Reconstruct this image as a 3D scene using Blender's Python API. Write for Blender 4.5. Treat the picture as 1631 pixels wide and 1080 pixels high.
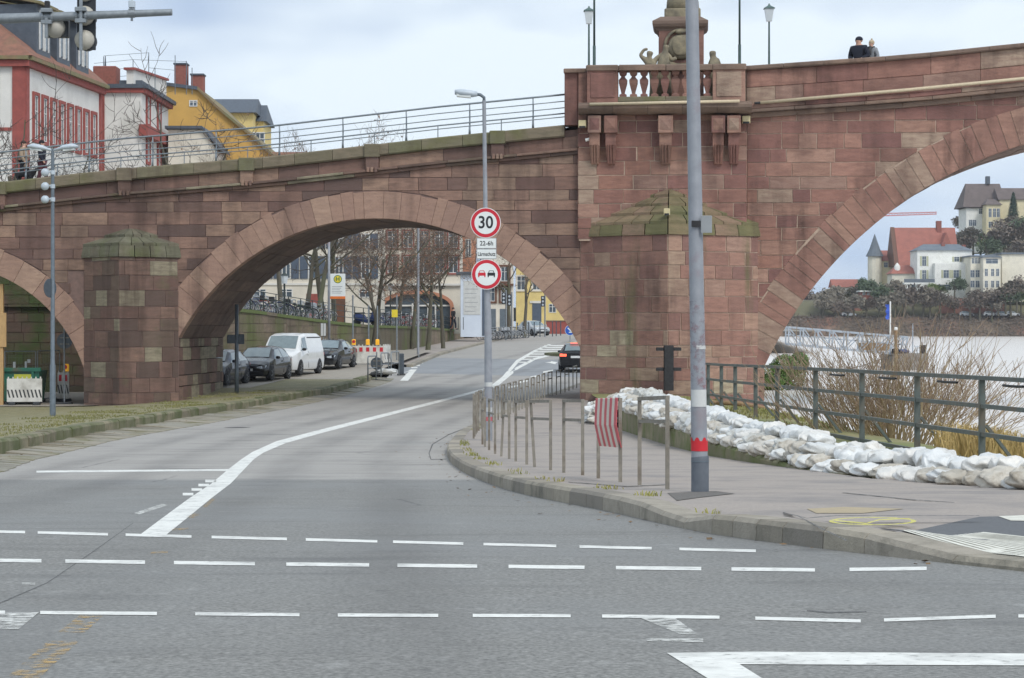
import bpy, bmesh, math, random
from mathutils import Vector, Matrix
from bisect import bisect_right

# ------------------------------------------------------------------ camera, sky, sun, exposure
for o in list(bpy.data.objects): bpy.data.objects.remove(o)
S = bpy.context.scene
COL = S.collection
F, CX, HY, CZ = 3470.0, 815.5, 518.0, 3.0      # focal length in photo pixels, principal column, horizon row, eye height
cd = bpy.data.cameras.new('camera'); cam = bpy.data.objects.new('camera', cd); COL.objects.link(cam)
cam.location = (0, 0, CZ); cam.rotation_euler = (math.radians(90), 0, 0)
cd.sensor_width = 36; cd.lens = F/1631*36; cd.shift_y = -22/1631; cd.clip_start = .1; cd.clip_end = 6000
S.camera = cam
SUN_EL, SUN_ROT = math.radians(48), math.radians(150)
w = bpy.data.worlds.new('World'); S.world = w; w.use_nodes = True
nt = w.node_tree; nt.nodes.clear()
def N(t, ty, **k):
    n = t.nodes.new(ty)
    for a, b in k.items(): setattr(n, a, b)
    return n
out = N(nt, 'ShaderNodeOutputWorld'); bg = N(nt, 'ShaderNodeBackground'); bg.inputs[1].default_value = .13
sky = N(nt, 'ShaderNodeTexSky', sky_type='NISHITA', sun_disc=False, sun_elevation=SUN_EL, sun_rotation=SUN_ROT,
        air_density=1.0, dust_density=.6, ozone_density=1.5)
tc = N(nt, 'ShaderNodeTexCoord'); mp = N(nt, 'ShaderNodeMapping'); mp.inputs['Scale'].default_value = (2.2, 2.2, 5.5); mp.inputs['Location'].default_value = (1.7, 6.3, 0)
cl = N(nt, 'ShaderNodeTexNoise'); cl.inputs['Scale'].default_value = 2.3; cl.inputs['Detail'].default_value = 3.5; cl.inputs['Roughness'].default_value = .52
rp = N(nt, 'ShaderNodeValToRGB'); rp.color_ramp.elements[0].position = .30; rp.color_ramp.elements[1].position = .56
rp.color_ramp.elements[0].color = (.22, .22, .22, 1); rp.color_ramp.elements[1].color = (.95, .95, .95, 1)
mx = N(nt, 'ShaderNodeMix', data_type='RGBA'); mx.inputs['B'].default_value = (6.1, 6.8, 7.35, 1)
lift = N(nt, 'ShaderNodeVectorMath', operation='ADD'); lift.inputs[1].default_value = (0, 0, .42)      # keeps the yellow horizon band of the clear-sky model out of this cool, hazy sky
nt.links.new(tc.outputs['Generated'], lift.inputs[0]); nt.links.new(lift.outputs[0], sky.inputs['Vector'])
nt.links.new(tc.outputs['Generated'], mp.inputs['Vector']); nt.links.new(mp.outputs[0], cl.inputs['Vector'])
nt.links.new(cl.outputs['Fac'], rp.inputs[0]); nt.links.new(rp.outputs[0], mx.inputs['Factor'])
gain = N(nt, 'ShaderNodeVectorMath', operation='SCALE'); gain.inputs['Scale'].default_value = 1.5; nt.links.new(sky.outputs[0], gain.inputs[0]); nt.links.new(gain.outputs[0], mx.inputs['A']); nt.links.new(mx.outputs['Result'], bg.inputs[0]); nt.links.new(bg.outputs[0], out.inputs[0])
sd = bpy.data.lights.new('sun', 'SUN'); sd.energy = 1.7; sd.angle = math.radians(20); sd.color = (1, .96, .9)
sun = bpy.data.objects.new('sun', sd); COL.objects.link(sun); sun.location = (20, -20, 60)
dv = Vector((math.sin(SUN_ROT)*math.cos(SUN_EL), math.cos(SUN_ROT)*math.cos(SUN_EL), math.sin(SUN_EL)))
sun.rotation_euler = dv.to_track_quat('Z', 'Y').to_euler()
S.view_settings.view_transform = 'Standard'; S.view_settings.look = 'None'; S.view_settings.exposure = .2; S.view_settings.gamma = 1

# ------------------------------------------------------------------ helpers
RN = random.Random(11)
def U(a, b): return RN.uniform(a, b)
def sc(r, g, b, k=1.0):
    f = lambda c: (c/12.92 if c <= .04045 else ((c+.055)/1.055)**2.4)
    return (min(1, f(r/255)*k), min(1, f(g/255)*k), min(1, f(b/255)*k), 1)
def interp(tab, x):
    if x <= tab[0][0]:
        (a, b), (c, d) = tab[0], tab[1]
        return b if EXT is False else b+(d-b)*(x-a)/(c-a)
    if x >= tab[-1][0]:
        (a, b), (c, d) = tab[-2], tab[-1]
        return d if EXT is False else b+(d-b)*(x-a)/(c-a)
    i = bisect_right([t[0] for t in tab], x)-1
    (a, b), (c, d) = tab[i], tab[i+1]
    return b+(d-b)*(x-a)/(c-a)
EXT = False
def smooth(a, b, x):
    t = max(0., min(1., (x-a)/(b-a))); return t*t*(3-2*t)

MATS = {}
def M(name, c1, c2=None, rough=.85, scale=4., stretch=(1, 1, 1), bump=0., bscale=None, metal=0., rand=None, rv=0., stain=None,
      sscale=.5, spos=(.5, .7), coat=0., emit=None, spec=.5, wear=0., trans=0., detail=5, vor=None, moss=None, streak=None):
    """procedural material: two colours mixed by noise, colour list picked per object, stains, bump"""
    if name in MATS: return MATS[name]
    m = bpy.data.materials.new(name); m.use_nodes = True; t = m.node_tree; L = t.links.new
    b = t.nodes['Principled BSDF']; o = t.nodes['Material Output']
    b.inputs['Roughness'].default_value = rough; b.inputs['Metallic'].default_value = metal
    b.inputs['Specular IOR Level'].default_value = spec
    if coat: b.inputs['Coat Weight'].default_value = coat; b.inputs['Coat Roughness'].default_value = .08
    if trans: b.inputs['Transmission Weight'].default_value = trans
    ge = N(t, 'ShaderNodeNewGeometry'); ma = N(t, 'ShaderNodeMapping'); ma.inputs['Scale'].default_value = stretch
    L(ge.outputs['Position'], ma.inputs['Vector'])
    def noise(s, d=detail, src=ma):
        n = N(t, 'ShaderNodeTexNoise'); n.inputs['Scale'].default_value = s; n.inputs['Detail'].default_value = d
        n.inputs['Roughness'].default_value = .6; L(src.outputs[0], n.inputs['Vector']); return n.outputs['Fac']
    def ramp(f, a, z):
        r = N(t, 'ShaderNodeMapRange'); r.inputs['From Min'].default_value = a; r.inputs['From Max'].default_value = z
        L(f, r.inputs['Value']); return r.outputs[0]
    def mix(f, a, bb, ty='MIX'):
        x = N(t, 'ShaderNodeMix', data_type='RGBA', blend_type=ty)
        for s_, v in (('Factor', f), ('A', a), ('B', bb)):
            if hasattr(v, 'is_output'): L(v, x.inputs[s_])
            else: x.inputs[s_].default_value = v
        return x.outputs['Result']
    c2 = c2 or tuple(min(1, v*.8) for v in c1[:3])+(1,)
    if rand:
        oi = N(t, 'ShaderNodeObjectInfo'); cr = N(t, 'ShaderNodeValToRGB'); cr.color_ramp.interpolation = 'CONSTANT'
        els = cr.color_ramp.elements
        while len(els) < len(rand): els.new(.5)
        for i, c in enumerate(rand): els[i].position = i/len(rand); els[i].color = c
        L(oi.outputs['Random'], cr.inputs[0]); A = cr.outputs[0]
        f = ramp(noise(scale), .3, .7)
        col = mix(f, A, mix(.6, A, c2))
    else:
        col = mix(ramp(noise(scale), .32, .68), c1, c2)
    if rv:
        oi2 = N(t, 'ShaderNodeObjectInfo'); hs = N(t, 'ShaderNodeHueSaturation'); mr = N(t, 'ShaderNodeMapRange')
        mr.inputs['To Min'].default_value = 1-rv; mr.inputs['To Max'].default_value = 1+rv
        L(oi2.outputs['Random'], mr.inputs['Value']); L(mr.outputs[0], hs.inputs['Value']); L(col, hs.inputs['Color']); col = hs.outputs[0]
    if stain:
        col = mix(ramp(noise(sscale, 6, ge), *spos), col, stain)
    if moss:
        mc, msc, p0, p1 = moss[:4]; src = ge
        if len(moss) > 4: src = N(t, 'ShaderNodeMapping'); src.inputs['Scale'].default_value = moss[4]; L(ge.outputs['Position'], src.inputs['Vector'])
        col = mix(ramp(noise(msc, 6, src), p0, p1), col, mc)
    if streak:      # soot and water runs: noise drawn out vertically
        sm = N(t, 'ShaderNodeMapping'); sm.inputs['Scale'].default_value = (1.1, 1.1, .13); L(ge.outputs['Position'], sm.inputs['Vector'])
        f1 = ramp(noise(1.5, 7, sm), .46, .72); f2 = ramp(noise(.28, 4, ge), .38, .62); mu = N(t, 'ShaderNodeMath', operation='MULTIPLY'); L(f1, mu.inputs[0]); L(f2, mu.inputs[1])
        m3 = N(t, 'ShaderNodeMath', operation='MULTIPLY'); L(mu.outputs[0], m3.inputs[0]); m3.inputs[1].default_value = .85; col = mix(m3.outputs[0], col, streak)
        col = mix(ramp(noise(13, 6, ge), .55, .8), col, mix(.35, col, streak))
    if vor:
        vs, vc, vw = vor
        v = N(t, 'ShaderNodeTexVoronoi', feature='DISTANCE_TO_EDGE'); v.inputs['Scale'].default_value = vs
        L(ge.outputs['Position'], v.inputs['Vector'])
        col = mix(ramp(v.outputs['Distance'], 0, vw), vc, col)
    L(col, b.inputs['Base Color'])
    if emit:
        b.inputs['Emission Color'].default_value = emit[0]; b.inputs['Emission Strength'].default_value = emit[1]
    if bump:
        bn = N(t, 'ShaderNodeBump'); bn.inputs['Strength'].default_value = bump; bn.inputs['Distance'].default_value = .02
        L(noise(bscale or scale*6, 4), bn.inputs['Height']); L(bn.outputs[0], b.inputs['Normal'])
    if wear:
        tr = N(t, 'ShaderNodeBsdfTransparent'); ms = N(t, 'ShaderNodeMixShader')
        L(ramp(noise(16, 9, ge), wear-.14, wear+.14), ms.inputs[0]); L(b.outputs[0], ms.inputs[1]); L(tr.outputs[0], ms.inputs[2]); L(ms.outputs[0], o.inputs[0])
    MATS[name] = m
    return m

class MB:
    def __init__(s): s.v = []; s.f = []
    def add(s, vs, fs):
        n = len(s.v); s.v += [tuple(p) for p in vs]; s.f += [tuple(i+n for i in f) for f in fs]; return s
    def hexa(s, p): return s.add(p, [(0, 3, 2, 1), (4, 5, 6, 7), (0, 1, 5, 4), (1, 2, 6, 5), (2, 3, 7, 6), (3, 0, 4, 7)])
    def box(s, x0, x1, y0, y1, z0, z1):
        return s.hexa([(x0, y0, z0), (x1, y0, z0), (x1, y1, z0), (x0, y1, z0), (x0, y0, z1), (x1, y0, z1), (x1, y1, z1), (x0, y1, z1)])
    def bbox(s, x0, x1, y0, y1, z0, z1, b=.02):
        # box with bevelled upright and top edges
        P = lambda i, z: [(x0+i, y0+b, z), (x0+b, y0+i, z), (x1-b, y0+i, z), (x1-i, y0+b, z), (x1-i, y1-b, z), (x1-b, y1-i, z), (x0+b, y1-i, z), (x0+i, y1-b, z)]
        return s.loft([P(0, z0), P(0, z1-b), P(b*.9, z1)])
    def loft(s, rings, cap=True, close=True):
        n = len(rings[0]); fs = []
        for k in range(len(rings)-1):
            for i in range(n if close else n-1):
                j = (i+1) % n; fs.append((k*n+i, k*n+j, (k+1)*n+j, (k+1)*n+i))
        if cap: fs.append(tuple(range(n-1, -1, -1))); fs.append(tuple((len(rings)-1)*n+i for i in range(n)))
        return s.add([p for r in rings for p in r], fs)
    def tube(s, pts, rad, n=8, cap=True):
        pts = [Vector(p) for p in pts]; rings = []
        if not hasattr(rad, '__len__'): rad = [rad]*len(pts)
        up = None
        for i, p in enumerate(pts):
            d = (pts[min(i+1, len(pts)-1)]-pts[max(i-1, 0)])
            if d.length < 1e-9: d = Vector((0, 0, 1))
            d.normalize()
            if up is None: up = d.orthogonal().normalized()
            up = (up-d*up.dot(d))
            if up.length < 1e-6: up = d.orthogonal()
            up.normalize(); q = d.cross(up)
            rings.append([p+(up*math.cos(a)+q*math.sin(a))*rad[i] for a in [2*math.pi*k/n for k in range(n)]])
        return s.loft(rings, cap)
    def bar(s, a, b, wx, wz):
        # rectangular bar between two points
        a = Vector(a); b = Vector(b); d = (b-a).normalized(); up = Vector((0, 0, 1)) if abs(d.z) < .9 else Vector((0, 1, 0))
        q = d.cross(up).normalized()*wx/2; up = q.cross(d).normalized()*wz/2
        return s.loft([[p-q-up, p+q-up, p+q+up, p-q+up] for p in (a, b)])
    def lathe(s, prof, n=16, c=(0, 0, 0), axis='z', cap=True):
        rings = []
        for r, h in prof:
            ring = []
            for k in range(n):
                a = 2*math.pi*k/n; x, y = r*math.cos(a), r*math.sin(a)
                ring.append({'z': (c[0]+x, c[1]+y, c[2]+h), 'y': (c[0]+x, c[1]+h, c[2]+y), 'x': (c[0]+h, c[1]+x, c[2]+y)}[axis])
            rings.append(ring)
        return s.loft(rings, cap)
    def sph(s, c, r, nu=10, nv=7, fn=None):
        if not hasattr(r, '__len__'): r = (r, r, r)
        rings = []
        for j in range(1, nv):
            t = math.pi*j/nv
            rings.append([(c[0]+r[0]*math.sin(t)*math.cos(2*math.pi*i/nu), c[1]+r[1]*math.sin(t)*math.sin(2*math.pi*i/nu), c[2]-r[2]*math.cos(t)) for i in range(nu)])
        return s.loft(rings)
    def prism(s, poly, fn, b0, b1, inset=0.):
        # poly in (a, z), extruded from back b1 to front b0 with a chamfered front edge
        n = len(poly); ca = sum(p[0] for p in poly)/n; cz = sum(p[1] for p in poly)/n
        def ins(p):
            d = math.hypot(p[0]-ca, p[1]-cz) or 1; k = max(0, 1-inset*1.4/d); return (ca+(p[0]-ca)*k, cz+(p[1]-cz)*k)
        r = [[fn(p[0], b1, p[1]) for p in poly], [fn(p[0], b0+inset, p[1]) for p in poly]]
        r.append([fn(*(lambda q: (q[0], b0, q[1]))(ins(p))) for p in poly] if inset else r[1])
        return s.loft(r if inset else r[:2])
    def build(s, name, mat=None, parent=None, smooth=False, kind=None, loc=None, fix=True):
        me = bpy.data.meshes.new(name); me.from_pydata(s.v, [], s.f)
        if fix:
            bm = bmesh.new(); bm.from_mesh(me); bmesh.ops.recalc_face_normals(bm, faces=bm.faces); bm.to_mesh(me); bm.free()
        if smooth: me.polygons.foreach_set('use_smooth', [True]*len(me.polygons))
        if mat: me.materials.append(mat)
        o = bpy.data.objects.new(name, me); COL.objects.link(o)
        if parent: o.parent = parent
        if loc: o.location = loc
        if kind: o['kind'] = kind
        return o
def auto(o, ang=40):
    # smooth shading with sharp edges kept
    me = o.data; me.polygons.foreach_set('use_smooth', [True]*len(me.polygons))
    bm = bmesh.new(); bm.from_mesh(me)
    for e in bm.edges:
        if len(e.link_faces) == 2 and e.calc_face_angle(0) > math.radians(ang): e.smooth = False
    bm.to_mesh(me); bm.free(); return o
def tag(o, label, cat, group=None):
    o['label'] = label; o['category'] = cat
    if group: o['group'] = group
    return o
def thing(name, label, cat, loc=(0, 0, 0), rz_=0, group=None):
    o = bpy.data.objects.new(name, None); COL.objects.link(o); o.location = loc; o.rotation_euler = (0, 0, rz_)
    o.empty_display_size = .2
    return tag(o, label, cat, group)
def dup(root, loc, rot=None, label=None, scale=None):
    def cp(o, par):
        c = o.copy(); COL.objects.link(c); c.parent = par
        for ch in kids.get(o, []): cp(ch, c)
        return c
    kids = {}
    def walk(o):
        kids[o] = list(o.children)
        for ch in kids[o]: walk(ch)
    walk(root); r = cp(root, None); r.location = loc
    if rot is not None: r.rotation_euler = rot if hasattr(rot, '__len__') else (0, 0, rot)
    if scale: r.scale = scale if hasattr(scale, '__len__') else (scale,)*3
    if label: r['label'] = label
    return r
def text_part(body, size, mat, parent, loc, rot=(math.pi/2, 0, 0), name='lettering', extr=.002, xs=1., shear=0., bold=0.):
    cu = bpy.data.curves.new(name, 'FONT'); cu.body = body; cu.size = size; cu.align_x = 'CENTER'; cu.align_y = 'CENTER'; cu.extrude = extr
    cu.shear = shear; cu.offset = bold
    t = bpy.data.objects.new(name, cu); COL.objects.link(t); bpy.context.view_layer.update()
    me = bpy.data.meshes.new_from_object(t.evaluated_get(bpy.context.evaluated_depsgraph_get())); me.name = name
    bpy.data.objects.remove(t); bpy.data.curves.remove(cu)
    me.materials.clear(); me.materials.append(mat)
    o = bpy.data.objects.new(name, me); COL.objects.link(o); o.parent = parent; o.location = loc; o.rotation_euler = rot; o.scale = (xs, 1, 1)
    return o
def AT(px, py, D): return Vector(((px-CX)*D/F, D, CZ+(HY-py)*D/F))     # measured photo point at distance D -> metres

# ------------------------------------------------------------------ ground heights (metres below the eye, by distance)
DEP0 = [(-40, 1.0), (0, 1.15), (8, 1.28), (10, 1.33), (14, 1.46), (16, 1.56), (25, 1.97), (36, 2.38), (44, 2.58), (60, 2.82), (75, 2.95), (88, 2.9),
        (100, 2.65), (112, 2.37), (140, 1.9), (180, 1.42), (230, .85), (300, .6), (600, .4), (900, .4)]
DEPT = [(i*.5-20, sum(interp(DEP0, i*.5-20+k*.5) for k in range(-6, 7))/13) for i in range(0, 1400)]
def dep(y):
    i = (y+20)*2; k = int(max(0, min(len(DEPT)-2, i))); t = max(0, min(1, i-k)); return DEPT[k][1]*(1-t)+DEPT[k+1][1]*t
def rz(y): return CZ-dep(y)
def gd(py, off=0.):
    lo, hi = 5., 420.
    for _ in range(50):
        m = (lo+hi)/2
        if HY+(dep(m)-(off(m) if callable(off) else off))*F/m > py: lo = m
        else: hi = m
    return lo
def G(px, py, off=0.):
    D = gd(py, off); return Vector(((px-CX)*D/F, D, CZ-dep(D)+(off(D) if callable(off) else off)))
def curve(pts, off=0.):
    # pixel polyline on the road -> table distance -> X
    t = sorted((p.y, p.x) for p in (G(a, b, off) for a, b in pts)); return t
KR = [(-10, 20), (0, 14), (6, 8), (10, 4.3)] + curve([(905, 622), (850, 640), (800, 662), (760, 680), (728, 697), (710, 720), (716, 737), (745, 757), (790, 775), (850, 792),
      (930, 806), (1000, 822), (1035, 829), (1085, 842), (1130, 853), (1215, 865), (1290, 872), (1400, 883), (1631, 915)])
KR += [(112, 5.4), (140, 9.0), (180, 13.), (240, 18.), (420, 30)]
def soft(tab, lo, hi, st=.5, k=4):
    ys = [lo+i*st for i in range(int((hi-lo)/st)+1)]
    return [(y, sum(interp(tab, y+j*st) for j in range(-k, k+1))/(2*k+1)) for y in ys]
KRS = soft(KR, -10, 300, .5, 3)
KG = curve([(0, 757.5), (46, 735.6), (116, 719), (180, 703), (257.5, 688), (335, 675), (420, 658), (483, 645.7), (541, 633), (598, 617), (627, 607)])
KF = curve([(0, 729), (51, 716), (103, 703), (154, 693), (232, 680), (309, 666), (386, 654), (455, 640), (541, 625.6), (595, 607)])
KG = [(-20, -9.5), (20, -8.6)] + KG + [(112, -5.6), (140, -4.5), (180, -1.8), (230, 2.0), (300, 9)]
KF = [(-20, -11.5), (25, -9.9)] + KF + [(112, -6.0), (140, -4.9)]
KGS, KFS = soft(KG, -20, 300, .5, 6), soft(KF, -20, 140, .5, 6)
def tabx(T, y):
    i = (y-T[0][0])/(T[1][0]-T[0][0]); k = int(max(0, min(len(T)-2, i))); t = max(0, min(1, i-k)); return T[k][1]*(1-t)+T[k+1][1]*t
def xkr(y): return tabx(KRS, y)
def xkg(y): return tabx(KGS, y)
def xkf(y): return tabx(KFS, y)
OFFR = [(-20, .04), (13.4, .05), (14.2, .14), (16.4, .15), (17.5, .07), (19.5, .15), (22, .16), (400, .16)]
def offr(y): return interp(OFFR, y)
def kerbtop(y): return rz(y)+.31
def gl(x, y):
    d = max(0, xkf(y)-x); A = max(-.05, kerbtop(y)-.06*d)
    B = kerbtop(y)*smooth(-17.5, -14.5, x)+.02*(1-smooth(-17.5, -14.5, x))
    return A+(B-A)*smooth(84, 91, y)
TZ = [(88, 3.95), (105, 3.7), (122, 3.15), (130, 2.96), (160, 2.82), (190, 2.5), (230, 2.35), (400, 2.4)]
XW = [(88.5, -15.0), (98, -13.7), (112, -11.6), (130, -8.6), (160, -6.2), (190, -4.4), (216, -2.6)]
def tz(y): return interp(TZ, y)
EDGE = [(20, 20), (30, 14), (42, 11), (50, 10), (60, 10.5), (75, 11), (105, 14.7), (150, 20), (250, 34), (420, 60)]
LEDX = [(26.5, 4.36), (27.5, 4.3), (32, 3.9), (38, 3.4), (53, 2.67), (70, 2.6)]
RAILX = [(20, 7.6), (31, 6.7), (43, 5.65), (58, 5.2), (80, 5.2)]
GRZ = [(20, 1.0), (27, .98), (53, .92), (66, .62), (78, .48), (110, .42), (160, .3), (420, .3)]
def gr(x, y):
    e = interp(EDGE, y); z = interp(GRZ, y); a = min(interp(RAILX, y)+.6, e-2.5)
    return z+(-1.2-z)*smooth(a, e+1.6, x)
# ------------------------------------------------------------------ materials
def asphalt_mat():
    m = bpy.data.materials.new('asphalt'); m.use_nodes = True; t = m.node_tree; L = t.links.new; b = t.nodes['Principled BSDF']
    ge = N(t, 'ShaderNodeNewGeometry'); se = N(t, 'ShaderNodeSeparateXYZ'); L(ge.outputs['Position'], se.inputs[0])
    def noise(s, d=5, st=None):
        n = N(t, 'ShaderNodeTexNoise'); n.inputs['Scale'].default_value = s; n.inputs['Detail'].default_value = d; n.inputs['Roughness'].default_value = .62
        if st:
            mp_ = N(t, 'ShaderNodeMapping'); mp_.inputs['Scale'].default_value = st; L(ge.outputs['Position'], mp_.inputs[0]); L(mp_.outputs[0], n.inputs[0])
        else: L(ge.outputs['Position'], n.inputs[0])
        return n.outputs['Fac']
    def rng(f, a, z, lo=0, hi=1):
        r = N(t, 'ShaderNodeMapRange'); r.inputs[1].default_value = a; r.inputs[2].default_value = z; r.inputs[3].default_value = lo; r.inputs[4].default_value = hi; L(f, r.inputs[0]); return r.outputs[0]
    def mix(f, a, c):
        x = N(t, 'ShaderNodeMix', data_type='RGBA')
        for s_, v in (('Factor', f), ('A', a), ('B', c)):
            if hasattr(v, 'is_output'): L(v, x.inputs[s_])
            else: x.inputs[s_].default_value = v
        return x.outputs['Result']
    def math_(op, a, c):
        x = N(t, 'ShaderNodeMath', operation=op)
        for i, v in enumerate((a, c)):
            if hasattr(v, 'is_output'): L(v, x.inputs[i])
            else: x.inputs[i].default_value = v
        return x.outputs[0]
    grain = noise(42, 4); mid = noise(3.2, 6); big = noise(.33, 5); streak = noise(1.0, 5, (.25, 1.6, 1))
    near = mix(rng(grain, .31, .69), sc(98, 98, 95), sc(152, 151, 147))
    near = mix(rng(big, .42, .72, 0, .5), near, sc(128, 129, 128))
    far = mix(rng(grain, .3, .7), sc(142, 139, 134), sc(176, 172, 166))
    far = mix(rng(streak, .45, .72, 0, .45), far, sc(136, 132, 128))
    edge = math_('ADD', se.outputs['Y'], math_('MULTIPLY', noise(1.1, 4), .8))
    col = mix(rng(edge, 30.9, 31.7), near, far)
    # darker resurfaced strip across the lanes beyond the bridge
    y2 = math_('ADD', se.outputs['Y'], math_('MULTIPLY', se.outputs['X'], .5))
    band = math_('MULTIPLY', rng(y2, 107, 107.6), rng(y2, 132, 131))
    col = mix(math_('MULTIPLY', band, .85), col, sc(138, 142, 146))
    at = N(t, 'ShaderNodeAttribute', attribute_name='lane')     # metres from the kerb: wheel tracks worn darker
    tr_ = None
    for c_, w_ in ((1.15, .34), (2.8, .34), (5.0, .34), (6.6, .34), (-1.4, .4), (8.6, .35)):
        d_ = math_('ABSOLUTE', math_('SUBTRACT', at.outputs['Fac'], c_), 0); q_ = rng(d_, w_*.35, w_*1.5, 1, 0); tr_ = q_ if tr_ is None else math_('MAXIMUM', tr_, q_)
    col = mix(math_('MULTIPLY', math_('MULTIPLY', tr_, rng(noise(.5, 5, (1.5, .25, 1)), .3, .65)), .42), col, sc(98, 97, 95))
    col = mix(math_('MULTIPLY', rng(noise(2.6, 3), .7, .76), .5), col, sc(78, 78, 77))
    # fine repair seams and oil
    crack = N(t, 'ShaderNodeTexVoronoi', feature='DISTANCE_TO_EDGE'); crack.inputs['Scale'].default_value = .22
    nm = N(t, 'ShaderNodeMix', data_type='RGBA'); nm.inputs['Factor'].default_value = .12; nz = N(t, 'ShaderNodeTexNoise'); nz.inputs['Scale'].default_value = 1.3; nz.inputs['Detail'].default_value = 6
    L(ge.outputs['Position'], nz.inputs[0]); L(ge.outputs['Position'], nm.inputs['A']); L(nz.outputs['Color'], nm.inputs['B']); L(nm.outputs['Result'], crack.inputs['Vector'])
    cm = math_('MULTIPLY', rng(crack.outputs['Distance'], .0, .006, 1, 0), rng(noise(.21, 3), .5, .6))
    col = mix(math_('MULTIPLY', cm, .6), col, sc(80, 80, 80))
    col = mix(rng(noise(.75, 6, (.55, 1.9, 1)), .56, .74, 0, .6), col, sc(92, 92, 91))
    col = mix(rng(mid, .6, .75, 0, .3), col, sc(178, 178, 175))
    L(col, b.inputs['Base Color']); b.inputs['Specular IOR Level'].default_value = .35
    L(rng(big, .4, .7, .82, .62), b.inputs['Roughness'])
    bn = N(t, 'ShaderNodeBump'); bn.inputs['Strength'].default_value = .5; bn.inputs['Distance'].default_value = .01; L(noise(90, 2), bn.inputs['Height']); L(bn.outputs[0], b.inputs['Normal'])
    return m
m_asph = asphalt_mat()
m_pave = M('pavement_asphalt', sc(168, 158, 148), sc(148, 140, 134), scale=30, bump=.3, bscale=70, stain=sc(128, 124, 122), sscale=.9, spos=(.48, .75))
m_kerb = M('kerb_concrete', sc(160, 152, 138), sc(135, 128, 116), scale=9, bump=.5, rand=[sc(166, 158, 144), sc(150, 142, 128), sc(172, 163, 146), sc(138, 132, 122), sc(158, 150, 134)], stain=sc(112, 108, 96), sscale=2.2, spos=(.5, .72))
m_kerbm = M('mossy_kerb_stone', sc(124, 118, 96), sc(96, 94, 74), scale=5, bump=.6, rand=[sc(146, 138, 114), sc(124, 122, 96), sc(134, 124, 106), sc(116, 116, 86)], moss=(sc(88, 94, 58), 1.3, .42, .6))
m_gut = M('gutter_slab', sc(150, 144, 130), sc(124, 120, 108), scale=6, bump=.5, rand=[sc(150, 146, 134), sc(138, 134, 122), sc(158, 150, 134)], moss=(sc(116, 112, 82), 1.2, .5, .68))
m_verge = M('mossy_cobbles', sc(150, 142, 112), sc(118, 116, 84), scale=3, bump=.8, bscale=12, moss=(sc(128, 122, 84), .8, .45, .65), vor=(7., sc(98, 94, 74), .05))
m_paint = M('road_paint', sc(232, 232, 226), sc(212, 212, 206), scale=12, rough=.7, stain=sc(172, 172, 168), sscale=4, spos=(.48, .75), wear=.72)
m_paintw = M('worn_road_paint', sc(215, 215, 210), sc(198, 198, 192), scale=12, rough=.7, wear=.52)
m_orange = M('worn_orange_paint', sc(205, 168, 96), sc(190, 160, 110), scale=10, rough=.75, wear=.41)
m_soil = M('bank_soil', sc(150, 142, 100), sc(120, 118, 84), scale=2, bump=.8, bscale=9, moss=(sc(112, 122, 66), .6, .48, .66))
m_bed = M('ground_earth', sc(120, 112, 92), sc(100, 96, 80), scale=.3)
m_terr = M('plaza_paving', sc(150, 144, 132), sc(130, 126, 116), scale=2, bump=.3, vor=(3., sc(110, 106, 98), .03))
m_park = M('parking_paving', sc(160, 152, 140), sc(142, 136, 126), scale=2.5, bump=.3, bscale=20)

# ------------------------------------------------------------------ ground, road, verge, pavement, banks, river
def strip(name, ys, xl, xr, zf, mat, nx, parent=None, kind='structure', pw=1.):
    m = MB(); rows = []
    for y in ys:
        a, b = xl(y), xr(y); rows.append([(a+(b-a)*(i/nx)**pw, y, zf(a+(b-a)*(i/nx)**pw, y)) for i in range(nx+1)])
    n = nx+1; fs = [(k*n+i, k*n+i+1, (k+1)*n+i+1, (k+1)*n+i) for k in range(len(rows)-1) for i in range(nx)]
    m.add([p for r in rows for p in r], fs); return m.build(name, mat, parent, smooth=True, kind=kind, fix=False)
def rng_(a, b, s):
    n = max(1, int(round((b-a)/s))); return [a+(b-a)*i/n for i in range(n+1)]
b = MB(); b.box(-3000, 3000, -600, 5000, -9, -6); b.build('ground', m_bed, kind='structure')
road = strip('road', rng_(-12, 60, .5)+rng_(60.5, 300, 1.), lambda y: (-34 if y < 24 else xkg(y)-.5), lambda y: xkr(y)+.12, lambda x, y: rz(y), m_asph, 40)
la = road.data.attributes.new('lane', 'FLOAT', 'POINT')
for i, v_ in enumerate(road.data.vertices): yy_ = v_.co.y; la.data[i].value = (xkr(yy_) if yy_ > 33 else xkr(33)+(33-yy_)*.055)-v_.co.x
# left verge (kerb top leftwards) up to and under the bridge, parking beyond
verge = strip('verge', rng_(20, 97, .6), lambda y: -34, lambda y: xkf(y)-.22, gl, m_verge, 40)
parking = strip('parking_ground', rng_(97, 140, .8), lambda y: interp(XW, y)-.3, lambda y: xkf(y)-.22, lambda x, y: gl(x, y), m_park, 10)
b = MB()
park2 = strip('parking_lane', rng_(89.5, 97.4, .5), lambda y: interp(XW, y)-.2, lambda y: xkf(y)-3.2, lambda x, y: gl(x, y)+.012, m_park, 12)
path = strip('footpath', rng_(81.5, 96.5, .5), lambda y: -34, lambda y: -15.2-(y-81)*.02, lambda x, y: gl(x, y)+.02, m_park, 10)
walk2 = strip('far_pavement', rng_(118, 240, 1.), lambda y: interp(XW, y)-.2 if y < 216 else xkg(y)-4, lambda y: xkg(y)-.35, lambda x, y: rz(y)+.14, m_pave, 3)
b = MB()
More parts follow.
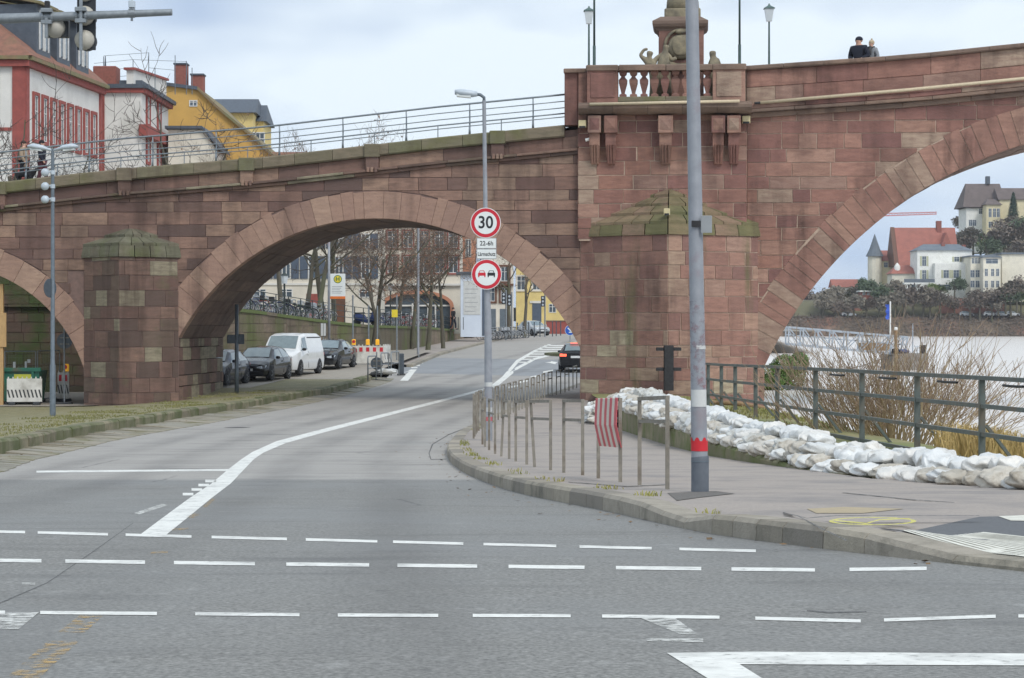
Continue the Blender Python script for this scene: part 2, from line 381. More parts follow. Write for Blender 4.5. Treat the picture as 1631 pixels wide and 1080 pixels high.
for y in rng_(118, 238, 2.)[:-1]:
    b2 = MB(); y1 = y+1.98
    p = [(xkg(q)-.35, q, rz(q)) for q in (y, y1)]; q_ = [(xkg(q), q, rz(q)) for q in (y, y1)]
    up = lambda t, h: (t[0], t[1], t[2]+h)
    b2.hexa([up(p[0], -.1), up(q_[0], -.1), up(q_[1], -.1), up(p[1], -.1), up(p[0], .15), up(q_[0], .14), up(q_[1], .14), up(p[1], .15)]); b2.build('kerb_stone', m_kerb, walk2)
# kerb stones and gutter slabs along the left verge
y = 24.; 
while y < 103:
    L_ = U(.85, 1.25) if y < 60 else U(1.1, 1.6); y1 = min(y+L_, 103.4)
    if y1-y < .3: break
    e = .012; a0, a1 = xkf(y+e), xkf(y1-e); h = U(-.02, .015); tl = U(-.015, .02)
    endk = 1 if y1 < 101 else max(.35, (104-y1)/3)
    m = MB(); zz = lambda t: rz(t)
    T0, T1 = zz(y)+.32*endk+h, zz(y1)+.32*endk+h
    m.loft([[(a0+.02, y+e, zz(y)-.15), (a0+.02+tl, y+e, T0-.05), (a0-.03+tl, y+e, T0), (a0-.3, y+e, T0), (a0-.3, y+e, zz(y)-.15)],
            [(a1+.02, y1-e, zz(y1)-.15), (a1+.02+tl, y1-e, T1-.05), (a1-.03+tl, y1-e, T1), (a1-.3, y1-e, T1), (a1-.3, y1-e, zz(y1)-.15)]])
    m.build('kerb_stone', m_kerbm, verge)
    y = y1
y = 24.
while y < 104:
    y1 = y+U(.5, .95); e = .02; t0, t1 = U(-.02, .05), U(-.02, .03)
    m = MB(); g0, g1 = xkg(y)-.05+U(-.05, .03), xkg(y1)-.05+U(-.05, .03); f0, f1 = xkf(y), xkf(y1)
    m.hexa([(f0, y+e, rz(y)-.1), (g0, y+e, rz(y)-.1), (g1, y1-e, rz(y1)-.1), (f1, y1-e, rz(y1)-.1),
            (f0, y+e, rz(y)+.06+t0), (g0, y+e, rz(y)+.012), (g1, y1-e, rz(y1)+.012), (f1, y1-e, rz(y1)+.06+t1)])
    m.build('gutter_slab', m_gut, verge); y = y1
# right pavement with its kerb stones
def xpr(y):
    return 30 if y < 22 else (interp([(22, 30), (26.4, 9.5)], y) if y < 26.4 else (interp(LEDX, y) if y < 53 else interp([(53, 2.67), (70, 2.65), (79, 2.75), (95, 3.4), (130, 8.5)], y)))
OFFI = [(-20, .05), (12.6, .05), (20, .155), (22, .16), (400, .16)]
def pz(x, y): k_ = smooth(xkr(y)+.3, xkr(y)+.9, x); return rz(y)+offr(y)*(1-k_)+interp(OFFI, y)*k_
pave = strip('pavement', rng_(-8, 8, .4)+rng_(8.2, 30, .2)+rng_(30.4, 60, .4)+rng_(60.5, 130, .8), lambda y: xkr(y)+.26, lambda y: max(xpr(y), xkr(y)+.6), pz, m_pave, 40, pw=2.2)
y = 4.
while y < 118:
    y1 = y+(U(.42, .6) if 13.9 < y < 16.4 else U(.8, 1.1)); e = .006
    a0, a1 = xkr(y+e), xkr(y1-e); o0, o1 = offr(y), offr(y1); m = MB()
    m.loft([[(a0, y+e, rz(y)-.15), (a0+.01, y+e, rz(y)+o0-.03), (a0+.04, y+e, rz(y)+o0+.004), (a0+.28, y+e, rz(y)+o0+.006), (a0+.28, y+e, rz(y)-.15)],
            [(a1, y1-e, rz(y1)-.15), (a1+.01, y1-e, rz(y1)+o1-.03), (a1+.04, y1-e, rz(y1)+o1+.004), (a1+.28, y1-e, rz(y1)+o1+.006), (a1+.28, y1-e, rz(y1)-.15)]])
    m.build('kerb_stone', m_kerb, pave); y = y1
# raised river bank behind the ledge
bank = strip('river_bank', rng_(26.4, 110, .7)+rng_(111, 400, 4.), lambda y: (interp(LEDX, y)+.28 if y < 70 else interp([(70, 2.9), (79, 2.9), (95, 3.3), (130, 8.4), (400, 40)], y)), lambda y: interp(EDGE, y)+14, gr, m_soil, 30)
b = MB(); b.box(6, 30, 18, 26.6, -1.5, .3)
m_ledge = M('ledge_stone', sc(140, 132, 104), sc(112, 108, 84), scale=4, bump=.6, rand=[sc(146, 138, 110), sc(126, 120, 92), sc(134, 126, 104), sc(118, 116, 84)], moss=(sc(104, 112, 62), 1.6, .44, .62))
y = 26.6
while y < 53:
    y1 = min(53.2, y+U(1.1, 1.9)); e = .012; x0, x1 = interp(LEDX, y), interp(LEDX, y1); T0, T1 = interp(GRZ, y)+.03+U(-.015, .015), interp(GRZ, y1)+.03
    m = MB(); m.loft([[(x0, y+e, -.3), (x0+.01, y+e, T0-.04), (x0+.05, y+e, T0), (x0+.32, y+e, T0), (x0+.32, y+e, -.3)], [(x1, y1-e, -.3), (x1+.01, y1-e, T1-.04), (x1+.05, y1-e, T1), (x1+.32, y1-e, T1), (x1+.32, y1-e, -.3)]])
    m.build('ledge_stone', m_ledge, bank); y = y1
m = MB(); m.bbox(2.62, 5.3, 53.0, 53.3, .0, .95, .03); m.build('ledge_stone', m_ledge, bank)
# river
mw = bpy.data.materials.new('river_water'); mw.use_nodes = True; t = mw.node_tree; bb = t.nodes['Principled BSDF']
bb.inputs['Base Color'].default_value = sc(222, 215, 208); bb.inputs['Roughness'].default_value = .26; bb.inputs['IOR'].default_value = 1.33
ge = N(t, 'ShaderNodeNewGeometry'); mp2 = N(t, 'ShaderNodeMapping'); mp2.inputs['Scale'].default_value = (.5, .22, 1); nn = N(t, 'ShaderNodeTexNoise'); nn.inputs['Scale'].default_value = 1.6; nn.inputs['Detail'].default_value = 5
bp = N(t, 'ShaderNodeBump'); bp.inputs['Strength'].default_value = .45; bp.inputs['Distance'].default_value = .25
t.links.new(ge.outputs['Position'], mp2.inputs[0]); t.links.new(mp2.outputs[0], nn.inputs[0]); t.links.new(nn.outputs['Fac'], bp.inputs['Height']); t.links.new(bp.outputs[0], bb.inputs['Normal'])
m = MB(); m.add([(7, 20, -.1), (500, 20, -.1), (500, 640, -.1), (7, 640, -.1)], [(0, 1, 2, 3)]); m.build('river', mw, kind='structure', fix=False)
# terrace of the old town behind the retaining wall
terr = strip('plaza', rng_(96.8, 240, 1.2), lambda y: -90, lambda y: (-14 if y < 97 else interp(XW, y)-.15) if y < 216 else xkg(y)-3.9, lambda x, y: tz(y), m_terr, 6)
strip('town_ground', rng_(239, 900, 30), lambda y: -300, lambda y: 34+(y-239)*.1, lambda x, y: 2.33, m_terr, 2)

# ------------------------------------------------------------------ road markings
def drape(pts, mat, par, zf, name, h):
    bm = bmesh.new(); bm.faces.new([bm.verts.new((p[0], p[1], 0)) for p in pts]); bmesh.ops.triangulate(bm, faces=bm.faces[:])
    for _ in range(4): 
        e = [q for q in bm.edges if q.calc_length() > .35]
        if e: bmesh.ops.subdivide_edges(bm, edges=e, cuts=1); bmesh.ops.triangulate(bm, faces=bm.faces[:])
    bmesh.ops.recalc_face_normals(bm, faces=bm.faces)
    for f in bm.faces:
        f.normal_update()
        if f.normal.z < 0: f.normal_flip()
    for v in bm.verts: v.co.z = zf(v.co.x, v.co.y)+h
    me = bpy.data.meshes.new(name); bm.to_mesh(me); bm.free(); me.materials.append(mat)
    o = bpy.data.objects.new(name, me); COL.objects.link(o); o.parent = par; return o
def mark(pts, mat=m_paint, h=.0028, name='road_marking'):
    return drape(pts, mat, road, lambda x, y: rz(y), name, h)
def dash(x0, x1, yy, th, y2=None, mat=m_paint):
    y2 = yy if y2 is None else y2
    n = max(1, int((x1-x0)/60)); m = MB(); vs = []
    for i in range(n+1):
        x = x0+(x1-x0)*i/n; q = yy+(y2-yy)*i/n
        for s_ in (-.5, .5): p = G(x+(2 if s_ < 0 else -2)*(1 if i else -1)*0, q+s_*th); vs.append((p.x, p.y, p.z+.0028))
    m.add(vs, [(2*i, 2*i+2, 2*i+3, 2*i+1) for i in range(n)]); return m.build('road_marking', mat, road, fix=False)
for a, c in [(-30, 8), (64, 250), (311, 477), (538, 698), (753, 909), (959, 1146), (1203, 1371), (1408, 1586), (1622, 1720)]:
    k = lambda x: interp([(0, 976), (600, 981), (900, 981.5), (1146, 984), (1371, 990), (1420, 988), (1600, 982)], x); dash(a, c, k(a), 5.2, k(c))
for a, c in [(-20, 66), (104, 231), (277, 406), (456, 588), (633, 760), (810, 931), (981, 1117), (1165, 1298), (1353, 1476)]:
    k = lambda x: interp([(0, 893), (400, 898.5), (900, 904), (1300, 908.5), (1480, 906)], x); dash(a, c, k(a), 5.6, k(c))
for a, c in [(-30, 40), (60, 172), (200, 305), (337, 457), (487, 601), (626, 738), (770, 886), (923, 1038), (1082, 1204)]:
    k = lambda x: interp([(0, 847), (300, 855), (740, 866.5), (1200, 878)], x); dash(a, c, k(a), 4.2, k(c))
mark([G(1062, 1041), G(1200, 1039), G(1640, 1042), G(1640, 1061), G(1178, 1059), G(1215, 1082), G(1128, 1082)])
def ribbon(Lp, Rp, mat=m_paint, off=0., par=None, h=.0028, nm='road_marking'):
    m = MB(); vs = []
    def dense(P):
        o = []
        for (a, b_), (c, d) in zip(P, P[1:]):
            for i in range(4): o.append((a+(c-a)*i/4, b_+(d-b_)*i/4))
        return o+[P[-1]]
    for p, q in zip(dense(Lp), dense(Rp)):
        for z in (G(*p, off), G(*q, off)): vs.append((z.x, z.y, z.z+h))
    n = len(vs)//2; m.add(vs, [(2*i, 2*i+1, 2*i+3, 2*i+2) for i in range(n-1)]); return m.build(nm, mat, par or road, fix=False)
ribbon([(222, 853), (262, 823), (300, 795), (336, 771), (362, 749), (384, 732), (402, 720), (440, 703), (500, 687), (600, 662), (700, 637), (778, 617)],
       [(264, 853), (300, 824), (334, 796), (368, 770), (385, 752), (404, 732), (420, 721), (455, 706), (512, 690), (606, 665.5), (704, 640), (782, 619)])
ribbon([(778, 617), (800, 600), (822, 574), (850, 558), (874, 548)], [(783, 618.5), (805, 601.5), (827, 576), (854, 559.5), (878, 549)])
ribbon([(784, 616.5), (822, 585), (850, 570.5), (897, 559), (930, 553)], [(788, 619), (826, 587.5), (853, 573), (899, 561), (932, 555)])
for yy, a, c in [(577, 825, 842), (572.5, 830, 850), (568, 836, 865), (564, 842, 878), (560.5, 848, 890), (557, 853, 900), (553.5, 860, 908), (550.5, 867, 915)]: dash(a, c, yy, 1.5)
for a, yy in [(872, 592), (852, 600), (834, 608), (816, 616.5)]: dash(a-7, a+9, yy+1, 2.6, yy-2)
mark([G(868, 577.5), G(877, 576.4), G(878, 575.5), G(888, 577), G(884, 580), G(879, 579), G(876, 578.2)])
dash(58, 368, 751.5, 3.0, 748.8)
for a, yy in [(291, 787.5), (305, 780), (316, 773), (327, 766.5)]: dash(a, a+17, yy, 4.2)
mark([G(637, 606.5), G(650, 606.5), G(664, 588.5), G(655, 588.5)])
dash(632, 656, 597, 2., 589)
for a, yy in [(659, 585.5), (663, 582), (668, 578), (673, 575), (678, 572), (684, 568.5), (693, 564.5), (700, 561), (707, 558), (715, 555), (723, 552.5), (731, 550)]: dash(a-4, a+6, yy, 1.8)
# worn orange guide line and old half-removed markings
mark([G(5, 1085), G(76, 1022), G(126, 1022), G(58, 1085)], m_orange)
mark([G(92, 1008), G(128, 980), G(166, 980), G(135, 1008)], m_orange)
mark([G(296, 824), G(310, 818), G(320, 819), G(306, 826)], m_orange); mark([G(322, 808), G(338, 794), G(344, 795), G(328, 809)], m_orange)
mark([G(274, 842), G(300, 841), G(300, 844), G(274, 845)], m_orange); mark([G(240, 879), G(268, 878), G(267, 881), G(240, 882)], m_orange)
mark([G(-20, 1003), G(0, 976), G(62, 976), G(30, 1003)], m_paintw); mark([G(1020, 985), G(1075, 985), G(1110, 1010), G(1085, 1012)], m_paintw); mark([G(1030, 1018), G(1120, 1018), G(1120, 1024), G(1030, 1022)], m_paintw)
mark([G(212, 818), G(258, 803), G(268, 805), G(222, 820)], m_paintw); mark([G(35, 929), G(56, 929), G(56, 932), G(35, 932)], m_paintw)
m_tar = M('tar_seam', sc(94, 94, 92), sc(84, 84, 82), rough=.6, wear=.56)
ribbon([(-5, 962), (75, 928), (150, 877), (212, 833)], [(-5, 964), (76.3, 928.8), (151, 877.8), (212.6, 833.4)], m_tar, h=.002, nm='tar_seam')
ribbon([(711, 731), (687, 731.5), (684, 722), (690, 708), (715, 693), (757, 676)], [(711, 732), (686, 732.5), (682.5, 722), (688, 707.5), (714, 692), (756, 675.4)], m_tar, h=.002, nm='tar_seam')
ribbon([(1285, 972), (1320, 975), (1380, 974)], [(1285, 974), (1320, 977), (1380, 975.5)], m_tar, h=.002, nm='tar_seam')
# on the pavement: ribbed tactile slab, dark patches, slab joints, yellow spray mark
m_tact = M('tactile_slab', sc(222, 220, 208), sc(204, 202, 190), scale=14, rough=.75, stain=sc(180, 178, 165), sscale=2)
m_dark = M('dark_patch_asphalt', sc(104, 106, 108), sc(92, 94, 97), scale=30, bump=.3)
m_yel = M('yellow_spray', sc(214, 206, 90), sc(200, 196, 110), wear=.56)
def pmark(px, mat, nm, h=.005): 
    P = [G(a, c, lambda y: interp(OFFI, y)) for a, c in px]; return drape([(max(p.x, xkr(p.y)+.3), p.y) for p in P], mat, pave, pz, nm, h)
pmark([(1356, 858), (1480, 841), (1560, 824), (1660, 822), (1660, 905), (1560, 897), (1440, 879)], m_dark, 'asphalt_patch', .005)
for i in range(22):
    a, c = i/22, (i+.72)/22; q = lambda t, s_: (lambda A, B: (A[0]+(B[0]-A[0])*s_, A[1]+(B[1]-A[1])*s_))((1386+(1566-1386)*t, 868+(850-868)*t), (1562+(1740-1562)*t, 893.5+(868-893.5)*t))
    pmark([q(a, 0), q(c, 0), q(c, 1), q(a, 1)], m_tact, 'tactile_rib', .0105)
pmark([(1384, 867), (1566, 849), (1742, 868), (1562, 895)], m_tact, 'tactile_slab', .008)
pmark([(1590, 824), (1660, 821), (1660, 832), (1610, 831)], m_tact, 'tactile_slab', .009)
ring = [(1390+70*math.cos(a), 831+6.5*math.sin(a)) for a in [i*math.pi/12 for i in range(25)]]; rin = [(1390+62*math.cos(a), 831+5.2*math.sin(a)) for a in [i*math.pi/12 for i in range(25)]]
ribbon(ring, rin, m_yel, offr, pave, .005, 'spray_mark'); ribbon([(1330, 829), (1380, 834), (1400, 828), (1450, 826)], [(1330, 831), (1380, 836), (1400, 830), (1450, 827.5)], m_yel, offr, pave, .0055, 'spray_mark')
m_slab = M('beige_slab', sc(176, 160, 130), sc(160, 148, 124), scale=10, bump=.2)
pmark([(1285, 811), (1345, 808), (1440, 811), (1375, 818), (1300, 818)], m_slab, 'paving_slab', .004)
for P_, Q_ in [(([(1290, 808), (1345, 816), (1440, 814)]), ([(1290, 809.5), (1345, 817.5), (1440, 815.5)])), (([(1230, 812), (1285, 826), (1330, 822), (1560, 822)]), ([(1229, 813.5), (1285, 827.5), (1330, 823.5), (1560, 823)])), (([(905, 768), (1000, 775), (1062, 772)]), ([(905, 769), (1000, 776), (1062, 773)])), (([(1342, 785), (1440, 795), (1520, 801)]), ([(1342, 786), (1440, 796), (1520, 802)])),
               (([(1270, 822), (1310, 843), (1350, 862)]), ([(1267, 822), (1307, 844), (1347, 863)]))]:
    ribbon(P_, Q_, m_tar, offr, pave, .007, 'paving_joint')

for D_ in (22.5, 25.5, 29, 33, 37.5, 43, 49, 56, 64):
    n = 14; m = MB(); vs = []
    for i in range(n+1):
        x = xkr(D_)+.3+(interp(LEDX, D_)-.1-xkr(D_)-.3)*i/n; yy = D_+.12*math.sin(i*1.3+D_)+.04*math.sin(i*3.1)
        vs += [(x, yy, pz(x, yy)+.004), (x, yy+.022, pz(x, yy+.022)+.004)]
    m.add(vs, [(2*i, 2*i+2, 2*i+3, 2*i+1) for i in range(n)]); m.build('paving_joint', m_tar, pave, fix=False)

m_cover = M('manhole_iron', sc(92, 92, 92), sc(74, 74, 75), scale=30, rough=.7, metal=.3, bump=.6)
for px, py in ((378, 681),):
    c_ = G(px, py); rr = .33
    for r0, r1, mt, nm, hh in ((0, .29, m_cover, 'manhole_cover', .003), (.31, .36, m_tar, 'manhole_ring', .0025)):
        n = 24; m = MB(); vs = []
        for i in range(n):
            a = 2*math.pi*i/n
            for q in (r0, r1): x, y = c_.x+q*math.cos(a), c_.y+q*math.sin(a); vs.append((x, y, rz(y)+hh))
        m.add(vs, [(2*i, 2*i+1, (2*i+3) % (2*n), (2*i+2) % (2*n)) for i in range(n)]); m.build(nm, mt, road, fix=False)
# ------------------------------------------------------------------ the sandstone bridge
def desat(c, k=.24, g=1.04):
    l = .3*c[0]+.59*c[1]+.11*c[2]; v = [(q+(l-q)*k)*g for q in c[:3]]; return (v[0]*.95, v[1]*.985, v[2]*.88, 1)
def stone(name, cols, c2, **k):
    cols = [desat(c) for c in cols]; c2 = desat(c2)
    return M(name, cols[0], c2, rand=cols, scale=1.6, stretch=(1.2, 1.2, 5), bump=.8, bscale=7, detail=8, rough=.92, spec=.2, streak=sc(64, 52, 48), **k)
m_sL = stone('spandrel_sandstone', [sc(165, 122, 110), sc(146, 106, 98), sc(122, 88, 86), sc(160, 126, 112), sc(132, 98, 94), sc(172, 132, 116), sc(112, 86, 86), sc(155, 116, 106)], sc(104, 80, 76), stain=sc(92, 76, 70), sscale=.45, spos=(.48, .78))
m_sR = stone('red_sandstone', [sc(178, 124, 112), sc(162, 108, 100), sc(184, 136, 122), sc(150, 98, 94), sc(172, 116, 102), sc(182, 152, 136), sc(168, 128, 118), sc(158, 104, 100), sc(174, 126, 112), sc(140, 92, 92), sc(166, 112, 102), sc(152, 106, 98)], sc(122, 82, 78), stain=sc(100, 76, 70), sscale=.5, spos=(.47, .78))
m_rL = stone('left_ring_sandstone', [sc(178, 136, 122), sc(170, 128, 116), sc(164, 124, 114), sc(184, 144, 128), sc(174, 132, 118)], sc(140, 106, 98), stain=sc(118, 94, 88), sscale=.4, spos=(.56, .85))
m_rR = stone('right_ring_sandstone', [sc(176, 124, 112), sc(164, 112, 104), sc(178, 132, 118), sc(158, 108, 100), sc(174, 142, 128), sc(170, 120, 108), sc(166, 116, 106)], sc(122, 86, 80), stain=sc(108, 82, 76), sscale=.6, spos=(.5, .8))
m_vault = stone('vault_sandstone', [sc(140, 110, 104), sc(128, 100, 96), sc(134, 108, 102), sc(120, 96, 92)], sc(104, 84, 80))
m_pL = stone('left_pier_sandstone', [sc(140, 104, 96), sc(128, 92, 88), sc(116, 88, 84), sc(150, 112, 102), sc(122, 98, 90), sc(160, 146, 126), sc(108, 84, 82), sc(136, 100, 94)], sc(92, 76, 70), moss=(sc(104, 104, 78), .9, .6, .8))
m_pR = stone('pier_sandstone', [sc(178, 128, 116), sc(164, 114, 106), sc(184, 140, 124), sc(154, 106, 102), sc(192, 174, 148), sc(172, 122, 110), sc(182, 148, 130), sc(146, 102, 100), sc(176, 134, 122), sc(160, 112, 104), sc(170, 118, 108)], sc(120, 86, 80), moss=(sc(92, 98, 66), .8, .58, .74, (1, 1, .12)), stain=sc(104, 80, 74), sscale=.5, spos=(.5, .8))
m_cop = stone('mossy_coping_stone', [sc(134, 122, 100), sc(126, 112, 94), sc(122, 116, 90), sc(138, 120, 104)], sc(96, 90, 74), moss=(sc(106, 106, 70), .7, .48, .7))
m_copR = stone('parapet_coping_stone', [sc(140, 112, 102), sc(130, 104, 96), sc(148, 116, 104)], sc(104, 84, 78))
m_cap = stone('mossy_cap_stone', [sc(150, 122, 98), sc(140, 118, 90), sc(158, 122, 106), sc(124, 116, 78)], sc(100, 92, 66), moss=(sc(94, 96, 68), .55, .5, .74))
m_capL = stone('grey_green_cap_stone', [sc(124, 118, 102), sc(114, 110, 94), sc(128, 118, 104)], sc(92, 88, 74), moss=(sc(100, 104, 74), .8, .5, .7))
m_mort = M('pale_mortar', sc(186, 164, 146), sc(160, 140, 124), scale=6, bump=.4, rough=.95)
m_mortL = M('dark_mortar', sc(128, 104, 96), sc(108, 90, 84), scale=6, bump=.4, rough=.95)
m_deck = M('bridge_paving', sc(140, 128, 118), sc(120, 110, 104), scale=5)
m_rail = M('galvanised_steel', sc(150, 156, 160), sc(130, 136, 140), scale=14, rough=.5, metal=.55)
m_pipe = M('beige_conduit', sc(206, 190, 160), sc(190, 176, 150), scale=10, rough=.6)
m_sculpt = M('carved_grey_sandstone', sc(146, 136, 112), sc(118, 110, 92), scale=5, bump=.6, stain=sc(96, 90, 78), sscale=2.2)
m_iron = M('black_iron', sc(58, 58, 60), sc(44, 44, 46), scale=12, rough=.6, metal=.4)

TH = math.radians(5.0); tc_, ts_ = math.cos(TH), math.sin(TH); Y0 = 80.7; X0 = (925-CX)*Y0/F; BW = 7.8
def fu(px, w_=0.):
    k = (px-CX)/F; return (k*(Y0+w_*tc_)-X0-w_*ts_)/(tc_+k*ts_)
def fv(px, py, w_=0.):
    u = fu(px, w_); Y = Y0-u*ts_+w_*tc_; return (u, CZ+(HY-py)*Y/F)
def line(pts, w_=0.): return [fv(a, c, w_) for a, c in pts]
def lin(tab, u):
    global EXT
    EXT = True; r = interp(tab, u); EXT = False; return r
def circ3(p, q, r):
    ax, ay = p; bx, by = q; cx_, cy_ = r; d = 2*(ax*(by-cy_)+bx*(cy_-ay)+cx_*(ay-by))
    x = ((ax*ax+ay*ay)*(by-cy_)+(bx*bx+by*by)*(cy_-ay)+(cx_*cx_+cy_*cy_)*(ay-by))/d
    y = ((ax*ax+ay*ay)*(cx_-bx)+(bx*bx+by*by)*(ax-cx_)+(cx_*cx_+cy_*cy_)*(bx-ax))/d
    return (x, y, math.hypot(ax-x, ay-y))
def pc(cx_, cy_, r, a): return fv(cx_+r*math.sin(math.radians(a)), cy_-r*math.cos(math.radians(a)))
AM = circ3(pc(600, 705, 357, -58), pc(600, 705, 357, 0), pc(600, 705, 357, 58))
AS = circ3(pc(-95, 660, 240, 20), pc(-95, 660, 240, 45), pc(-95, 660, 240, 68))
AR = circ3(pc(1821, 870, 668, -62), pc(1821, 870, 668, -40), pc(1821, 870, 668, -16))
TM, TS, TR = 1.03, .92, 1.28

bridge = thing('stone_bridge', 'red sandstone arch bridge carrying a statue pedestal and balcony over road and river', 'bridge', (X0, Y0, 0), -TH)
def part(name): 
    o = bpy.data.objects.new(name, None); COL.objects.link(o); o.parent = bridge; o.empty_display_size = .2; return o
wallL, wallR = part('spandrel_wall'), part('spandrel_wall')
ringM, ringS, ringR = part('arch_ring'), part('arch_ring'), part('arch_ring')
pierR, pierL, tower = part('pier'), part('pier'), part('tower')
ID = lambda a, b_, z: (a, b_, z)
def clip(poly, p, n):
    o = []
    for i in range(len(poly)):
        A, B = poly[i], poly[(i+1) % len(poly)]; a = (A[0]-p[0])*n[0]+(A[1]-p[1])*n[1]; c = (B[0]-p[0])*n[0]+(B[1]-p[1])*n[1]
        if a >= 0: o.append(A)
        if a*c < 0: t = a/(a-c); o.append((A[0]+(B[0]-A[0])*t, A[1]+(B[1]-A[1])*t))
    return o
def area(p): return abs(sum(p[i][0]*p[(i+1) % len(p)][1]-p[(i+1) % len(p)][0]*p[i][1] for i in range(len(p))))/2
def courses(z0, z1, hs, seed):
    r = random.Random(seed); z = z0; o = []
    while z < z1: h = r.choice(hs); o.append((z, min(z+h, z1))); z += h
    return o
def blocks(par, fn, u0, u1, cs, lens, mat, seed, clips=None, proud=.02, gap=.014, name='stone_block', back=.3, skip=None):
    r = random.Random(seed)
    for z0, z1 in cs:
        u = u0-r.uniform(0, lens[0])
        while u < u1:
            L_ = r.uniform(*lens); a, c = max(u, u0), min(u+L_, u1); u += L_
            if c-a < .12: continue
            g = gap*r.uniform(.7, 1.3); jt = lambda: r.uniform(-.009, .009); p = [(a+g+jt(), z0+g+jt()), (c-g+jt(), z0+g+jt()), (c-g+jt(), z1-g+jt()), (a+g+jt(), z1-g+jt())]
            if clips:
                p = clips(p, ((a+c)/2, (z0+z1)/2))
            if not p or len(p) < 3 or area(p) < .03: continue
            if skip and skip((a+c)/2, (z0+z1)/2): continue
            MB().prism(p, fn, -proud*r.uniform(.2, 1.3), back, .009).build(name, mat, par)
def arch_clip(A, T):
    def f(p, ctr):
        x, z, R_ = A; d = math.hypot(ctr[0]-x, ctr[1]-z) or 1; n = ((ctr[0]-x)/d, (ctr[1]-z)/d)
        return clip(p, (x+n[0]*(R_+T+.012), z+n[1]*(R_+T+.012)), n)
    return f
# profiles of the left parapet
COPL = line([(-340, 324), (0, 290), (186, 269), (420, 250), (700, 218), (897, 199), (926, 196)], -.22)
COPR = line([(1186, 105), (1447, 87), (1631, 68), (1850, 48)], -.2)
UL, UR = fu(-335), fu(1850)
zl = lambda u: lin(COPL, u); zr = lambda u: lin(COPR, u)
uT0, uT1 = fu(921), fu(1189)
cM, cS, cR = arch_clip(AM, TM), arch_clip(AS, TS), arch_clip(AR, TR)
def topclip(fz, d):
    def f(p, ctr):
        u = ctr[0]; a = (fz(u+.5)-fz(u-.5)); n = (a, -1.); return clip(p, (u, fz(u)-d), n)
    return f
tcl = topclip(zl, 1.12); tcr = topclip(zr, 1.92)
def clL(p, c_):
    for f in (tcl, cM, cS):
        if not p or len(p) < 3: return None
        p = f(p, c_)
    return p
def clR(p, c_):
    for f in (tcr, cR):
        if not p or len(p) < 3: return None
        p = f(p, c_)
    return p
uP0, uP1 = fu(133, -.1), fu(283, -.1)          # left pier
zcapL = fv(206, 410, -.5)[1]; zcapR = fv(1062, 375, -1.2)[1]
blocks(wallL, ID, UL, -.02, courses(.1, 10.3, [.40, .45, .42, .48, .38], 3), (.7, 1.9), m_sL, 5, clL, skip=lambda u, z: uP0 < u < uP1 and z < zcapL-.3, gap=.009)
blocks(wallR, ID, uT1+.01, UR, courses(.2, 13.6, [.55, .56, .38, .52, .34, .42, .5, .46], 8), (.6, 1.9), m_sR, 9, clR)
# core behind the facing, both faces, with the arch openings left free
def core(par, u0, u1, top, mat, arches, zb=-.6, name='wall_core', wf=.012):
    us = rng_(u0, u1, .2); m = MB()
    for wv in (wf, BW-.05):
        vs = []
        for u in us:
            z = zb
            for x, zc, R_ in arches:
                if abs(u-x) < R_: z = max(z, zc+math.sqrt(R_*R_-(u-x)**2)+.01)
            vs += [(u, wv, min(z, top(u))), (u, wv, top(u))]
        m.add(vs, [(2*i, 2*i+2, 2*i+3, 2*i+1) for i in range(len(us)-1)])
    return m.build(name, mat, par)
core(wallL, UL, .05, lambda u: zl(u)-.2, m_mortL, [AM, AS], wf=.02); core(wallR, uT1-.1, UR, lambda u: zr(u)-.15, m_mort, [AR]); core(tower, uT0+.04, uT1-.04, lambda u: 10.6, m_mort, [], wf=-.29, zb=zcapR-.15)
def voussoirs(par, A, T, a0, a1, n, mat, seed, tj=.06, w0=.55):
    x, z, R_ = A; r = random.Random(seed); ang = [a0]
    while ang[-1] < a1-1e-6: ang.append(min(a1, ang[-1]+(a1-a0)/n*r.uniform(.65, 1.35)))
    for a, c in zip(ang, ang[1:]):
        if c-a < .15*(a1-a0)/n: continue
        g = math.degrees((.004 if mat is m_rL else .011)/R_); e = R_+T+r.uniform(-tj, tj)
        P = lambda q, rr: (x+rr*math.sin(math.radians(q)), z+rr*math.cos(math.radians(q)))
        mid = (a+c)/2
        p = [P(a+g, R_), P(mid, R_), P(c-g, R_), P(c-g, e), P(mid, e), P(a+g, e)]
        MB().prism(p, ID, -.012-r.uniform(0, .015), w0, .008).build('voussoir', mat, par)
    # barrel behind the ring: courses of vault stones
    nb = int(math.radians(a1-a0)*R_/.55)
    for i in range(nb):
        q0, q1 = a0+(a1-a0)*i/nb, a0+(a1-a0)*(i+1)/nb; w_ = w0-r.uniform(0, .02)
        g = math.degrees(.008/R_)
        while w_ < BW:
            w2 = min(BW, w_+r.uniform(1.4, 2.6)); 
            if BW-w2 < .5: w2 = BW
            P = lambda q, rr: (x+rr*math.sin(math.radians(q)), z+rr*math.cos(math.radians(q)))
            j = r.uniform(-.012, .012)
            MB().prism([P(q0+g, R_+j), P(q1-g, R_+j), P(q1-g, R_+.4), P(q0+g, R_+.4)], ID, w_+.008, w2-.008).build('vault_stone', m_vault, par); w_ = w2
def ang_at(A, u): return math.degrees(math.asin(max(-1, min(1, (u-A[0])/A[2]))))
aL, aR_ = ang_at(AM, uP1-.0), ang_at(AM, -.03)
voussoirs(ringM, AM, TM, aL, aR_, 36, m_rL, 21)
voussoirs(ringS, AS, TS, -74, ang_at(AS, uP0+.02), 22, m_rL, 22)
voussoirs(ringR, AR, TR, ang_at(AR, fu(1216)), 8, 44, m_rR, 23, tj=.09)
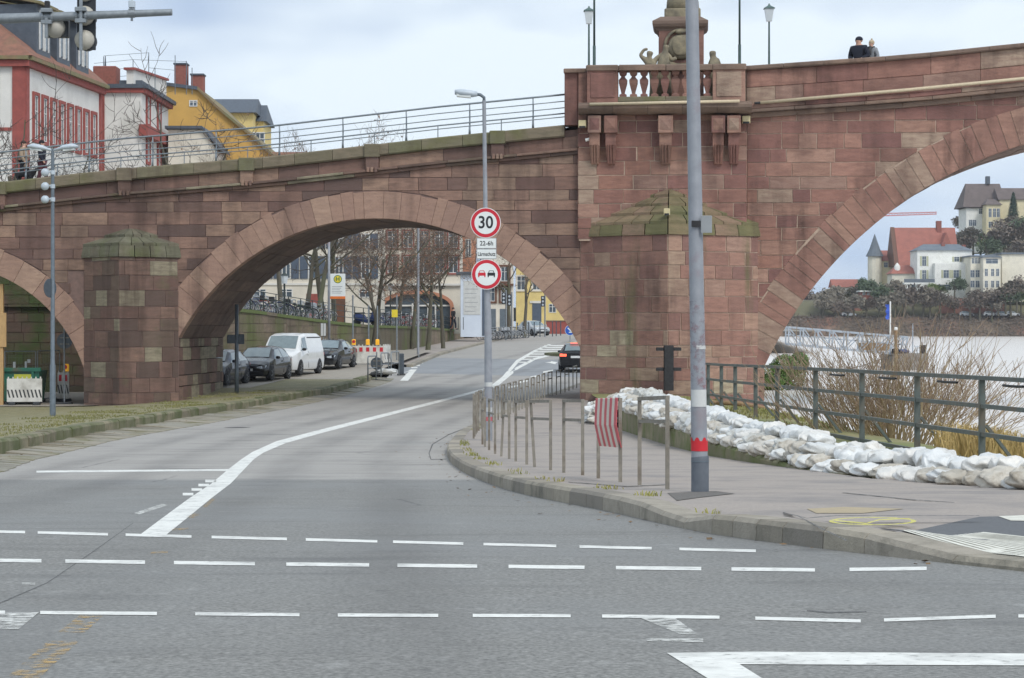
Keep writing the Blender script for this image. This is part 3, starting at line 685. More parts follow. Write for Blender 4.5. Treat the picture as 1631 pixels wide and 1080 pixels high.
# pier flanks under the springing of the road arch and the far pier flank
def flank(par, u, sgn, z1, mat, seed):
    fn = lambda a, b_, z: (u-sgn*b_, a, z)
    blocks(par, fn, .0, BW, courses(-.3, z1, [.42, .5, .46, .56], seed), (.6, 1.5), mat, seed, proud=.015, name='stone_block')
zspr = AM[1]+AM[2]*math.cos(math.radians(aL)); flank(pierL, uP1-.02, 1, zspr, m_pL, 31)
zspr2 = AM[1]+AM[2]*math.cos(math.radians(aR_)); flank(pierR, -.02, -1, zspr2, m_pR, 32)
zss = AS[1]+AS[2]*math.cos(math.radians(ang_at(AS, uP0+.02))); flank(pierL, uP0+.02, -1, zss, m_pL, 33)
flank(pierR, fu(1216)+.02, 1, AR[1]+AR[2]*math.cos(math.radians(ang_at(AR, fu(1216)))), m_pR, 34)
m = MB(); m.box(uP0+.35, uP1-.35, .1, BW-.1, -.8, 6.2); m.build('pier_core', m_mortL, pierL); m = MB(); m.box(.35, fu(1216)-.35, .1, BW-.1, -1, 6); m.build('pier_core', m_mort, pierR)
# cutwater piers: two facets meeting at a prow, slab and stepped stone cap
def cutwater(par, u0, u1, wp, z0, zc, slab, zap, mat, mcap, seed, hs, lens, gap=.014, steps=4, cc=None):
    um = (u0+u1)/2; r = random.Random(seed)
    A, B, Cc = Vector((u0, 0)), Vector((um, wp)), Vector((u1, 0))
    for P, Q in ((A, B), (B, Cc)):
        d = (Q-P); Ln = d.length; d.normalize(); n = Vector((d.y, -d.x))
        if n.y > 0: n = -n
        fn = lambda a, b_, z, P=P, d=d, n=n: (P.x+d.x*a-n.x*b_, P.y+d.y*a-n.y*b_, z)
        blocks(par, fn, 0.005, Ln-.005, cc if cc else courses(z0, zc, hs, seed), lens, mat, seed+int(P.x*7), proud=.012, gap=gap, back=.22)
    m = MB(); t = .0; m.loft([[(u0+t, .015, z), (um, wp+.03, z), (u1-t, .015, z)] for z in (z0-.5, zc)]); m.build('pier_core', m_mort if mat is m_pR else m_mortL, par)
    # cap slab and steps, each in stones along both facets
    def layer(s0, s1, za, zb, nst, ov):
        def ringp(s_, o_): return [Vector((um+(u0-um)*s_-o_, .02)), Vector((um, wp*s_-o_*.8)), Vector((um+(u1-um)*s_+o_, .02))]
        lo, hi = ringp(s0, ov), ringp(s1, ov*.4)
        for k in (0, 1):
            for i in range(nst):
                e = .006/max(.3, s0); t0, t1 = i/nst+e, (i+1)/nst-e; q = lambda R_, t_: R_[k].lerp(R_[k+1], t_)
                b0, b1, c0, c1 = q(lo, t0), q(lo, t1), q(hi, t0), q(hi, t1); h = .10 if zb-za > .16 else .03
                inn = Vector((um, .3)); bk = lambda p: p.lerp(inn, .55)
                MB().loft([[(b0.x, b0.y, za), (b1.x, b1.y, za), (bk(b1).x, bk(b1).y, za), (bk(b0).x, bk(b0).y, za)],
                           [(b0.x, b0.y, za+h), (b1.x, b1.y, za+h), (bk(b1).x, bk(b1).y, za+h), (bk(b0).x, bk(b0).y, za+h)],
                           [(c0.x, c0.y, zb), (c1.x, c1.y, zb), (bk(c1).x, bk(c1).y, zb), (bk(c0).x, bk(c0).y, zb)]]).build('cap_stone', mcap, par)
    layer(1, 1, zc, zc+slab, 4, .13)
    z = zc+slab; dz = (zap-z)/steps
    for k in range(steps):
        s0, s1 = 1-.9*k/steps, 1-.9*(k+1)/steps; layer(s0, s1+.02, z+dz*k, z+dz*(k+1), max(2, 5-k), .06)
zapR = fv(1066, 300, -.3)[1]; zapL = fv(206, 364, -.3)[1]
cutwater(pierR, fu(924), fu(1208), -2.3, .0, zcapR, .40, zapR, m_pR, m_cap, 41, None, (.6, 1.5), cc=(lambda hs: [(zcapR-sum(hs[:i+1]), zcapR-sum(hs[:i])) for i in range(len(hs))])([.6, .5, .5, .62, .6, .63, .55, .42, .4, .45, .5, .5]))
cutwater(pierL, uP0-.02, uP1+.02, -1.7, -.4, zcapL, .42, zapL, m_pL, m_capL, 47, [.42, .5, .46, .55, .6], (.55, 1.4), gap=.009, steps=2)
# tower front above the pier
WT = -.3
tfn = lambda a, b_, z: (a, WT+b_, z)
zsl = fv(1060, 179, -.4)[1]
def tcut(p, ctr):
    um = (fu(924)+fu(1208))/2; dz = (zapR-zcapR)/((fu(1208)-fu(924))/2)
    return p if ctr[1] > zapR-abs(ctr[0]-um)*dz*1.0-.5 else None
blocks(tower, tfn, uT0, uT1, courses(zcapR-.1, zsl-.02, [.44, .52, .4, .55, .36], 13), (.6, 1.5), m_sR, 17, tcut, back=.35)
for sgn, u in ((-1, uT0), (1, uT1)):
    blocks(tower, (lambda a, b_, z, u=u, sgn=sgn: (u-sgn*b_, WT+.012+a, z)), 0, .29, courses(zcapR-.1, zsl-.02, [.44, .52, .4], 14), (.29, .3), m_sR, 18, back=.2, proud=.004)
# left parapet: coping, frieze stones, string course, brackets
def rake(par, name, u0, u1, top, dt, h, wf, wb, lens, mat, seed, gap=.008, bev=.02):
    r = random.Random(seed); u = u0
    while u < u1-.05:
        v = min(u1, u+r.uniform(*lens)); 
        if u1-v < lens[0]*.4: v = u1
        a, c = u+gap, v-gap; t0, t1 = top(a)-dt, top(c)-dt; j = r.uniform(-.008, .008)
        MB().loft([[(q, wf+bev+j, t-h), (q, wf+j, t-h+bev), (q, wf+j, t-bev), (q, wf+bev+j, t), (q, wb, t), (q, wb, t-h)] for q, t in ((a, t0), (c, t1))]).build(name, mat, par); u = v
parL, parR = part('parapet'), part('parapet')
uPill = fu(899, -.3)
rake(parL, 'coping_stone', UL, uPill, zl, 0, .44, -.24, .55, (1.0, 2.2), m_cop, 51, bev=.05)
rake(parL, 'frieze_stone', UL, uT0, zl, .44, .46, -.04, .4, (1.2, 2.6), m_sL, 52)
rake(parL, 'moulding_stone', UL, uT0, zl, .90, .10, -.22, .3, (1.5, 2.6), m_pL, 53)
rake(parL, 'moulding_stone', UL, uT0, zl, 1.0, .12, -.12, .3, (1.5, 2.6), m_pL, 54)
for px in (-203, -3, 197, 392, 592, 792):
    u = fu(px, -.3); z = zl(u); br = MB(); br.bbox(u-.29, u+.29, -.34, .2, z-.46, z+.02, .03); o = br.build('bracket', m_cop, parL)
    b2 = MB(); b2.bbox(u-.24, u+.24, -.27, .1, z-.92, z-.46, .02)
    for k, h in ((-.30, .05), (-.33, .05), (-.28, .05)): pass
    b2.build('bracket_block', m_sL, o); 
    for q in range(3):
        b3 = MB(); b3.bbox(u-.2+q*.145, u-.2+q*.145+.11, -.31, -.2, z-1.02, z-.84, .02); b3.build('drop', m_sL, o)
# right parapet
rake(parR, 'coping_stone', uT1-.05, UR, zr, 0, .17, -.26, .5, (1.3, 2.4), m_copR, 55, bev=.04)
r_ = random.Random(5)
rake(parR, 'parapet_stone', uT1, UR, zr, .17, .62, -.07, .4, (1.2, 2.6), m_sR, 56); rake(parR, 'parapet_stone', uT1, UR, zr, .79, .62, -.05, .4, (1.0, 2.2), m_sR, 57)
rake(parR, 'moulding_stone', uT1, UR, zr, 1.41, .2, -.22, .3, (1.5, 2.6), m_sR, 58, bev=.04); rake(parR, 'moulding_stone', uT1, UR, zr, 1.61, .12, -.32, .3, (1.5, 2.6), m_copR, 59); rake(parR, 'moulding_stone', uT1, UR, zr, 1.73, .19, -.14, .3, (1.5, 2.6), m_copR, 60)
m = MB(); pts = [fv(a, c, -.3) for a, c in [(1211, 163.5), (1447, 143), (1631, 125), (1850, 104)]]; m.tube([(p[0], -.3, p[1]) for p in pts], .06, 8); o = m.build('conduit', m_pipe, parR, smooth=True)
m = MB(); p = pts[0]; m.tube([(p[0]-.22, -.3, p[1]-.02), (p[0]+.02, -.3, p[1])], .045, 8); m.build('cable_end', m_iron, parR)
# back parapet and deck
m = MB(); us = rng_(UL, UR, .8)
zd = lambda u: (zl(u)-.06) if u < -.6 else ((zr(u)-1.02) if u > uT1 else (zl(-.6)-.06)+((zr(uT1)-1.02)-(zl(-.6)-.06))*(u+.6)/(uT1+.6))
m.add([q for u in us for q in ((u, .4, zd(u)), (u, BW-.4, zd(u)))], [(2*i, 2*i+1, 2*i+3, 2*i+2) for i in range(len(us)-1)]); m.build('deck', m_deck, bridge)
rake(parR, 'back_parapet', -.2, UR, lambda u: zd(u)+1.0, 0, 1.6, BW-.4, BW+.1, (3, 5), m_sR, 61); rake(parL, 'back_coping', UL, -.2, lambda u: zd(u)+.05, 0, 1.2, BW-.4, BW+.2, (3, 5), m_cop, 62)

# balcony: consoles, slab, pedestals, balustrade
balc = part('balcony'); WB = -1.0
def rect(x0, x1, y0, y1, w_): a, z1 = fv(x0, y0, w_); c, z0 = fv(x1, y1, w_); return a, c, z0, z1
def bx_(name, x0, x1, y0, y1, w0, w1, mat, par=balc, bev=.02):
    a, c, z0, z1 = rect(x0, x1, y0, y1, w0); return MB().bbox(a, c, w0, w1, z0, z1, bev).build(name, mat, par)
for i, (x0, x1) in enumerate([(936, 957), (962, 983), (1048, 1072), (1133, 1155), (1158, 1180)]):
    o = bx_('console', x0, x1, 184, 211, WB+.12, WT, m_sR)
    a, c, z0, z1 = rect(x0, x1, 184, 211, WB+.12); um = (a+c)/2; zm = (z0+z1)/2; m = MB(); h = (c-a)*.36
    m.add([(um-h, WB+.115, z0+.1), (um+h, WB+.115, z0+.1), (um+h, WB+.115, z1-.1), (um-h, WB+.115, z1-.1), (um, WB+.06, zm)], [(0, 1, 4), (1, 2, 4), (2, 3, 4), (3, 0, 4)]); m.build('facet', m_sR, o)
    zb = fv(x0, 262, WT)[1]; m = MB(); e = .05
    m.loft([[(a+e, WB+.25, z0+.003), (c-e, WB+.25, z0+.003), (c-e, WT, z0+.003), (a+e, WT, z0+.003)], [(a+e, WT-.42, z0-.45), (c-e, WT-.42, z0-.45), (c-e, WT, z0-.45), (a+e, WT, z0-.45)],
            [(a+e+.05, WT-.12, zb), (c-e-.05, WT-.12, zb), (c-e-.05, WT, zb), (a+e+.05, WT, zb)]])
    for q in (.25, .5, .75):
        x = a+e+(c-a-2*e)*q; m.tube([(x, WT-.47, z0-.42), (x, WT-.16, zb+.05)], .03, 5)
    m.build('corbel', m_sR, o)
u0, z0 = fv(921, 179, WB); u1, z1 = fv(1198, 161, WB)
prof = [(WB+.2, z0-.05), (WB+.1, z0), (WB+.02, z0+.06), (WB-.06, z0+.14), (WB-.06, z0+.25), (WB+.02, z0+.3), (WB+.04, z1), (.3, z1), (.3, z0-.05)]
us = rng_(u0, u1, 1.3)
for a, c in zip(us, us[1:]): MB().loft([[(q, w_, z) for w_, z in prof] for q in (a+.006, c-.006)]).build('slab_stone', m_copR, balc)
bx_('pedestal_block', 934.5, 984, 109, 163, WB+.1, WB+.75, m_sR); bx_('pedestal_block', 1135, 1187, 107, 161, WB+.1, WB+.75, m_sR)
for x0, x1, y0, y1 in ((940, 979, 116, 155), (1141, 1181, 114, 153)): bx_('panel', x0, x1, y0, y1, WB+.07, WB+.2, m_sR)
bx_('end_pillar', 899, 921, 113, 199, -.42, .5, m_sR, tower, .03); bx_('end_pillar', 921, 935, 111, 199, -.55, .5, m_sR, tower, .03)
bx_('end_pillar_cap', 897.5, 936, 109, 115, -.6, .55, m_copR, tower, .03)
for x0, x1, y in ((933, 985, 105), (985, 1060, 104.5), (1060, 1135, 104), (1134, 1189, 103)): bx_('handrail_stone', x0+.1, x1-.1, y-1.5, y+6.8, WB+.02, WB+.82, m_copR, balc, .04)
bx_('plinth_stone', 984, 1060, 154, 161, WB+.12, WB+.7, m_cop); bx_('plinth_stone', 1060.2, 1135, 153.5, 161, WB+.12, WB+.7, m_cop)
zb, zt_ = fv(1060, 154, WB+.4)[1], fv(1060, 111, WB+.4)[1]; hb = zt_-zb
def baluster(u):
    m = MB(); w_ = WB+.42
    for r, h in [] : pass
    prof_ = [(.13, 0), (.13, .08), (.06, .12), (.075, .2), (.15, .5), (.155, .62), (.09, .7), (.06, .76), (.12, .82), (.14, .88), (.14, 1.0)]
    m.loft([[(u-r, w_-r, zb+h*hb), (u+r, w_-r, zb+h*hb), (u+r, w_+r, zb+h*hb), (u-r, w_+r, zb+h*hb)] for r, h in prof_]); return m.build('baluster', m_sR, balc)
ub0, ub1 = fu(984, WB+.4), fu(1135, WB+.4)
for i in range(9): baluster(ub0+(ub1-ub0)*(i+.5)/9)
m = MB(); q0, q1 = fv(939, 166, WB-.12), fv(1178, 161, WB-.12); m.tube([(q0[0], WB-.12, q0[1]), (q1[0], WB-.12, q1[1])], .055, 8); o = m.build('conduit', m_pipe, balc, smooth=True)
# balcony floor
m = MB(); m.box(u0+.1, u1-.1, WB+.1, .5, z1-.06, z1-.004); m.build('balcony_floor', m_deck, balc)
# pedestal of the statue with cornice, relief, side figures
stat = part('statue_pedestal'); WS = .9
def bz(name, x0, x1, y0, y1, w0, w1, mat, bev=.03): return bx_(name, x0, x1, y0, y1, w0, w1, mat, stat, bev)
a, c, z0, z1 = rect(1049, 1121, 46, 163, WS); MB().bbox(a, c, WS, WS+1.7, zd(3)-.2, z1, .02).build('shaft', m_sR, stat)
a, c, z0, z1 = rect(1039, 1128, 30, 46, WS-.2); um = (a+c)/2; hw = (c-a)/2
MB().loft([[(um-h, WS+.85-h, z), (um+h, WS+.85-h, z), (um+h, WS+.85+h, z), (um-h, WS+.85+h, z)] for h, z in ((hw*.83, z0-.02), (hw*.86, z0+.05), (hw*.95, z0+.12), (hw, z0+.22), (hw, z0+.33), (hw*.86, z1+.02), (hw*.74, z1+.1), (hw*.7, z1+.12))]).build('cornice', m_copR, stat)
a, c, z0, z1 = rect(1058, 1116, 12, 26, WS); MB().bbox(a, c, WS+.2, WS+1.5, z0-.12, z1, .04).build('plinth', m_sculpt, stat)
m = MB(); um = (a+c)/2
m.loft([[(um+r*math.cos(t)*1.0, WS+.85+r*math.sin(t), z) for t in [k*math.pi/6 for k in range(12)]] for r, z in ((.62, z1), (.6, z1+.3), (.5, z1+.9), (.42, z1+1.5), (.46, z1+1.8), (.36, z1+2.1), (.12, z1+2.2), (.17, z1+2.4), (.1, z1+2.6))]); m.build('draped_figure', m_sculpt, stat, smooth=True)
a, c, z0, z1 = rect(1063, 1105, 53, 104, WS-.1); um = (a+c)/2; zm = z0+(z1-z0)*.58
m = MB(); m.lathe([(.02, -.2), (.3, -.2), (.42, -.16), (.46, -.1), (.5, 0)], 20, (um, WS, zm), 'y'); m.sph((um, WS-.19, zm+.02), (.34, .05, .4), 12, 8); m.build('medallion', m_sculpt, stat, smooth=True)
m = MB()
for k in range(5): m.tube([(um+(.62-.07*k)*math.cos(t), WS-.06-.03*k, zm-.25-.11*k+(.42-.05*k)*math.sin(t)) for t in [math.pi+i*math.pi/10 for i in range(11)]], .05, 6)
m.tube([(um+.58*math.cos(t), WS-.05, zm+.02+.62*math.sin(t)) for t in [i*math.pi/12 for i in range(13)]], .06, 6); m.sph((um, WS-.12, z1+.05), (.2, .1, .09)); m.build('garland', m_sculpt, stat, smooth=True)
def skin(name, chains, mat, parent, sub=2, root=0, loc=(0, 0, 0), rot=(0, 0, 0)):
    """one continuous body grown from connected joints: chains of (x, y, z, r) or (key) joints shared by name"""
    vs, rs, es, ids = [], [], [], {}
    for ch in chains:
        prev = None
        for j in ch:
            k = j[0]
            if k not in ids: ids[k] = len(vs); vs.append(j[1:4]); rs.append(j[4])
            if prev is not None and (prev, ids[k]) not in es: es.append((prev, ids[k]))
            prev = ids[k]
    me = bpy.data.meshes.new(name); me.from_pydata(vs, es, []); o = bpy.data.objects.new(name, me); COL.objects.link(o)
    md = o.modifiers.new('skin', 'SKIN'); md.use_smooth_shade = True
    for i, sv in enumerate(me.skin_vertices[0].data): sv.radius = (rs[i], rs[i]) if not hasattr(rs[i], '__len__') else rs[i]; sv.use_root = (i == root)
    sb = o.modifiers.new('sub', 'SUBSURF'); sb.levels = sub; sb.render_levels = sub
    bpy.context.view_layer.update()
    m2 = bpy.data.meshes.new_from_object(o.evaluated_get(bpy.context.evaluated_depsgraph_get())); m2.name = name
    bpy.data.objects.remove(o); bpy.data.meshes.remove(me)
    m2.materials.clear(); m2.materials.append(mat); m2.polygons.foreach_set('use_smooth', [True]*len(m2.polygons))
    o = bpy.data.objects.new(name, m2); COL.objects.link(o); o.parent = parent; o.location = loc; o.rotation_euler = rot; return o
# reclining figure with raised arm (left) and looking figure (right), standing behind the balustrade on the pedestal's foot
def P3(px, py, w_): q = fv(px, py, w_); return (q[0], w_, q[1])
WG = .35
foot_z = zd(2)-.1
J = lambda k, px, py, r, dw=0: (k,)+P3(px, py, WG+dw)+(r,)
skin('river_figure', [[J('pel', 1047, 125, .27), J('wa', 1043, 112, .22), J('ch', 1035, 99, .25), J('nk', 1034, 90.5, .08), J('hd', 1035, 85.5, .14), J('ht', 1036, 81, .12)],
    [J('ch', 1035, 99, .25), J('s1', 1029, 97, .11), J('e1', 1019.5, 88, .075), J('w1', 1026, 79, .06), J('h1', 1032, 78.2, .055)],
    [J('ch', 1035, 99, .25), J('s2', 1042, 98, .12), J('e2', 1047, 92, .09), J('w2', 1053, 87, .07), J('h2', 1058, 84, .06)],
    [J('pel', 1047, 125, .27), J('k1', 1058, 104, .2), J('f1', 1064, 126, .12)], [J('pel', 1047, 125, .27), J('bs', 1046, 150, .3), J('bf', 1046, 163, .34)]], m_sculpt, stat)
skin('river_figure', [[J('pel', 1137, 122, .28), J('ch', 1137.5, 100, .24), J('nk', 1136, 91, .09), J('hd', 1135, 85, .145), J('ht', 1135, 80.5, .12)],
    [J('ch', 1137.5, 100, .24), J('s1', 1143, 98, .13), J('e1', 1146, 108, .1), J('w1', 1141, 118, .07)], [J('ch', 1137.5, 100, .24), J('s2', 1132, 98, .12), J('e2', 1130, 110, .1)],
    [J('pel', 1137, 122, .28), J('bs', 1137, 150, .3), J('bf', 1137, 163, .34)]], m_sculpt, stat)
skin('seated_figure', [[J('pel', 1056, 112, .3), J('ch', 1058, 92, .26), J('nk', 1060, 82, .09), J('hd', 1061, 76, .14), J('ht', 1062, 71, .12)], [J('ch', 1058, 92, .26), J('s', 1064, 88, .12), J('e', 1070, 96, .1), J('h', 1078, 92, .07)], [J('pel', 1056, 112, .3), J('b', 1056, 140, .34), J('bf', 1056, 160, .4)]], m_sculpt, stat)
# iron tie on the pier, small lights and a camera fixed to the bridge
um = (fu(924)+fu(1208))/2
tie = thing('iron_mooring_post', 'black iron post with two short cross arms on the pier front', 'mooring post', (0, 0, 0))
q = AT(1065, 550, 77.4); z0 = AT(1065, 622, 77.4).z; k = 77.4/F
m = MB(); m.bbox(q.x-7.5*k, q.x+7.5*k, 77.2, 77.6, z0, q.z, .02); m.build('post', m_iron, tie)
for py in (556, 588):
    m = MB(); z = AT(0, py, 77.4).z; m.bbox(q.x-20*k, q.x-7.6*k, 77.28, 77.5, z-.06, z+.06, .02); m.build('cross_arm', m_iron, tie); m = MB(); m.bbox(q.x+7.6*k, q.x+20*k, 77.28, 77.5, z-.06, z+.06, .02); m.build('cross_arm', m_iron, tie)
m_lbox = M('beige_lamp_housing', sc(206, 192, 150), sc(190, 178, 140), rough=.5)
def lbox(px, py, wd, hg, w_, label):
    t = tag(bx_('floodlight', px-wd/2, px+wd/2, py-hg/2, py+hg/2, w_-.3, w_-.05, m_lbox, None, .02), label, 'floodlight', None); t.matrix_world = bridge.matrix_basis.copy() if False else Matrix.Translation((X0, Y0, 0)) @ Matrix.Rotation(-TH, 4, 'Z')
    a, c, z0, z1 = rect(px-wd/2, px+wd/2, py-hg/2, py+hg/2, w_-.3)
    MB().box((a+c)/2-.04, (a+c)/2+.04, w_-.06, w_+.12, (z0+z1)/2-.05, (z0+z1)/2+.05).build('mount', m_iron, t)
    MB().box(a+.03, c-.03, w_-.315, w_-.29, z0-.02, z0+.05).build('visor', m_iron, t)
lbox(927.5, 197, 12.5, 11.5, -.45, 'beige box floodlight under the balcony beside the end pillar'); lbox(1188.5, 190, 13, 11.5, -.2, 'beige box floodlight under the balcony beside the river arch'); lbox(1062, 337, 10, 10, -2.05, 'small beige box floodlight on the mossy pier cap')
t = thing('security_camera', 'small white security camera under the left balcony consoles', 'camera', (0, 0, 0)); t.matrix_world = Matrix.Translation((X0, Y0, 0)) @ Matrix.Rotation(-TH, 4, 'Z')
m_white = M('white_plastic', sc(226, 226, 222), sc(212, 212, 208), rough=.45)
a = P3(944, 214, WT-.05); m = MB(); m.tube([a, (a[0], WT-.3, a[2]-.02), (a[0]-.02, WT-.3, a[2]-.15)], .03, 6); m.build('arm', m_white, t); m = MB(); m.tube([(a[0]+.08, WT-.3, a[2]-.14), (a[0]-.25, WT-.36, a[2]-.24)], .06, 8); m.build('housing', m_white, t)

# steel railing on the left parapet
rail = thing('bridge_railing', 'grey five-rail steel railing on the left parapet of the bridge', 'railing', (X0, Y0, 0), -TH)
m_rl = M('railing_steel', sc(140, 148, 154), sc(122, 130, 136), scale=12, rough=.45, metal=.5)
RW = .05; us = rng_(UL, uPill-.02, 1.2)
for h, r in ((1.15, .035), (.9, .018), (.66, .018), (.45, .026), (.32, .018)):
    m = MB(); m.tube([(u, RW, zl(u)+h) for u in us], r, 6); m.build('rail', m_rl, rail, smooth=True)
px = -312.5; i = 1
while px < 890:
    u = fu(px, RW)
    if i % 2 == 0:
        m = MB(); m.tube([(u, RW, zl(u)-.02), (u, RW, zl(u)+.2), (u, RW+.06, zl(u)+.45), (u, RW+.06, zl(u)+.8), (u, RW, zl(u)+1.14)], [.05, .04, .03, .028, .025], 6); m.build('post', m_rl, rail, smooth=True)
    else: m = MB(); m.tube([(u, RW, zl(u)-.02), (u, RW, zl(u)+.45)], .02, 6); m.build('short_post', m_rl, rail)
    px += 50.5; i += 1
# ------------------------------------------------------------------ poles, signs and street furniture
m_pole = M('grey_painted_pole', sc(156, 159, 165), sc(138, 142, 148), scale=5, rough=.55, metal=.2, stain=sc(150, 134, 138), sscale=2.5, spos=(.58, .8))
m_poleD = M('dark_grey_base', sc(100, 106, 114), sc(86, 92, 100), scale=6, rough=.7)
m_lampg = M('grey_lamp_post', sc(112, 122, 130), sc(96, 106, 114), scale=6, rough=.5, metal=.3)
m_lampw = M('pale_lamp_housing', sc(190, 200, 208), sc(172, 182, 190), scale=6, rough=.4)
m_glass = M('lamp_glass', sc(214, 218, 216), sc(196, 202, 202), rough=.25)
m_galv = M('weathered_steel_frame', sc(150, 144, 132), sc(126, 121, 112), scale=10, rough=.6, metal=.3, stain=sc(112, 100, 86), sscale=3)
m_signw = M('sign_white', sc(226, 230, 228), sc(218, 222, 220), rough=.45, scale=2)
m_signr = M('sign_red', sc(200, 34, 52), sc(190, 30, 48), rough=.45, scale=2)
m_signk = M('sign_black', sc(30, 32, 36), sc(26, 28, 32), rough=.5)
m_signb = M('sign_back_grey', sc(84, 92, 100), sc(72, 80, 88), rough=.55, metal=.2, scale=8)
m_red = M('red_paper', sc(206, 40, 50), sc(192, 36, 46), rough=.6); m_paper = M('white_paper', sc(206, 208, 206), sc(190, 192, 190), rough=.7)
m_edge = M('sign_edge', sc(150, 154, 156), rough=.5)
def pv(x, y): return pz(x, y)
# near mast on the pavement
p = G(1115, 790, .12); D = p.y; k = D/F
mast = thing('signal_mast', 'tall grey steel mast with red and white stickers on the pavement corner', 'mast', (p.x, p.y, pz(0, p.y)))
m = MB(); zt = 6.6; base = .36; lean = -.11
m.lathe([(.082, base-.02), (.075, 1.2), (.066, 4.2), (.058, zt)], 20, (0, 0, 0)); 
m.v = [(x+lean*(z/ zt)*1.0, y, z) for x, y, z in m.v]; auto(m.build('shaft', m_pole, mast), 60)
m = MB(); m.lathe([(.088, -.1), (.088, base-.015), (.082, base)], 20); auto(m.build('sleeve', m_poleD, mast), 60)
m = MB(); m.lathe([(.0905, base-.06), (.0905, base-.045)], 20); m.build('band', m_lampg, mast)
def wrap(z0, z1, a0, a1, mat, nm, jag=0, r0=.0835):
    m = MB(); n = 12; vs = []
    for i in range(n+1):
        a = math.radians(a0+(a1-a0)*i/n); r = r0-.0055*((z0-base)/1.0)*.3+.001
        vs += [(r*math.cos(a)+lean*z0/zt, r*math.sin(a), z0), (r*math.cos(a)+lean*z1/zt, r*math.sin(a), z1+(jag*(1 if i % 4 < 2 else -1.2) if jag else 0))]
    m.add(vs, [(2*i, 2*i+2, 2*i+3, 2*i+1) for i in range(n)]); m.build(nm, mat, mast, fix=False)
wrap(.36+.05, .36+.17, 190, 352, m_red, 'red_sticker', .016, .0845); wrap(.92-.07, .92+.1, 205, 340, m_paper, 'white_sticker', 0, .0815); wrap(1.42, 1.46, 255, 345, m_paper, 'small_sticker', .004, .081)
m_smear = M('red_smear', sc(158, 124, 130), sc(152, 136, 142), wear=.37)
wrap(1.0, 1.9, 200, 340, m_smear, 'paint_smear', 0, .0808)
m = MB(); q = AT(1113, 357, D); zz = q.z-pz(0, D); m.bbox(.0, .11, -.10, -.09, zz-.09, zz+.08, .004)
m.build('plate', m_edge, mast); m = MB(); m.box(-.09, .02, -.095, -.06, zz-.03, zz+.03); m.build('plate_clamp', m_iron, mast)
m_grate = M('cast_plate', sc(120, 116, 110), sc(104, 100, 96), scale=40, bump=.6)
def ground_quad(px, mat, nm): return drape([G(a, c, lambda y: .12) for a, c in px], mat, pave, pz, nm, .005)
ground_quad([(1063, 792), (1140, 789), (1170, 793), (1078, 803)], m_grate, 'base_plate')
# lamp post with the speed and overtaking signs
p = G(778, 702, .16); D = p.y; k = D/F; z0 = pz(0, D)
lamp = thing('street_lamp', 'slim grey street lamp carrying the speed limit and no-overtaking signs', 'street lamp', (p.x, D, z0))
H = (702-160)*k; dx = (771-778)*k
m = MB(); m.tube([(0, 0, -.05), (0, 0, .9), (dx*.12, 0, 2.6), (dx*.5, 0, 3.6), (dx, 0, H)], [.085, .085, .075, .05, .04], 14); auto(m.build('post', m_pole, lamp), 60)
m = MB(); m.tube([(dx, 0, H-.02), (dx, 0, H+.06), (dx-.08, -.02, H+.12), (dx-.2, -.04, H+.13)], .035, 10); m.build('arm', m_lampg, lamp, smooth=True)
m = MB(); ring = lambda x, a, b_, c: [(x, -.05+a*math.cos(t), c+b_*math.sin(t)) for t in [i*math.pi/6 for i in range(12)]]
m.loft([ring(dx-.14, .06, .05, H+.13), ring(dx-.25, .11, .075, H+.135), ring(dx-.5, .13, .085, H+.155), ring(dx-.62, .1, .05, H+.17)]); m.build('lamp_head', m_lampw, lamp, smooth=True)
m = MB(); m.loft([[(dx-.28+x, -.05+y, H+.1+.03*(-x/.3)-z) for x, y in ((0, -.09), (0, .09), (-.3, .1), (-.3, -.1))] for z in (0, .055)]); m.build('lamp_lens', m_glass, lamp)
for zf_, mt in ((.42, m_red), (1.15, m_paper), (.62, m_paper)):
    m = MB(); m.lathe([(.0855, zf_), (.0855, zf_+.09)], 14); m.build('sticker', mt, lamp)
def disc(par, r, y, mat, nm, n=40, th=.012, z=0, x=0):
    m = MB(); m.lathe([(r, y), (r, y+th)], n, (x, 0, z), 'y'); return m.build(nm, mat, par)
def round_sign(px, py, name, label):
    q = AT(px, py, D-.12); t = thing(name, label, 'road sign', (q.x, D-.12, q.z)); r = 24.2*k
    disc(t, r, 0, m_signw, 'panel'); disc(t, r*.955, -.004, m_signr, 'red_ring', th=.003); disc(t, r*.735, -.0075, m_signw, 'white_field', th=.003)
    m = MB(); m.box(-.1, .1, .013, .05, -.05, .05); m.build('clamp', m_galv, t); return t, r
s1, r = round_sign(773.5, 355, 'speed_limit_sign', 'round white sign with red ring reading 30 on the lamp post')
text_part('30', r*1.12, m_signk, s1, (0, -.009, 0), xs=.9, bold=.006)
s2, r = round_sign(775, 437, 'no_overtaking_sign', 'round sign with red ring showing a red and a black car')
def carsym(x, mat, nm):
    m = MB(); y0, y1 = -.0105, -.008; w_ = r*.25
    def pr(pts): m.prism([(x+a*w_, b_*w_) for a, b_ in pts], ID, y0, y1)
    pr([(-1, -.35), (1, -.35), (1, .3), (.85, .45), (-.85, .45), (-1, .3)]); pr([(-.95, -.75), (-.65, -.75), (-.65, -.33), (-.95, -.33)]); pr([(.65, -.75), (.95, -.75), (.95, -.33), (.65, -.33)])
    for a in (((-.78, .44), (-.62, .44), (-.47, .86), (-.6, .98)), ((.62, .44), (.78, .44), (.6, .98), (.47, .86))): pr(a)
    pr([(-.6, .86), (.6, .86), (.55, 1), (-.55, 1)]); m.build(nm, mat, s2)
carsym(-r*.31, m_signr, 'car_symbol'); carsym(r*.31, m_signk, 'car_symbol')
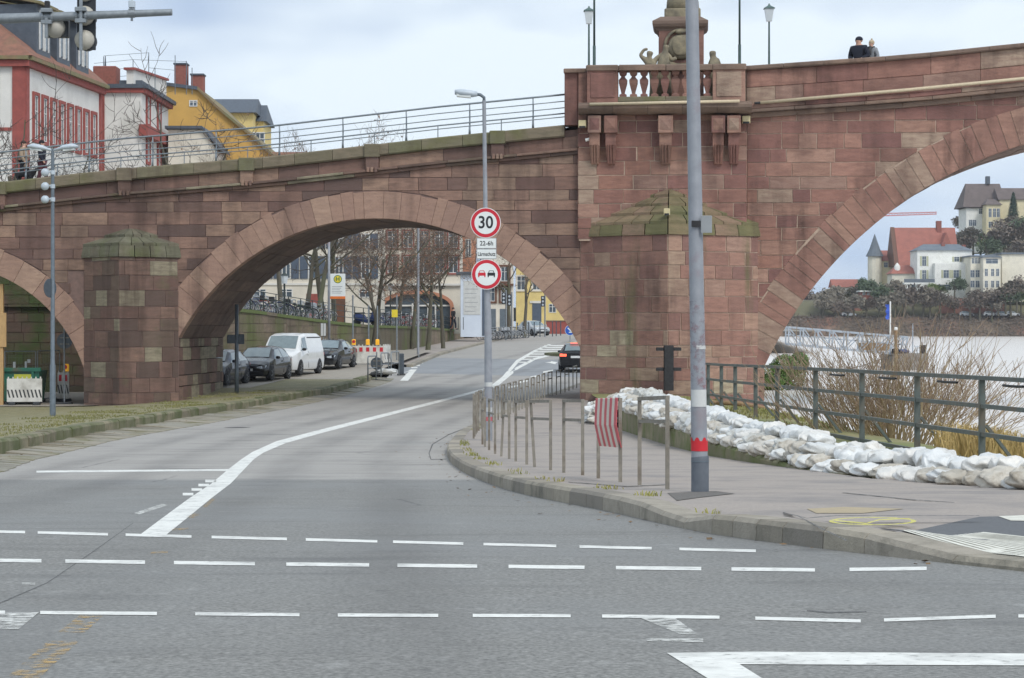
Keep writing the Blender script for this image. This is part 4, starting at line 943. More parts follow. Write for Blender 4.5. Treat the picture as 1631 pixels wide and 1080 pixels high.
for py, hg, tx, sz, nm, lb in ((387.5, 17, '22-6h', .135, 'time_plate', 'white plate reading 22-6h under the speed sign'), (404.5, 16, 'Lärmschutz', .118, 'noise_plate', 'white plate reading Lärmschutz above the no-overtaking sign')):
    q = AT(775, py, D-.12); t = thing(nm, lb, 'road sign', (q.x, D-.12, q.z)); hw = 15.8*k; hh = hg/2*k
    MB().bbox(-hw, hw, 0, .012, -hh, hh, .004).build('panel', m_edge, t); MB().box(-hw+.012, hw-.012, -.003, 0, -hh+.012, hh-.012).build('white_field', m_signw, t)
    text_part(tx, sz, m_signk, t, (0, -.005, -.005), xs=.92 if tx[0] == '2' else .68, bold=.0015); m = MB(); m.box(-.08, .08, .013, .05, -.03, .03); m.build('clamp', m_galv, t)
# pedestrian guard frames along the pavement edge
def frame(A, B, lean=0., label='weathered steel guard frame standing on the pavement edge by the road bend', h=.95):
    A = Vector(A); B = Vector(B); t = thing('guard_frame', label, 'guard rail', tuple(A), 0, 'steel guard frames along the pavement edge')
    d = B-A; q = Vector((0, 0, h)); l = Vector((lean, 0, 0)); a1 = q+l; b1 = d+q; s_ = .042
    for x, y in ((Vector((0, 0, -.08)), a1), (d-Vector((0, 0, .08)), b1)): MB().bar(x, y, s_, s_).build('post', m_galv, t)
    MB().bar(a1-d.normalized()*.02, b1+d.normalized()*.02, s_*.98, s_*.96).build('top_bar', m_galv, t)
    e = .74; MB().bar(l*e+q*e, d+q*e, s_*.7, s_*.9).build('middle_bar', m_galv, t); return t
def gp(px, py): q = G(px, py, offr); return (q.x, q.y, pz(q.x, q.y))
for a, c, ln in [((1018.7, 772.6), (1063, 779.5), 0), ((953, 762), (988, 768), 0), ((898, 753), (928, 757), 0), ((852, 744), (877, 749), -.06), ((821.5, 735), (839, 740), 0), ((798, 727), (811, 731), .05), ((779, 717), (788.5, 723), 0), ((768.5, 708), (772.5, 712), 0)]:
    frame(gp(*a), gp(*c), ln)
y = 47.5
while y < 92:
    y1 = y+1.25; f = lambda t: (xkr(t)+.5, t, pz(0, t)); frame(f(y), f(y1), 0, 'steel guard frame in the row running under the road arch'); y += 2.55
# striped board hung on a frame
A, B = Vector(gp(953, 762)), Vector(gp(988, 768)); 
t = thing('striped_warning_sheet', 'red and white striped sheet hung over a guard frame', 'warning sheet', tuple(A)); d = B-A
m_shw = M('sheet_white', sc(216, 206, 192), sc(200, 190, 178), rough=.6); m_shr = M('sheet_red', sc(204, 92, 96), sc(190, 80, 88), rough=.6)
for i in range(9):
    m = MB(); vs = []
    a, c = i/9, (i+1)/9
    for zz, off in ((.97, 0.), (.965, -.045), (.8, -.05), (.66, -.075), (.5, -.06), (.40, -.045)):
        sh = {.97: 0, .965: 0, .8: -.01, .66: -.015, .5: .02, .40: .045}[zz]
        for q in (a, c): vs.append((d.x*q*1.0+sh-.03, d.y*q+off-.01, d.z*q+zz))
    m.add(vs, [(2*j, 2*j+1, 2*j+3, 2*j+2) for j in range(5)]); o = m.build('stripe', m_shr if i % 2 == 0 else m_shw, t, fix=False)
    so = o.modifiers.new('s', 'SOLIDIFY'); so.thickness = .006
# river railing
m_rr = M('river_rail_steel', sc(104, 112, 108), sc(84, 92, 90), scale=8, rough=.55, metal=.3, stain=sc(118, 104, 88), sscale=2)
rr = thing('river_railing', 'grey four-rail steel railing along the flooded river bank', 'railing', (6.5, 33, .95))
def rx(y): return interp(RAILX, y)
def rgz(y): return interp([(18, 1.05), (31, .95), (40, .88), (46, .82), (55, .7), (63, .62)], y)
posts = []
for px in (1790, 1670, 1564, 1461, 1373, 1299, 1238, 1203.5, 1171, 1149, 1128, 1112):
    lo, hi = 15., 75.
    for _ in range(40):
        mid = (lo+hi)/2
        if CX+rx(mid)*F/mid > px: lo = mid
        else: hi = mid
    posts.append(lo)
off = Vector((6.5, 33, .95))
for yv in posts:
    b0 = Vector((rx(yv), yv, rgz(yv)))-off; MB().bar(b0-Vector((0, 0, .25)), b0+Vector((0, 0, 1.3)), .085, .085).build('post', m_rr, rr)
    MB().bar(b0+Vector((.06, 0, .62)), b0+Vector((.75, .1, -.25)), .045, .045).build('brace', m_rr, rr)
for h, ww in ((1.3, .1), (.9, .06), (.5, .06), (.1, .06)):
    for a, c in zip(posts, posts[1:]):
        P = [Vector((rx(y), y, rgz(y)+h))-off-Vector((0, .05, 0)) for y in (a, c)]; MB().bar(P[0], P[1], .06 if h < 1 else .09, ww if h < 1.2 else .06).build('rail', m_rr, rr)
for a, c in zip(posts[1:5], posts[2:6]):
    q = [Vector((rx(a+(c-a)*t), a+(c-a)*t, rgz(a+(c-a)*t)+1.26-.05*math.sin(math.pi*t)))-off+Vector((-.03, -.1, 0)) for t in (.35, .45, .55, .65)]; m = MB(); m.tube(q, .02, 6); m.build('cable_loop', m_iron, rr)
# sandbags
m_bagw = M('white_sandbag', sc(216, 217, 215), sc(194, 195, 193), scale=6, rough=.5, bump=.8, bscale=14, rand=[sc(226, 227, 225), sc(212, 214, 213), sc(218, 218, 214), sc(204, 206, 204), sc(226, 222, 214)], stain=sc(160, 152, 138), sscale=2.6, spos=(.55, .75))
m_bagd = M('dirty_sandbag', sc(182, 172, 156), sc(150, 142, 128), scale=6, rough=.7, bump=.8, bscale=14, rand=[sc(206, 200, 188), sc(198, 192, 180), sc(212, 208, 200), sc(190, 184, 172), sc(208, 210, 206)], stain=sc(136, 124, 106), sscale=5, spos=(.52, .72))
def bag_mesh(seed, mat, CR=.12):
    r = random.Random(seed); bm = bmesh.new(); bmesh.ops.create_icosphere(bm, subdivisions=4, radius=1)
    ph = [r.uniform(0, 6.28) for _ in range(6)]
    for v in bm.verts:
        x, y, z = v.co; e = .55
        f = lambda q, p: math.copysign(abs(q)**p, q)
        X, Y, Z = f(x, .7)*.29, f(y, .75)*.19, f(z, .8)*.085
        wr = .013*math.sin(6*x+4*y+ph[0])+.008*math.sin(11*y+5*x+ph[1])+.005*math.sin(17*x-9*z+ph[2])+.004*math.sin(25*y+13*z+ph[3])
        wr += CR*(.020*(abs(math.sin(6*x+3*y*y+ph[3]))-.6)+.014*(abs(math.sin(11*y-5*x+ph[4]))-.6)+.010*(abs(math.sin(19*x+8*y+ph[5]))-.6))
        Z += wr*(1 if z > 0 else .5); Y += CR*.012*math.sin(13*x+ph[2])*abs(y)+.03*math.sin(3*x+ph[4])*(.6); X += .02*math.sin(7*z+5*y+ph[5])
        if x < -.86:                                         # tied neck, gathered and flaring
            t = min(1, (-.86-x)/.14); Y *= 1-.75*t; X -= .14*t; Z = Z*(1-.3*t)+.03*t*math.sin(ph[0])
        v.co = (X, Y, Z+.07)
    me = bpy.data.meshes.new('sandbag'); bm.to_mesh(me); bm.free(); me.materials.append(mat); me.polygons.foreach_set('use_smooth', [True]*len(me.polygons)); return me
BAGW = [bag_mesh(i, m_bagw) for i in range(7)]; BAGD = [bag_mesh(20+i, m_bagd, .8) for i in range(6)]
def bag(x, y, z, a, dirty, lab, grp, tilt=(0, 0), s_=1.):
    o = bpy.data.objects.new('sandbag', RN.choice(BAGD if dirty else BAGW)); COL.objects.link(o); o.location = (x, y, z); o.rotation_euler = (tilt[0], tilt[1], a); o.scale = (s_*U(.9, 1.12), s_*U(.9, 1.12), s_*U(.9, 1.15)); return tag(o, lab, 'sandbag', grp)
LB = {0: 'crumpled sandbag in the bottom course of the long flood wall', 1: 'crumpled sandbag in the middle courses of the long flood wall', 2: 'smooth white sandbag along the top of the long flood wall'}; GB = 'sandbags in the long flood wall'
nb = 0
def wallpos(y):
    lx = interp(LEDX, y)+.06 if y > 27.3 else interp([(20, 6.1), (22.5, 5.25), (25, 4.72), (27.3, 4.42)], y)
    return lx, (pz(lx, y) if y < 27.3 else max(interp(GRZ, y)+.03, pz(lx, y) if y < 29 else 0))
for lay in range(3):
    y = 21.5+.2*lay
    while y < 61:
        lx, zb = wallpos(y); big = 1. if y < 40 else 1.15; top = 1 if y < 31 else 2
        if lay < top:      # ends of the lower bags face the pavement
            bag(lx+.2+.13*lay+U(-.07, .05), y+U(-.05, .05), zb+lay*.11+U(-.01, .015), math.pi+U(-.45, .45), RN.random() < (.6 if lay else .5), LB[0 if lay == 0 else 1], GB, (U(-.16, .16), U(-.16, .16)), U(.88, 1.12)*big); nb += 1; y += U(.38, .5)*big
        elif lay == top:   # the top bags lie along the wall
            bag(lx+.33+.12*lay+U(-.09, .09), y+U(-.04, .04), zb+lay*.11+U(-.01, .03), math.pi/2+U(-.35, .35)+(math.pi if RN.random() < .5 else 0), y > 51 and RN.random() < .7, LB[2], GB, (U(-.1, .1), U(-.16, .16)), U(1.05, 1.3)*big); nb += 1; y += U(.58, .74)*big
        else: y += 1
for i in range(26):
    y = 22.5+i*1.45; lx, zb = wallpos(y); bag(lx+.95+U(-.08, .08), y, zb+U(.02, .12), math.pi/2+U(-.4, .4), False, 'white sandbag at the back of the flood wall against the river railing', GB, (U(-.1, .1), U(-.1, .1)), 1.3); nb += 1
# packed sand core the bags are stacked against
ys = rng_(22., 60, 1.); m = MB(); R_ = []
for y in ys:
    lx = interp(LEDX, y)+.06 if y > 27.3 else interp([(20, 6.1), (22.5, 5.25), (25, 4.72), (27.3, 4.42)], y); zb = (pz(lx, y) if y < 27.3 else interp(GRZ, y)+.0); h = .16 if y < 31 else .27
    R_.append([(lx+.3, y, zb-.05), (lx+1.1, y, zb-.05), (lx+1.0, y, zb+h*.8), (lx+.62, y, zb+h)])
m.loft(R_); o = m.build('packed_sand', m_bagd, None, smooth=True); o['kind'] = 'stuff'; o['label'] = 'packed sand between the bags of the flood wall'
# bag heap by the pier corner and one row at the far bank
for i in range(26):
    a = U(0, 6.28); r_ = U(0, .75); lay = int(U(0, 3.6)); p = G(940, 680, .16)
    bag(p.x+.35+r_*math.cos(a)*.75*(1-lay*.2), p.y+3+r_*math.sin(a)*2.2*(1-lay*.2), pz(0, p.y+3)+lay*.12, U(0, 6.28), RN.random() < .25, 'white sandbag in the loose heap on the pavement before the pier', 'sandbags heaped by the pier', (U(-.2, .2), U(-.3, .2)), 1.15)
for i in range(12):
    q = AT(1232+i*4.5+U(-2, 2), 590, 98); bag(q.x, 97+U(-.5, .5), gr(q.x, 97)+.0+(.12 if i % 3 == 0 else 0), U(0, 6), False, 'white sandbag in the short row under the river arch', 'sandbags under the river arch', (0, 0), 1.25)
print('bags', nb)
# driftwood on the bank
m_wood = M('driftwood', sc(156, 128, 92), sc(130, 104, 76), scale=8, stretch=(4, 4, 1), bump=.4)
for x0, y0, x1, y1 in [(4.6, 63, 6.6, 61.5), (4.2, 64.5, 6.9, 63), (5.6, 60, 7.6, 59), (3.4, 66, 5., 64)]:
    m = MB(); n = 6; m.tube([(x0+(x1-x0)*i/n+U(-.05, .05), y0+(y1-y0)*i/n, gr(x0+(x1-x0)*i/n, y0)+.08+U(0, .06)) for i in range(n+1)], [.05, .07, .065, .06, .055, .045, .02], 7); tag(m.build('driftwood_log', m_wood, None, smooth=True), 'pale driftwood log stranded on the bank before the pier', 'log', 'driftwood by the pier')

# ------------------------------------------------------------------ left lamp post, mast arm with signals
q = G(84, 657, 0); 
D = 68.5; k = D/F; X = (84-CX)*k; zb = gl(X, D); H = CZ+(HY-237)*k-zb
ll = thing('double_street_lamp', 'dark grey lamp post with two lamp heads and three round floodlights', 'street lamp', (X, D, zb))
m = MB(); m.tube([(0, 0, -.1), (0, 0, 1.6), (0, 0, 1.65), (0, 0, H)], [.095, .09, .07, .05], 12); auto(m.build('post', m_lampg, ll), 50)
for sgn in (-1, 1):
    m = MB(); ring = lambda x, a, b_, z: [(sgn*x, a*math.cos(t), z+b_*math.sin(t)) for t in [i*math.pi/6 for i in range(12)]]
    m.loft([ring(.02, .04, .04, H-.05), ring(.2, .06, .05, H+.0), ring(.3, .15, .08, H+.03), ring(.6, .18, .1, H+.07), ring(.78, .12, .05, H+.07)]); m.build('lamp_head', m_lampw, ll, smooth=True)
    m = MB(); m.loft([[(sgn*(.34+x), y, H-.01+x*.12-z) for x, y in ((0, -.11), (0, .11), (.36, .1), (.36, -.1))] for z in (0, .07)]); m.build('lamp_lens', m_glass, ll)
for py in (275, 297, 318):
    z = CZ+(HY-py)*k-zb; m = MB(); m.sph((-.22, -.1, z), (.13, .11, .13), 12, 8); o = m.build('floodlight', m_lampw, ll, smooth=True)
    m = MB(); m.tube([(-.1, -.03, z+.02), (0, 0, z+.02)], .03, 6); m.lathe([(.075, z-.06), (.075, z+.07)], 12); m.build('bracket', m_lampw, o)
z = CZ+(HY-459)*k-zb; m = MB(); m.lathe([(.3, 0), (.3, .015)], 28, (0, 0, 0), 'y'); sg = m.build('round_sign', m_signb, None, loc=(X-.06, D-.09, zb+z)); sg.rotation_euler = (0, 0, math.radians(62)); tag(sg, 'grey back of a round sign on the double lamp post', 'road sign')
# overhead arm with traffic signals seen from behind (its mast stands outside the frame)
D = 28.; k = D/F; A_ = AT(274, 19.5, D); B_ = AT(0, 30, D); d = (B_-A_); E_ = A_+d*2.7
arm = thing('signal_gantry', 'galvanised overhead mast arm reaching over the junction', 'mast arm', (E_.x, D, gl(E_.x, D)))
o_ = Vector((E_.x, D, gl(E_.x, D)))
m = MB(); m.tube([A_-o_, B_-o_, E_-o_], [.043, .066, .1], 16); auto(m.build('arm', m_rail, arm), 50)
m = MB(); m.tube([Vector((0, 0, -.1)), Vector((0, 0, E_.z-o_.z+.15))], [.14, .09], 16); m.build('mast', m_rail, arm, smooth=True)
m = MB(); m.lathe([(.2, 0), (.2, .35)], 16); m.build('mast_foot', m_poleD, arm)
m_sigk = M('signal_black', sc(44, 48, 54), sc(36, 40, 46), rough=.55); m_sigw = M('signal_pale_dome', sc(184, 180, 168), sc(168, 164, 154), rough=.5)
def clampz(par, x, z, hw=.06):
    m = MB()
    for s_ in (-1, 1): m.lathe([(.075, s_*hw-.012), (.075, s_*hw+.012)], 14, (x, 0, z), 'x')
    m.bbox(x-hw-.01, x+hw+.01, -.11, -.03, z+.05, z+.1, .008); m.bbox(x-hw-.01, x+hw+.01, -.11, -.03, z-.1, z-.05, .008); return m.build('clamp', m_rail, par)
q = AT(135, 25, D); t = thing('traffic_signal', 'black traffic signal head seen from behind on the overhead arm', 'traffic light', (q.x, D, q.z)); clampz(t, -.04, 0)
zt0, zt1 = (25-78)*k, .52; x0, x1 = -15*k, 15*k
MB().bbox(x0, x1, .10, .13, zt0, zt1, .01).build('backboard', m_sigk, t)
for zc in ((25-62)*k, (25-62)*k+.31, (25-62)*k+.62):
    m = MB(); m.lathe([(.13, .1), (.125, .06), (.1, .02), (.06, -.005), (.01, -.01)], 18, (-.02, 0, zc), 'y'); m.build('lamp_dome', m_sigw, t, smooth=True)
    m = MB(); m.lathe([(.12, .13), (.125, .3)], 18, (-.02, 0, zc), 'y', cap=False); m.build('visor', m_sigk, t)
m = MB(); m.bbox(-.055, -.015, -.09, -.05, zt0-.03, zt1, .005); m.build('rail', m_rail, t)
q = AT(76, 27, D); t = thing('traffic_signal', 'small round signal lamp clamped below the overhead arm', 'traffic light', (q.x, D, q.z)); clampz(t, 0, 0); m = MB(); m.lathe([(.13, .1), (.12, .05), (.08, .0), (.02, -.02)], 18, (.08, 0, -.13), 'y'); m.build('lamp_dome', m_sigw, t, smooth=True); m = MB(); m.bbox(-.05, .24, .1, .26, -.24, -.02, .02); m.build('housing', m_sigk, t); m = MB(); m.bbox(-.02, .02, -.1, -.04, -.28, -.02, .006); m.build('rail', m_rail, t)
m = MB(); m.bbox(-.03, .03, -.06, .02, .08, .2, .006); m.build('bracket_top', m_iron, t)
q = AT(210, 21, D); t = thing('traffic_sensor', 'small detector box clamped near the tip of the overhead arm', 'sensor', (q.x, D, q.z)); m = MB(); m.lathe([(.06, -.04), (.06, .04)], 14, (0, 0, 0), 'x'); m.build('clamp', m_rail, t); m = MB(); m.bbox(-.035, .04, -.06, .05, .07, .16, .01); m.build('box', m_lampw, t); m = MB(); m.tube([(0, 0, .15), (0, 0, .3)], .012, 6); m.build('antenna', m_iron, t); m = MB(); m.tube([(0, 0, -.05), (0, 0, -.1)], .018, 6); m.build('bolt', m_rail, t)
# lanterns and tall masts on the bridge behind the balcony
m_green = M('green_mast_paint', sc(92, 112, 108), sc(76, 96, 94), rough=.5, metal=.3); m_lant = M('lantern_glass', sc(216, 222, 224), sc(200, 208, 212), rough=.3)
def lantern(px, ytop, ybase, w_, label):
    D = 83.5; q = AT(px, ybase, D); t = thing('bridge_lantern', label, 'lantern', (q.x, D, q.z-1.0), 0, None); H = (ybase-ytop)*D/F+1.0
    m = MB(); m.tube([(0, 0, 0), (0, 0, H-.62)], [.05, .035], 10); m.lathe([(.09, 0), (.08, .3), (.05, .35)], 10); m.build('post', m_green, t)
    m = MB(); m.loft([[(a*r, b_*r, z) for a, b_ in ((-1, -1), (1, -1), (1, 1), (-1, 1))] for r, z in ((.1, H-.6), (.17, H-.12))]); m.build('glass', m_lant, t)
    m = MB(); m.loft([[(a*r, b_*r, z) for a, b_ in ((-1, -1), (1, -1), (1, 1), (-1, 1))] for r, z in ((.2, H-.13), (.2, H-.1), (.05, H), (.02, H+.08))]); m.build('hood', m_green, t)
lantern(938, 13, 106, 0, 'green lantern post beside a tall mast behind the end pillar'); lantern(1225, 9, 103, 0, 'green lantern post behind the parapet right of the balcony')
for px, yb, lb in ((946.5, 106, 'tall thin green mast standing beside the lantern by the end pillar'), (1178, 104, 'tall thin green mast standing behind the right balcony pedestal')):
    D = 84.; q = AT(px, yb, D); t = thing('flag_mast', lb, 'mast', (q.x, D, q.z-1.0)); m = MB(); m.tube([(0, 0, 0), (0, 0, 1.8)], .06, 10); m.build('foot', m_green, t); m = MB(); m.tube([(0, 0, 1.8), (0, 0, 7.5)], [.045, .03], 10); m.build('shaft', m_green, t, smooth=True)
# ------------------------------------------------------------------ vehicles
def paint(name, c, rough=.1): return M(name, c, tuple(v*.92 for v in c[:3])+(1,), rough=rough, coat=.25, scale=3, metal=.0, spec=.35)
m_carb = paint('dark_blue_paint', sc(22, 27, 44)); m_cark = paint('charcoal_paint', sc(26, 27, 31)); m_carw = paint('white_paint', sc(226, 228, 228)); m_carn = paint('black_blue_paint', sc(20, 22, 27)); m_cars = paint('silver_paint', sc(176, 182, 186))
m_tyre = M('tyre_rubber', sc(42, 42, 44), sc(34, 34, 36), rough=.85); m_rim = M('alloy_rim', sc(176, 180, 184), sc(150, 154, 158), rough=.35, metal=.7)
m_wind = M('car_glass', sc(118, 134, 138), sc(104, 120, 124), rough=.05, spec=.9, coat=.4); m_trim = M('black_trim', sc(38, 40, 44), sc(32, 34, 38), rough=.6)  # car panes: pale green-grey base colour stands in for bright reflections
m_hl = M('headlight', sc(206, 214, 220), sc(170, 180, 190), rough=.12, spec=.8); m_tl = M('tail_light_lit', sc(214, 50, 44), sc(200, 40, 36), rough=.3, emit=((1, .16, .08, 1), 1.6)); m_plate = M('number_plate', sc(224, 226, 226), sc(214, 216, 216), rough=.5)
# station: (y, half width, z low, z belt, z top, half width at top)
HATCH = [(0, .60, .34, .56, .62, .48), (.07, .76, .22, .66, .71, .60), (.45, .87, .19, .78, .84, .68), (1.1, .90, .19, .90, .97, .72), (1.85, .90, .19, .94, 1.40, .58), (2.6, .90, .19, .95, 1.47, .58), (3.35, .89, .2, .97, 1.44, .56), (3.7, .88, .22, .97, 1.36, .55), (4.05, .84, .26, .95, 1.02, .62), (4.2, .76, .36, .86, .92, .6)]
SEDAN = [(0, .58, .34, .56, .62, .46), (.08, .78, .2, .66, .72, .6), (.6, .88, .18, .79, .85, .68), (1.35, .90, .18, .89, .96, .72), (2.15, .90, .18, .93, 1.37, .56), (2.8, .90, .18, .94, 1.43, .55), (3.4, .89, .2, .96, 1.36, .53), (4.05, .87, .22, .97, 1.05, .62), (4.5, .82, .28, .94, .99, .62), (4.62, .72, .38, .84, .9, .58)]
ESTATE = [(0, .58, .34, .56, .62, .46), (.08, .78, .2, .66, .72, .6), (.6, .88, .18, .79, .85, .68), (1.3, .91, .18, .9, .97, .72), (2.05, .91, .18, .94, 1.41, .58), (2.8, .91, .18, .95, 1.48, .58), (4.0, .90, .2, .97, 1.45, .56), (4.35, .88, .22, .97, 1.38, .55), (4.65, .85, .26, .96, 1.03, .66), (4.77, .8, .36, .86, .92, .64)]
VAN = [(0, .66, .36, .72, .80, .56), (.08, .84, .24, .86, .93, .66), (.5, .94, .22, 1.0, 1.08, .74), (.95, .96, .22, 1.08, 1.17, .78), (1.65, .96, .22, 1.1, 1.82, .72), (2.3, .96, .22, 1.1, 1.91, .74), (4.6, .96, .22, 1.1, 1.90, .74), (4.98, .95, .24, 1.1, 1.82, .73), (5.1, .92, .3, 1.05, 1.2, .78), (5.14, .88, .36, .9, 1.0, .78)]
def car(label, T, mat, loc, rot, ws, rear, wheels, rw=.31, panes=(), lit=False, bumper=None, group=None, name='car', cat='car'):
    L_ = T[-1][0]; t = thing(name, label, cat, loc, rot, group)
    def st(y):
        for a, b_ in zip(T, T[1:]):
            if a[0] <= y <= b_[0]: k = (y-a[0])/(b_[0]-a[0]); return tuple(a[i]+(b_[i]-a[i])*k for i in range(6))
        return T[-1] if y > 0 else T[0]
    def sec(s_):
        y, w_, zl_, zb, zt, wt = s_; zm = zl_+(zb-zl_)*.55
        h = [(w_*.80, zl_), (w_*.94, zl_+.04), (w_*.985, zl_+.16), (w_, zm), (w_*.965, zb), (wt+(w_*.965-wt)*.16, zb+(zt-zb)*.88), (wt*.9, zt), (wt*.45, zt+.025)]
        return [(x, y-L_/2, z) for x, z in h]+[(-x, y-L_/2, z) for x, z in reversed(h)]
    ys = sorted(set([s_[0] for s_ in T]+[T[-1][0]*i/22 for i in range(23)]))
    m = MB(); m.loft([sec(st(y)) for y in ys]); auto(m.build('body', mat, t), 32)
    def surf(y, f, out=.006):  # point on the side between belt (0) and roof edge (1)
        _, w_, zl_, zb, zt, wt = st(y); a = (w_*.965, zb); b_ = (wt+(w_*.965-wt)*.16, zb+(zt-zb)*.88); return (a[0]+(b_[0]-a[0])*f+out, y-L_/2, a[1]+(b_[1]-a[1])*f)
    for y0, y1, fa, fb in panes:     # side panes: (front, rear, height at front, height at rear)
        for sgn in (-1, 1):
            m = MB(); n = 8; vs = []
            for i in range(n+1):
                y = y0+(y1-y0)*i/n; f1 = (fa+(1-fa)*min(1, i/n/.45)) if fa < 1 else (1 if i/n < .55 else 1+(fb-1)*(i/n-.55)/.45)
                for f in (.10, max(.14, min(.93, f1*.93))): x, yy, z = surf(y, f); vs.append((sgn*x, yy, z))
            m.add(vs, [(2*i, 2*i+2, 2*i+3, 2*i+1) for i in range(n)]); m.build('side_window', m_wind, t)
    def screen(y0, y1, nm, e0=.04, e1=.07):
        m = MB(); vs = []; n = 5
        sgn = 1 if y1 > y0 else -1
        for i in range(n+1):
            y = y0+(y1-y0)*(e0+(1-e0-e1)*i/n); _, w_, zl_, zb, zt, wt = st(y)
            for x in (-.9, -.45, 0, .45, .9): vs.append((wt*x*1.0, y-L_/2-sgn*.012, zt+.012+.025*(1-abs(x))))
        m.add(vs, [(5*i+j, 5*i+j+1, 5*i+j+6, 5*i+j+5) for i in range(n) for j in range(4)]); o = m.build(nm, m_wind, t, smooth=True); return o
    screen(*ws, 'windscreen'); 
    if rear: screen(*rear, 'rear_window')
    for y in wheels:
        for sgn in (-1, 1):
            w_ = st(y)[1]; m = MB(); x = sgn*(w_-.17)
            ar = MB(); ar.lathe([(rw+.055, -.02), (rw+.055, .175)], 22, (0, 0, 0), 'x'); ar.v = [(sgn*(w_-.17)+sgn*(a), b_+y-L_/2, max(c+rw, .1)) for a, b_, c in ar.v]; ar.build('wheel_arch', m_trim, t)
            wh = MB(); wh.lathe([(rw*.66, .0), (rw*.97, .0), (rw, .03), (rw, .17), (rw*.96, .2), (rw*.68, .2)], 26, (0, 0, 0), 'x'); wh.v = [(sgn*(w_-.18)+sgn*a, b_+y-L_/2, c+rw) for a, b_, c in wh.v]; o = wh.build('wheel', m_tyre, t, smooth=False)
            rm = MB(); rm.lathe([(rw*.68, .192), (rw*.64, .17), (rw*.2, .185), (.04, .2)], 20, (0, 0, 0), 'x')
            for j in range(5):
                a = 2*math.pi*j/5; rm.bar((.197, .05*math.cos(a), .05*math.sin(a)), (.192, rw*.64*math.cos(a), rw*.64*math.sin(a)), .05, .016)
            rm.v = [(sgn*(w_-.18)+sgn*a, b_+y-L_/2, c+rw) for a, b_, c in rm.v]; rm.build('rim', m_rim, o)
    def front(x, f, z, out=.012):   # point on the nose at sideways position x and height z
        best = None
        for i in range(60):
            y = .0+1.2*i/60; s_ = st(y); hw = s_[1]*.98
            if abs(x) <= hw and s_[2] <= z <= s_[3]+.05: best = y; break
        return (x, (best if best is not None else .3)-L_/2-out, z)
    zh = st(.12)[3]-.07
    for sgn in (-1, 1):
        m = MB(); P = [front(sgn*x, 0, z) for x, z in ((.44, zh-.06), (.62, zh-.08), (.78, zh-.03), (.80, zh+.06), (.60, zh+.03), (.44, zh))]; m.add(P, [tuple(range(6))] if sgn > 0 else [tuple(range(5, -1, -1))]); o = m.build('headlight', m_hl, t); so = o.modifiers.new('s', 'SOLIDIFY'); so.thickness = .03; so.offset = 1
        m = MB(); a = surf(ws[0]+.28, .12, .02); m.sph((sgn*(a[0]+.1), a[1], a[2]+.06), (.11, .07, .075), 10, 6); m.build('mirror', mat if mat is not m_carw else m_trim, t, smooth=True)
        tl_y = L_-.06; zt_ = T[-2][3]-.1; m = MB(); hw = st(L_-.1)[1]; m.bbox(sgn*hw*.55 if sgn > 0 else -hw*.97, hw*.97 if sgn > 0 else -hw*.55, L_/2-.14, L_/2+.004, zt_-.08, zt_+.06, .02); m.build('tail_light', m_tl if lit else m_signr, t)
    y0 = -L_/2; m = MB(); P = [front(x, 0, z, .008) for x, z in ((-.42, zh-.08), (.42, zh-.08), (.40, zh-.0), (-.40, zh-.0))]; m.add(P, [(0, 1, 2, 3)]); o = m.build('grille', m_trim, t); so = o.modifiers.new('s', 'SOLIDIFY'); so.thickness = .03; so.offset = 1
    zlo = T[1][2]; m = MB(); n = 9; vs = []
    for i in range(n):
        x = -.72+1.44*i/(n-1)
        for z in (zlo+.03, zlo+(.2 if not bumper else bumper)): vs.append(front(x, 0, max(z, st(.1)[2]+.02), .014))
    m.add(vs, [(2*i, 2*i+2, 2*i+3, 2*i+1) for i in range(n-1)]); o = m.build('lower_bumper', m_trim, t); so = o.modifiers.new('s', 'SOLIDIFY'); so.thickness = .03; so.offset = 1
    m = MB(); a = front(0, 0, zlo+.27, .04); m.box(-.26, .26, a[1]-.005, a[1]+.07, zlo+.2, zlo+.31); m.build('number_plate', m_plate, t)
    m = MB(); m.box(-.26, .26, L_/2-.2, L_/2+.02, T[-1][3]-.16, T[-1][3]-.05); m.build('number_plate', m_plate, t)
    for sgn in (-1, 1):
        for yy in ([ws[1]+.75] if L_ < 5 else [2.25]):
            a, b_ = surf(yy, 0, .004), st(yy); m = MB(); m.bar((sgn*(b_[1]+.003), yy-L_/2, b_[2]+.12), (sgn*a[0], yy-L_/2, a[2]), .012, .012); m.build('door_seam', m_trim, t); m = MB(); m.bbox(min(sgn*(b_[1]-.02), sgn*(b_[1]+.03)), max(sgn*(b_[1]-.02), sgn*(b_[1]+.03)), yy-L_/2-.28, yy-L_/2-.1, b_[3]-.14, b_[3]-.1, .008); m.build('door_handle', mat, t)
    return t
hd = math.radians(-10.4)
def on(x, y): return (x, y, gl(x, y)+.014)
car('dark blue hatchback half hidden behind the bridge pier', HATCH, m_carb, on(-12.4, 91.7), hd, (1.12, 1.86), (4.03, 3.66), (.8, 3.4), panes=((1.3, 2.5, .25, 1), (2.56, 3.6, 1, .3)))
car('charcoal hatchback parked in front of the white van', HATCH, m_cark, on(-11.07, 96.2), hd, (1.12, 1.86), (4.03, 3.66), (.8, 3.4), rw=.32, panes=((1.3, 2.5, .25, 1), (2.56, 3.6, 1, .3)))
vn = car('white panel van with dark bumper parked between dark cars', VAN, m_carw, on(-10.3, 101.4), hd, (.97, 1.66), (5.08, 4.98), (.95, 4.15), rw=.34, panes=((1.15, 2.2, .3, 1),), bumper=.42, name='van', cat='van')
m_vlet = M('faint_red_print', sc(206, 160, 160), rough=.5)
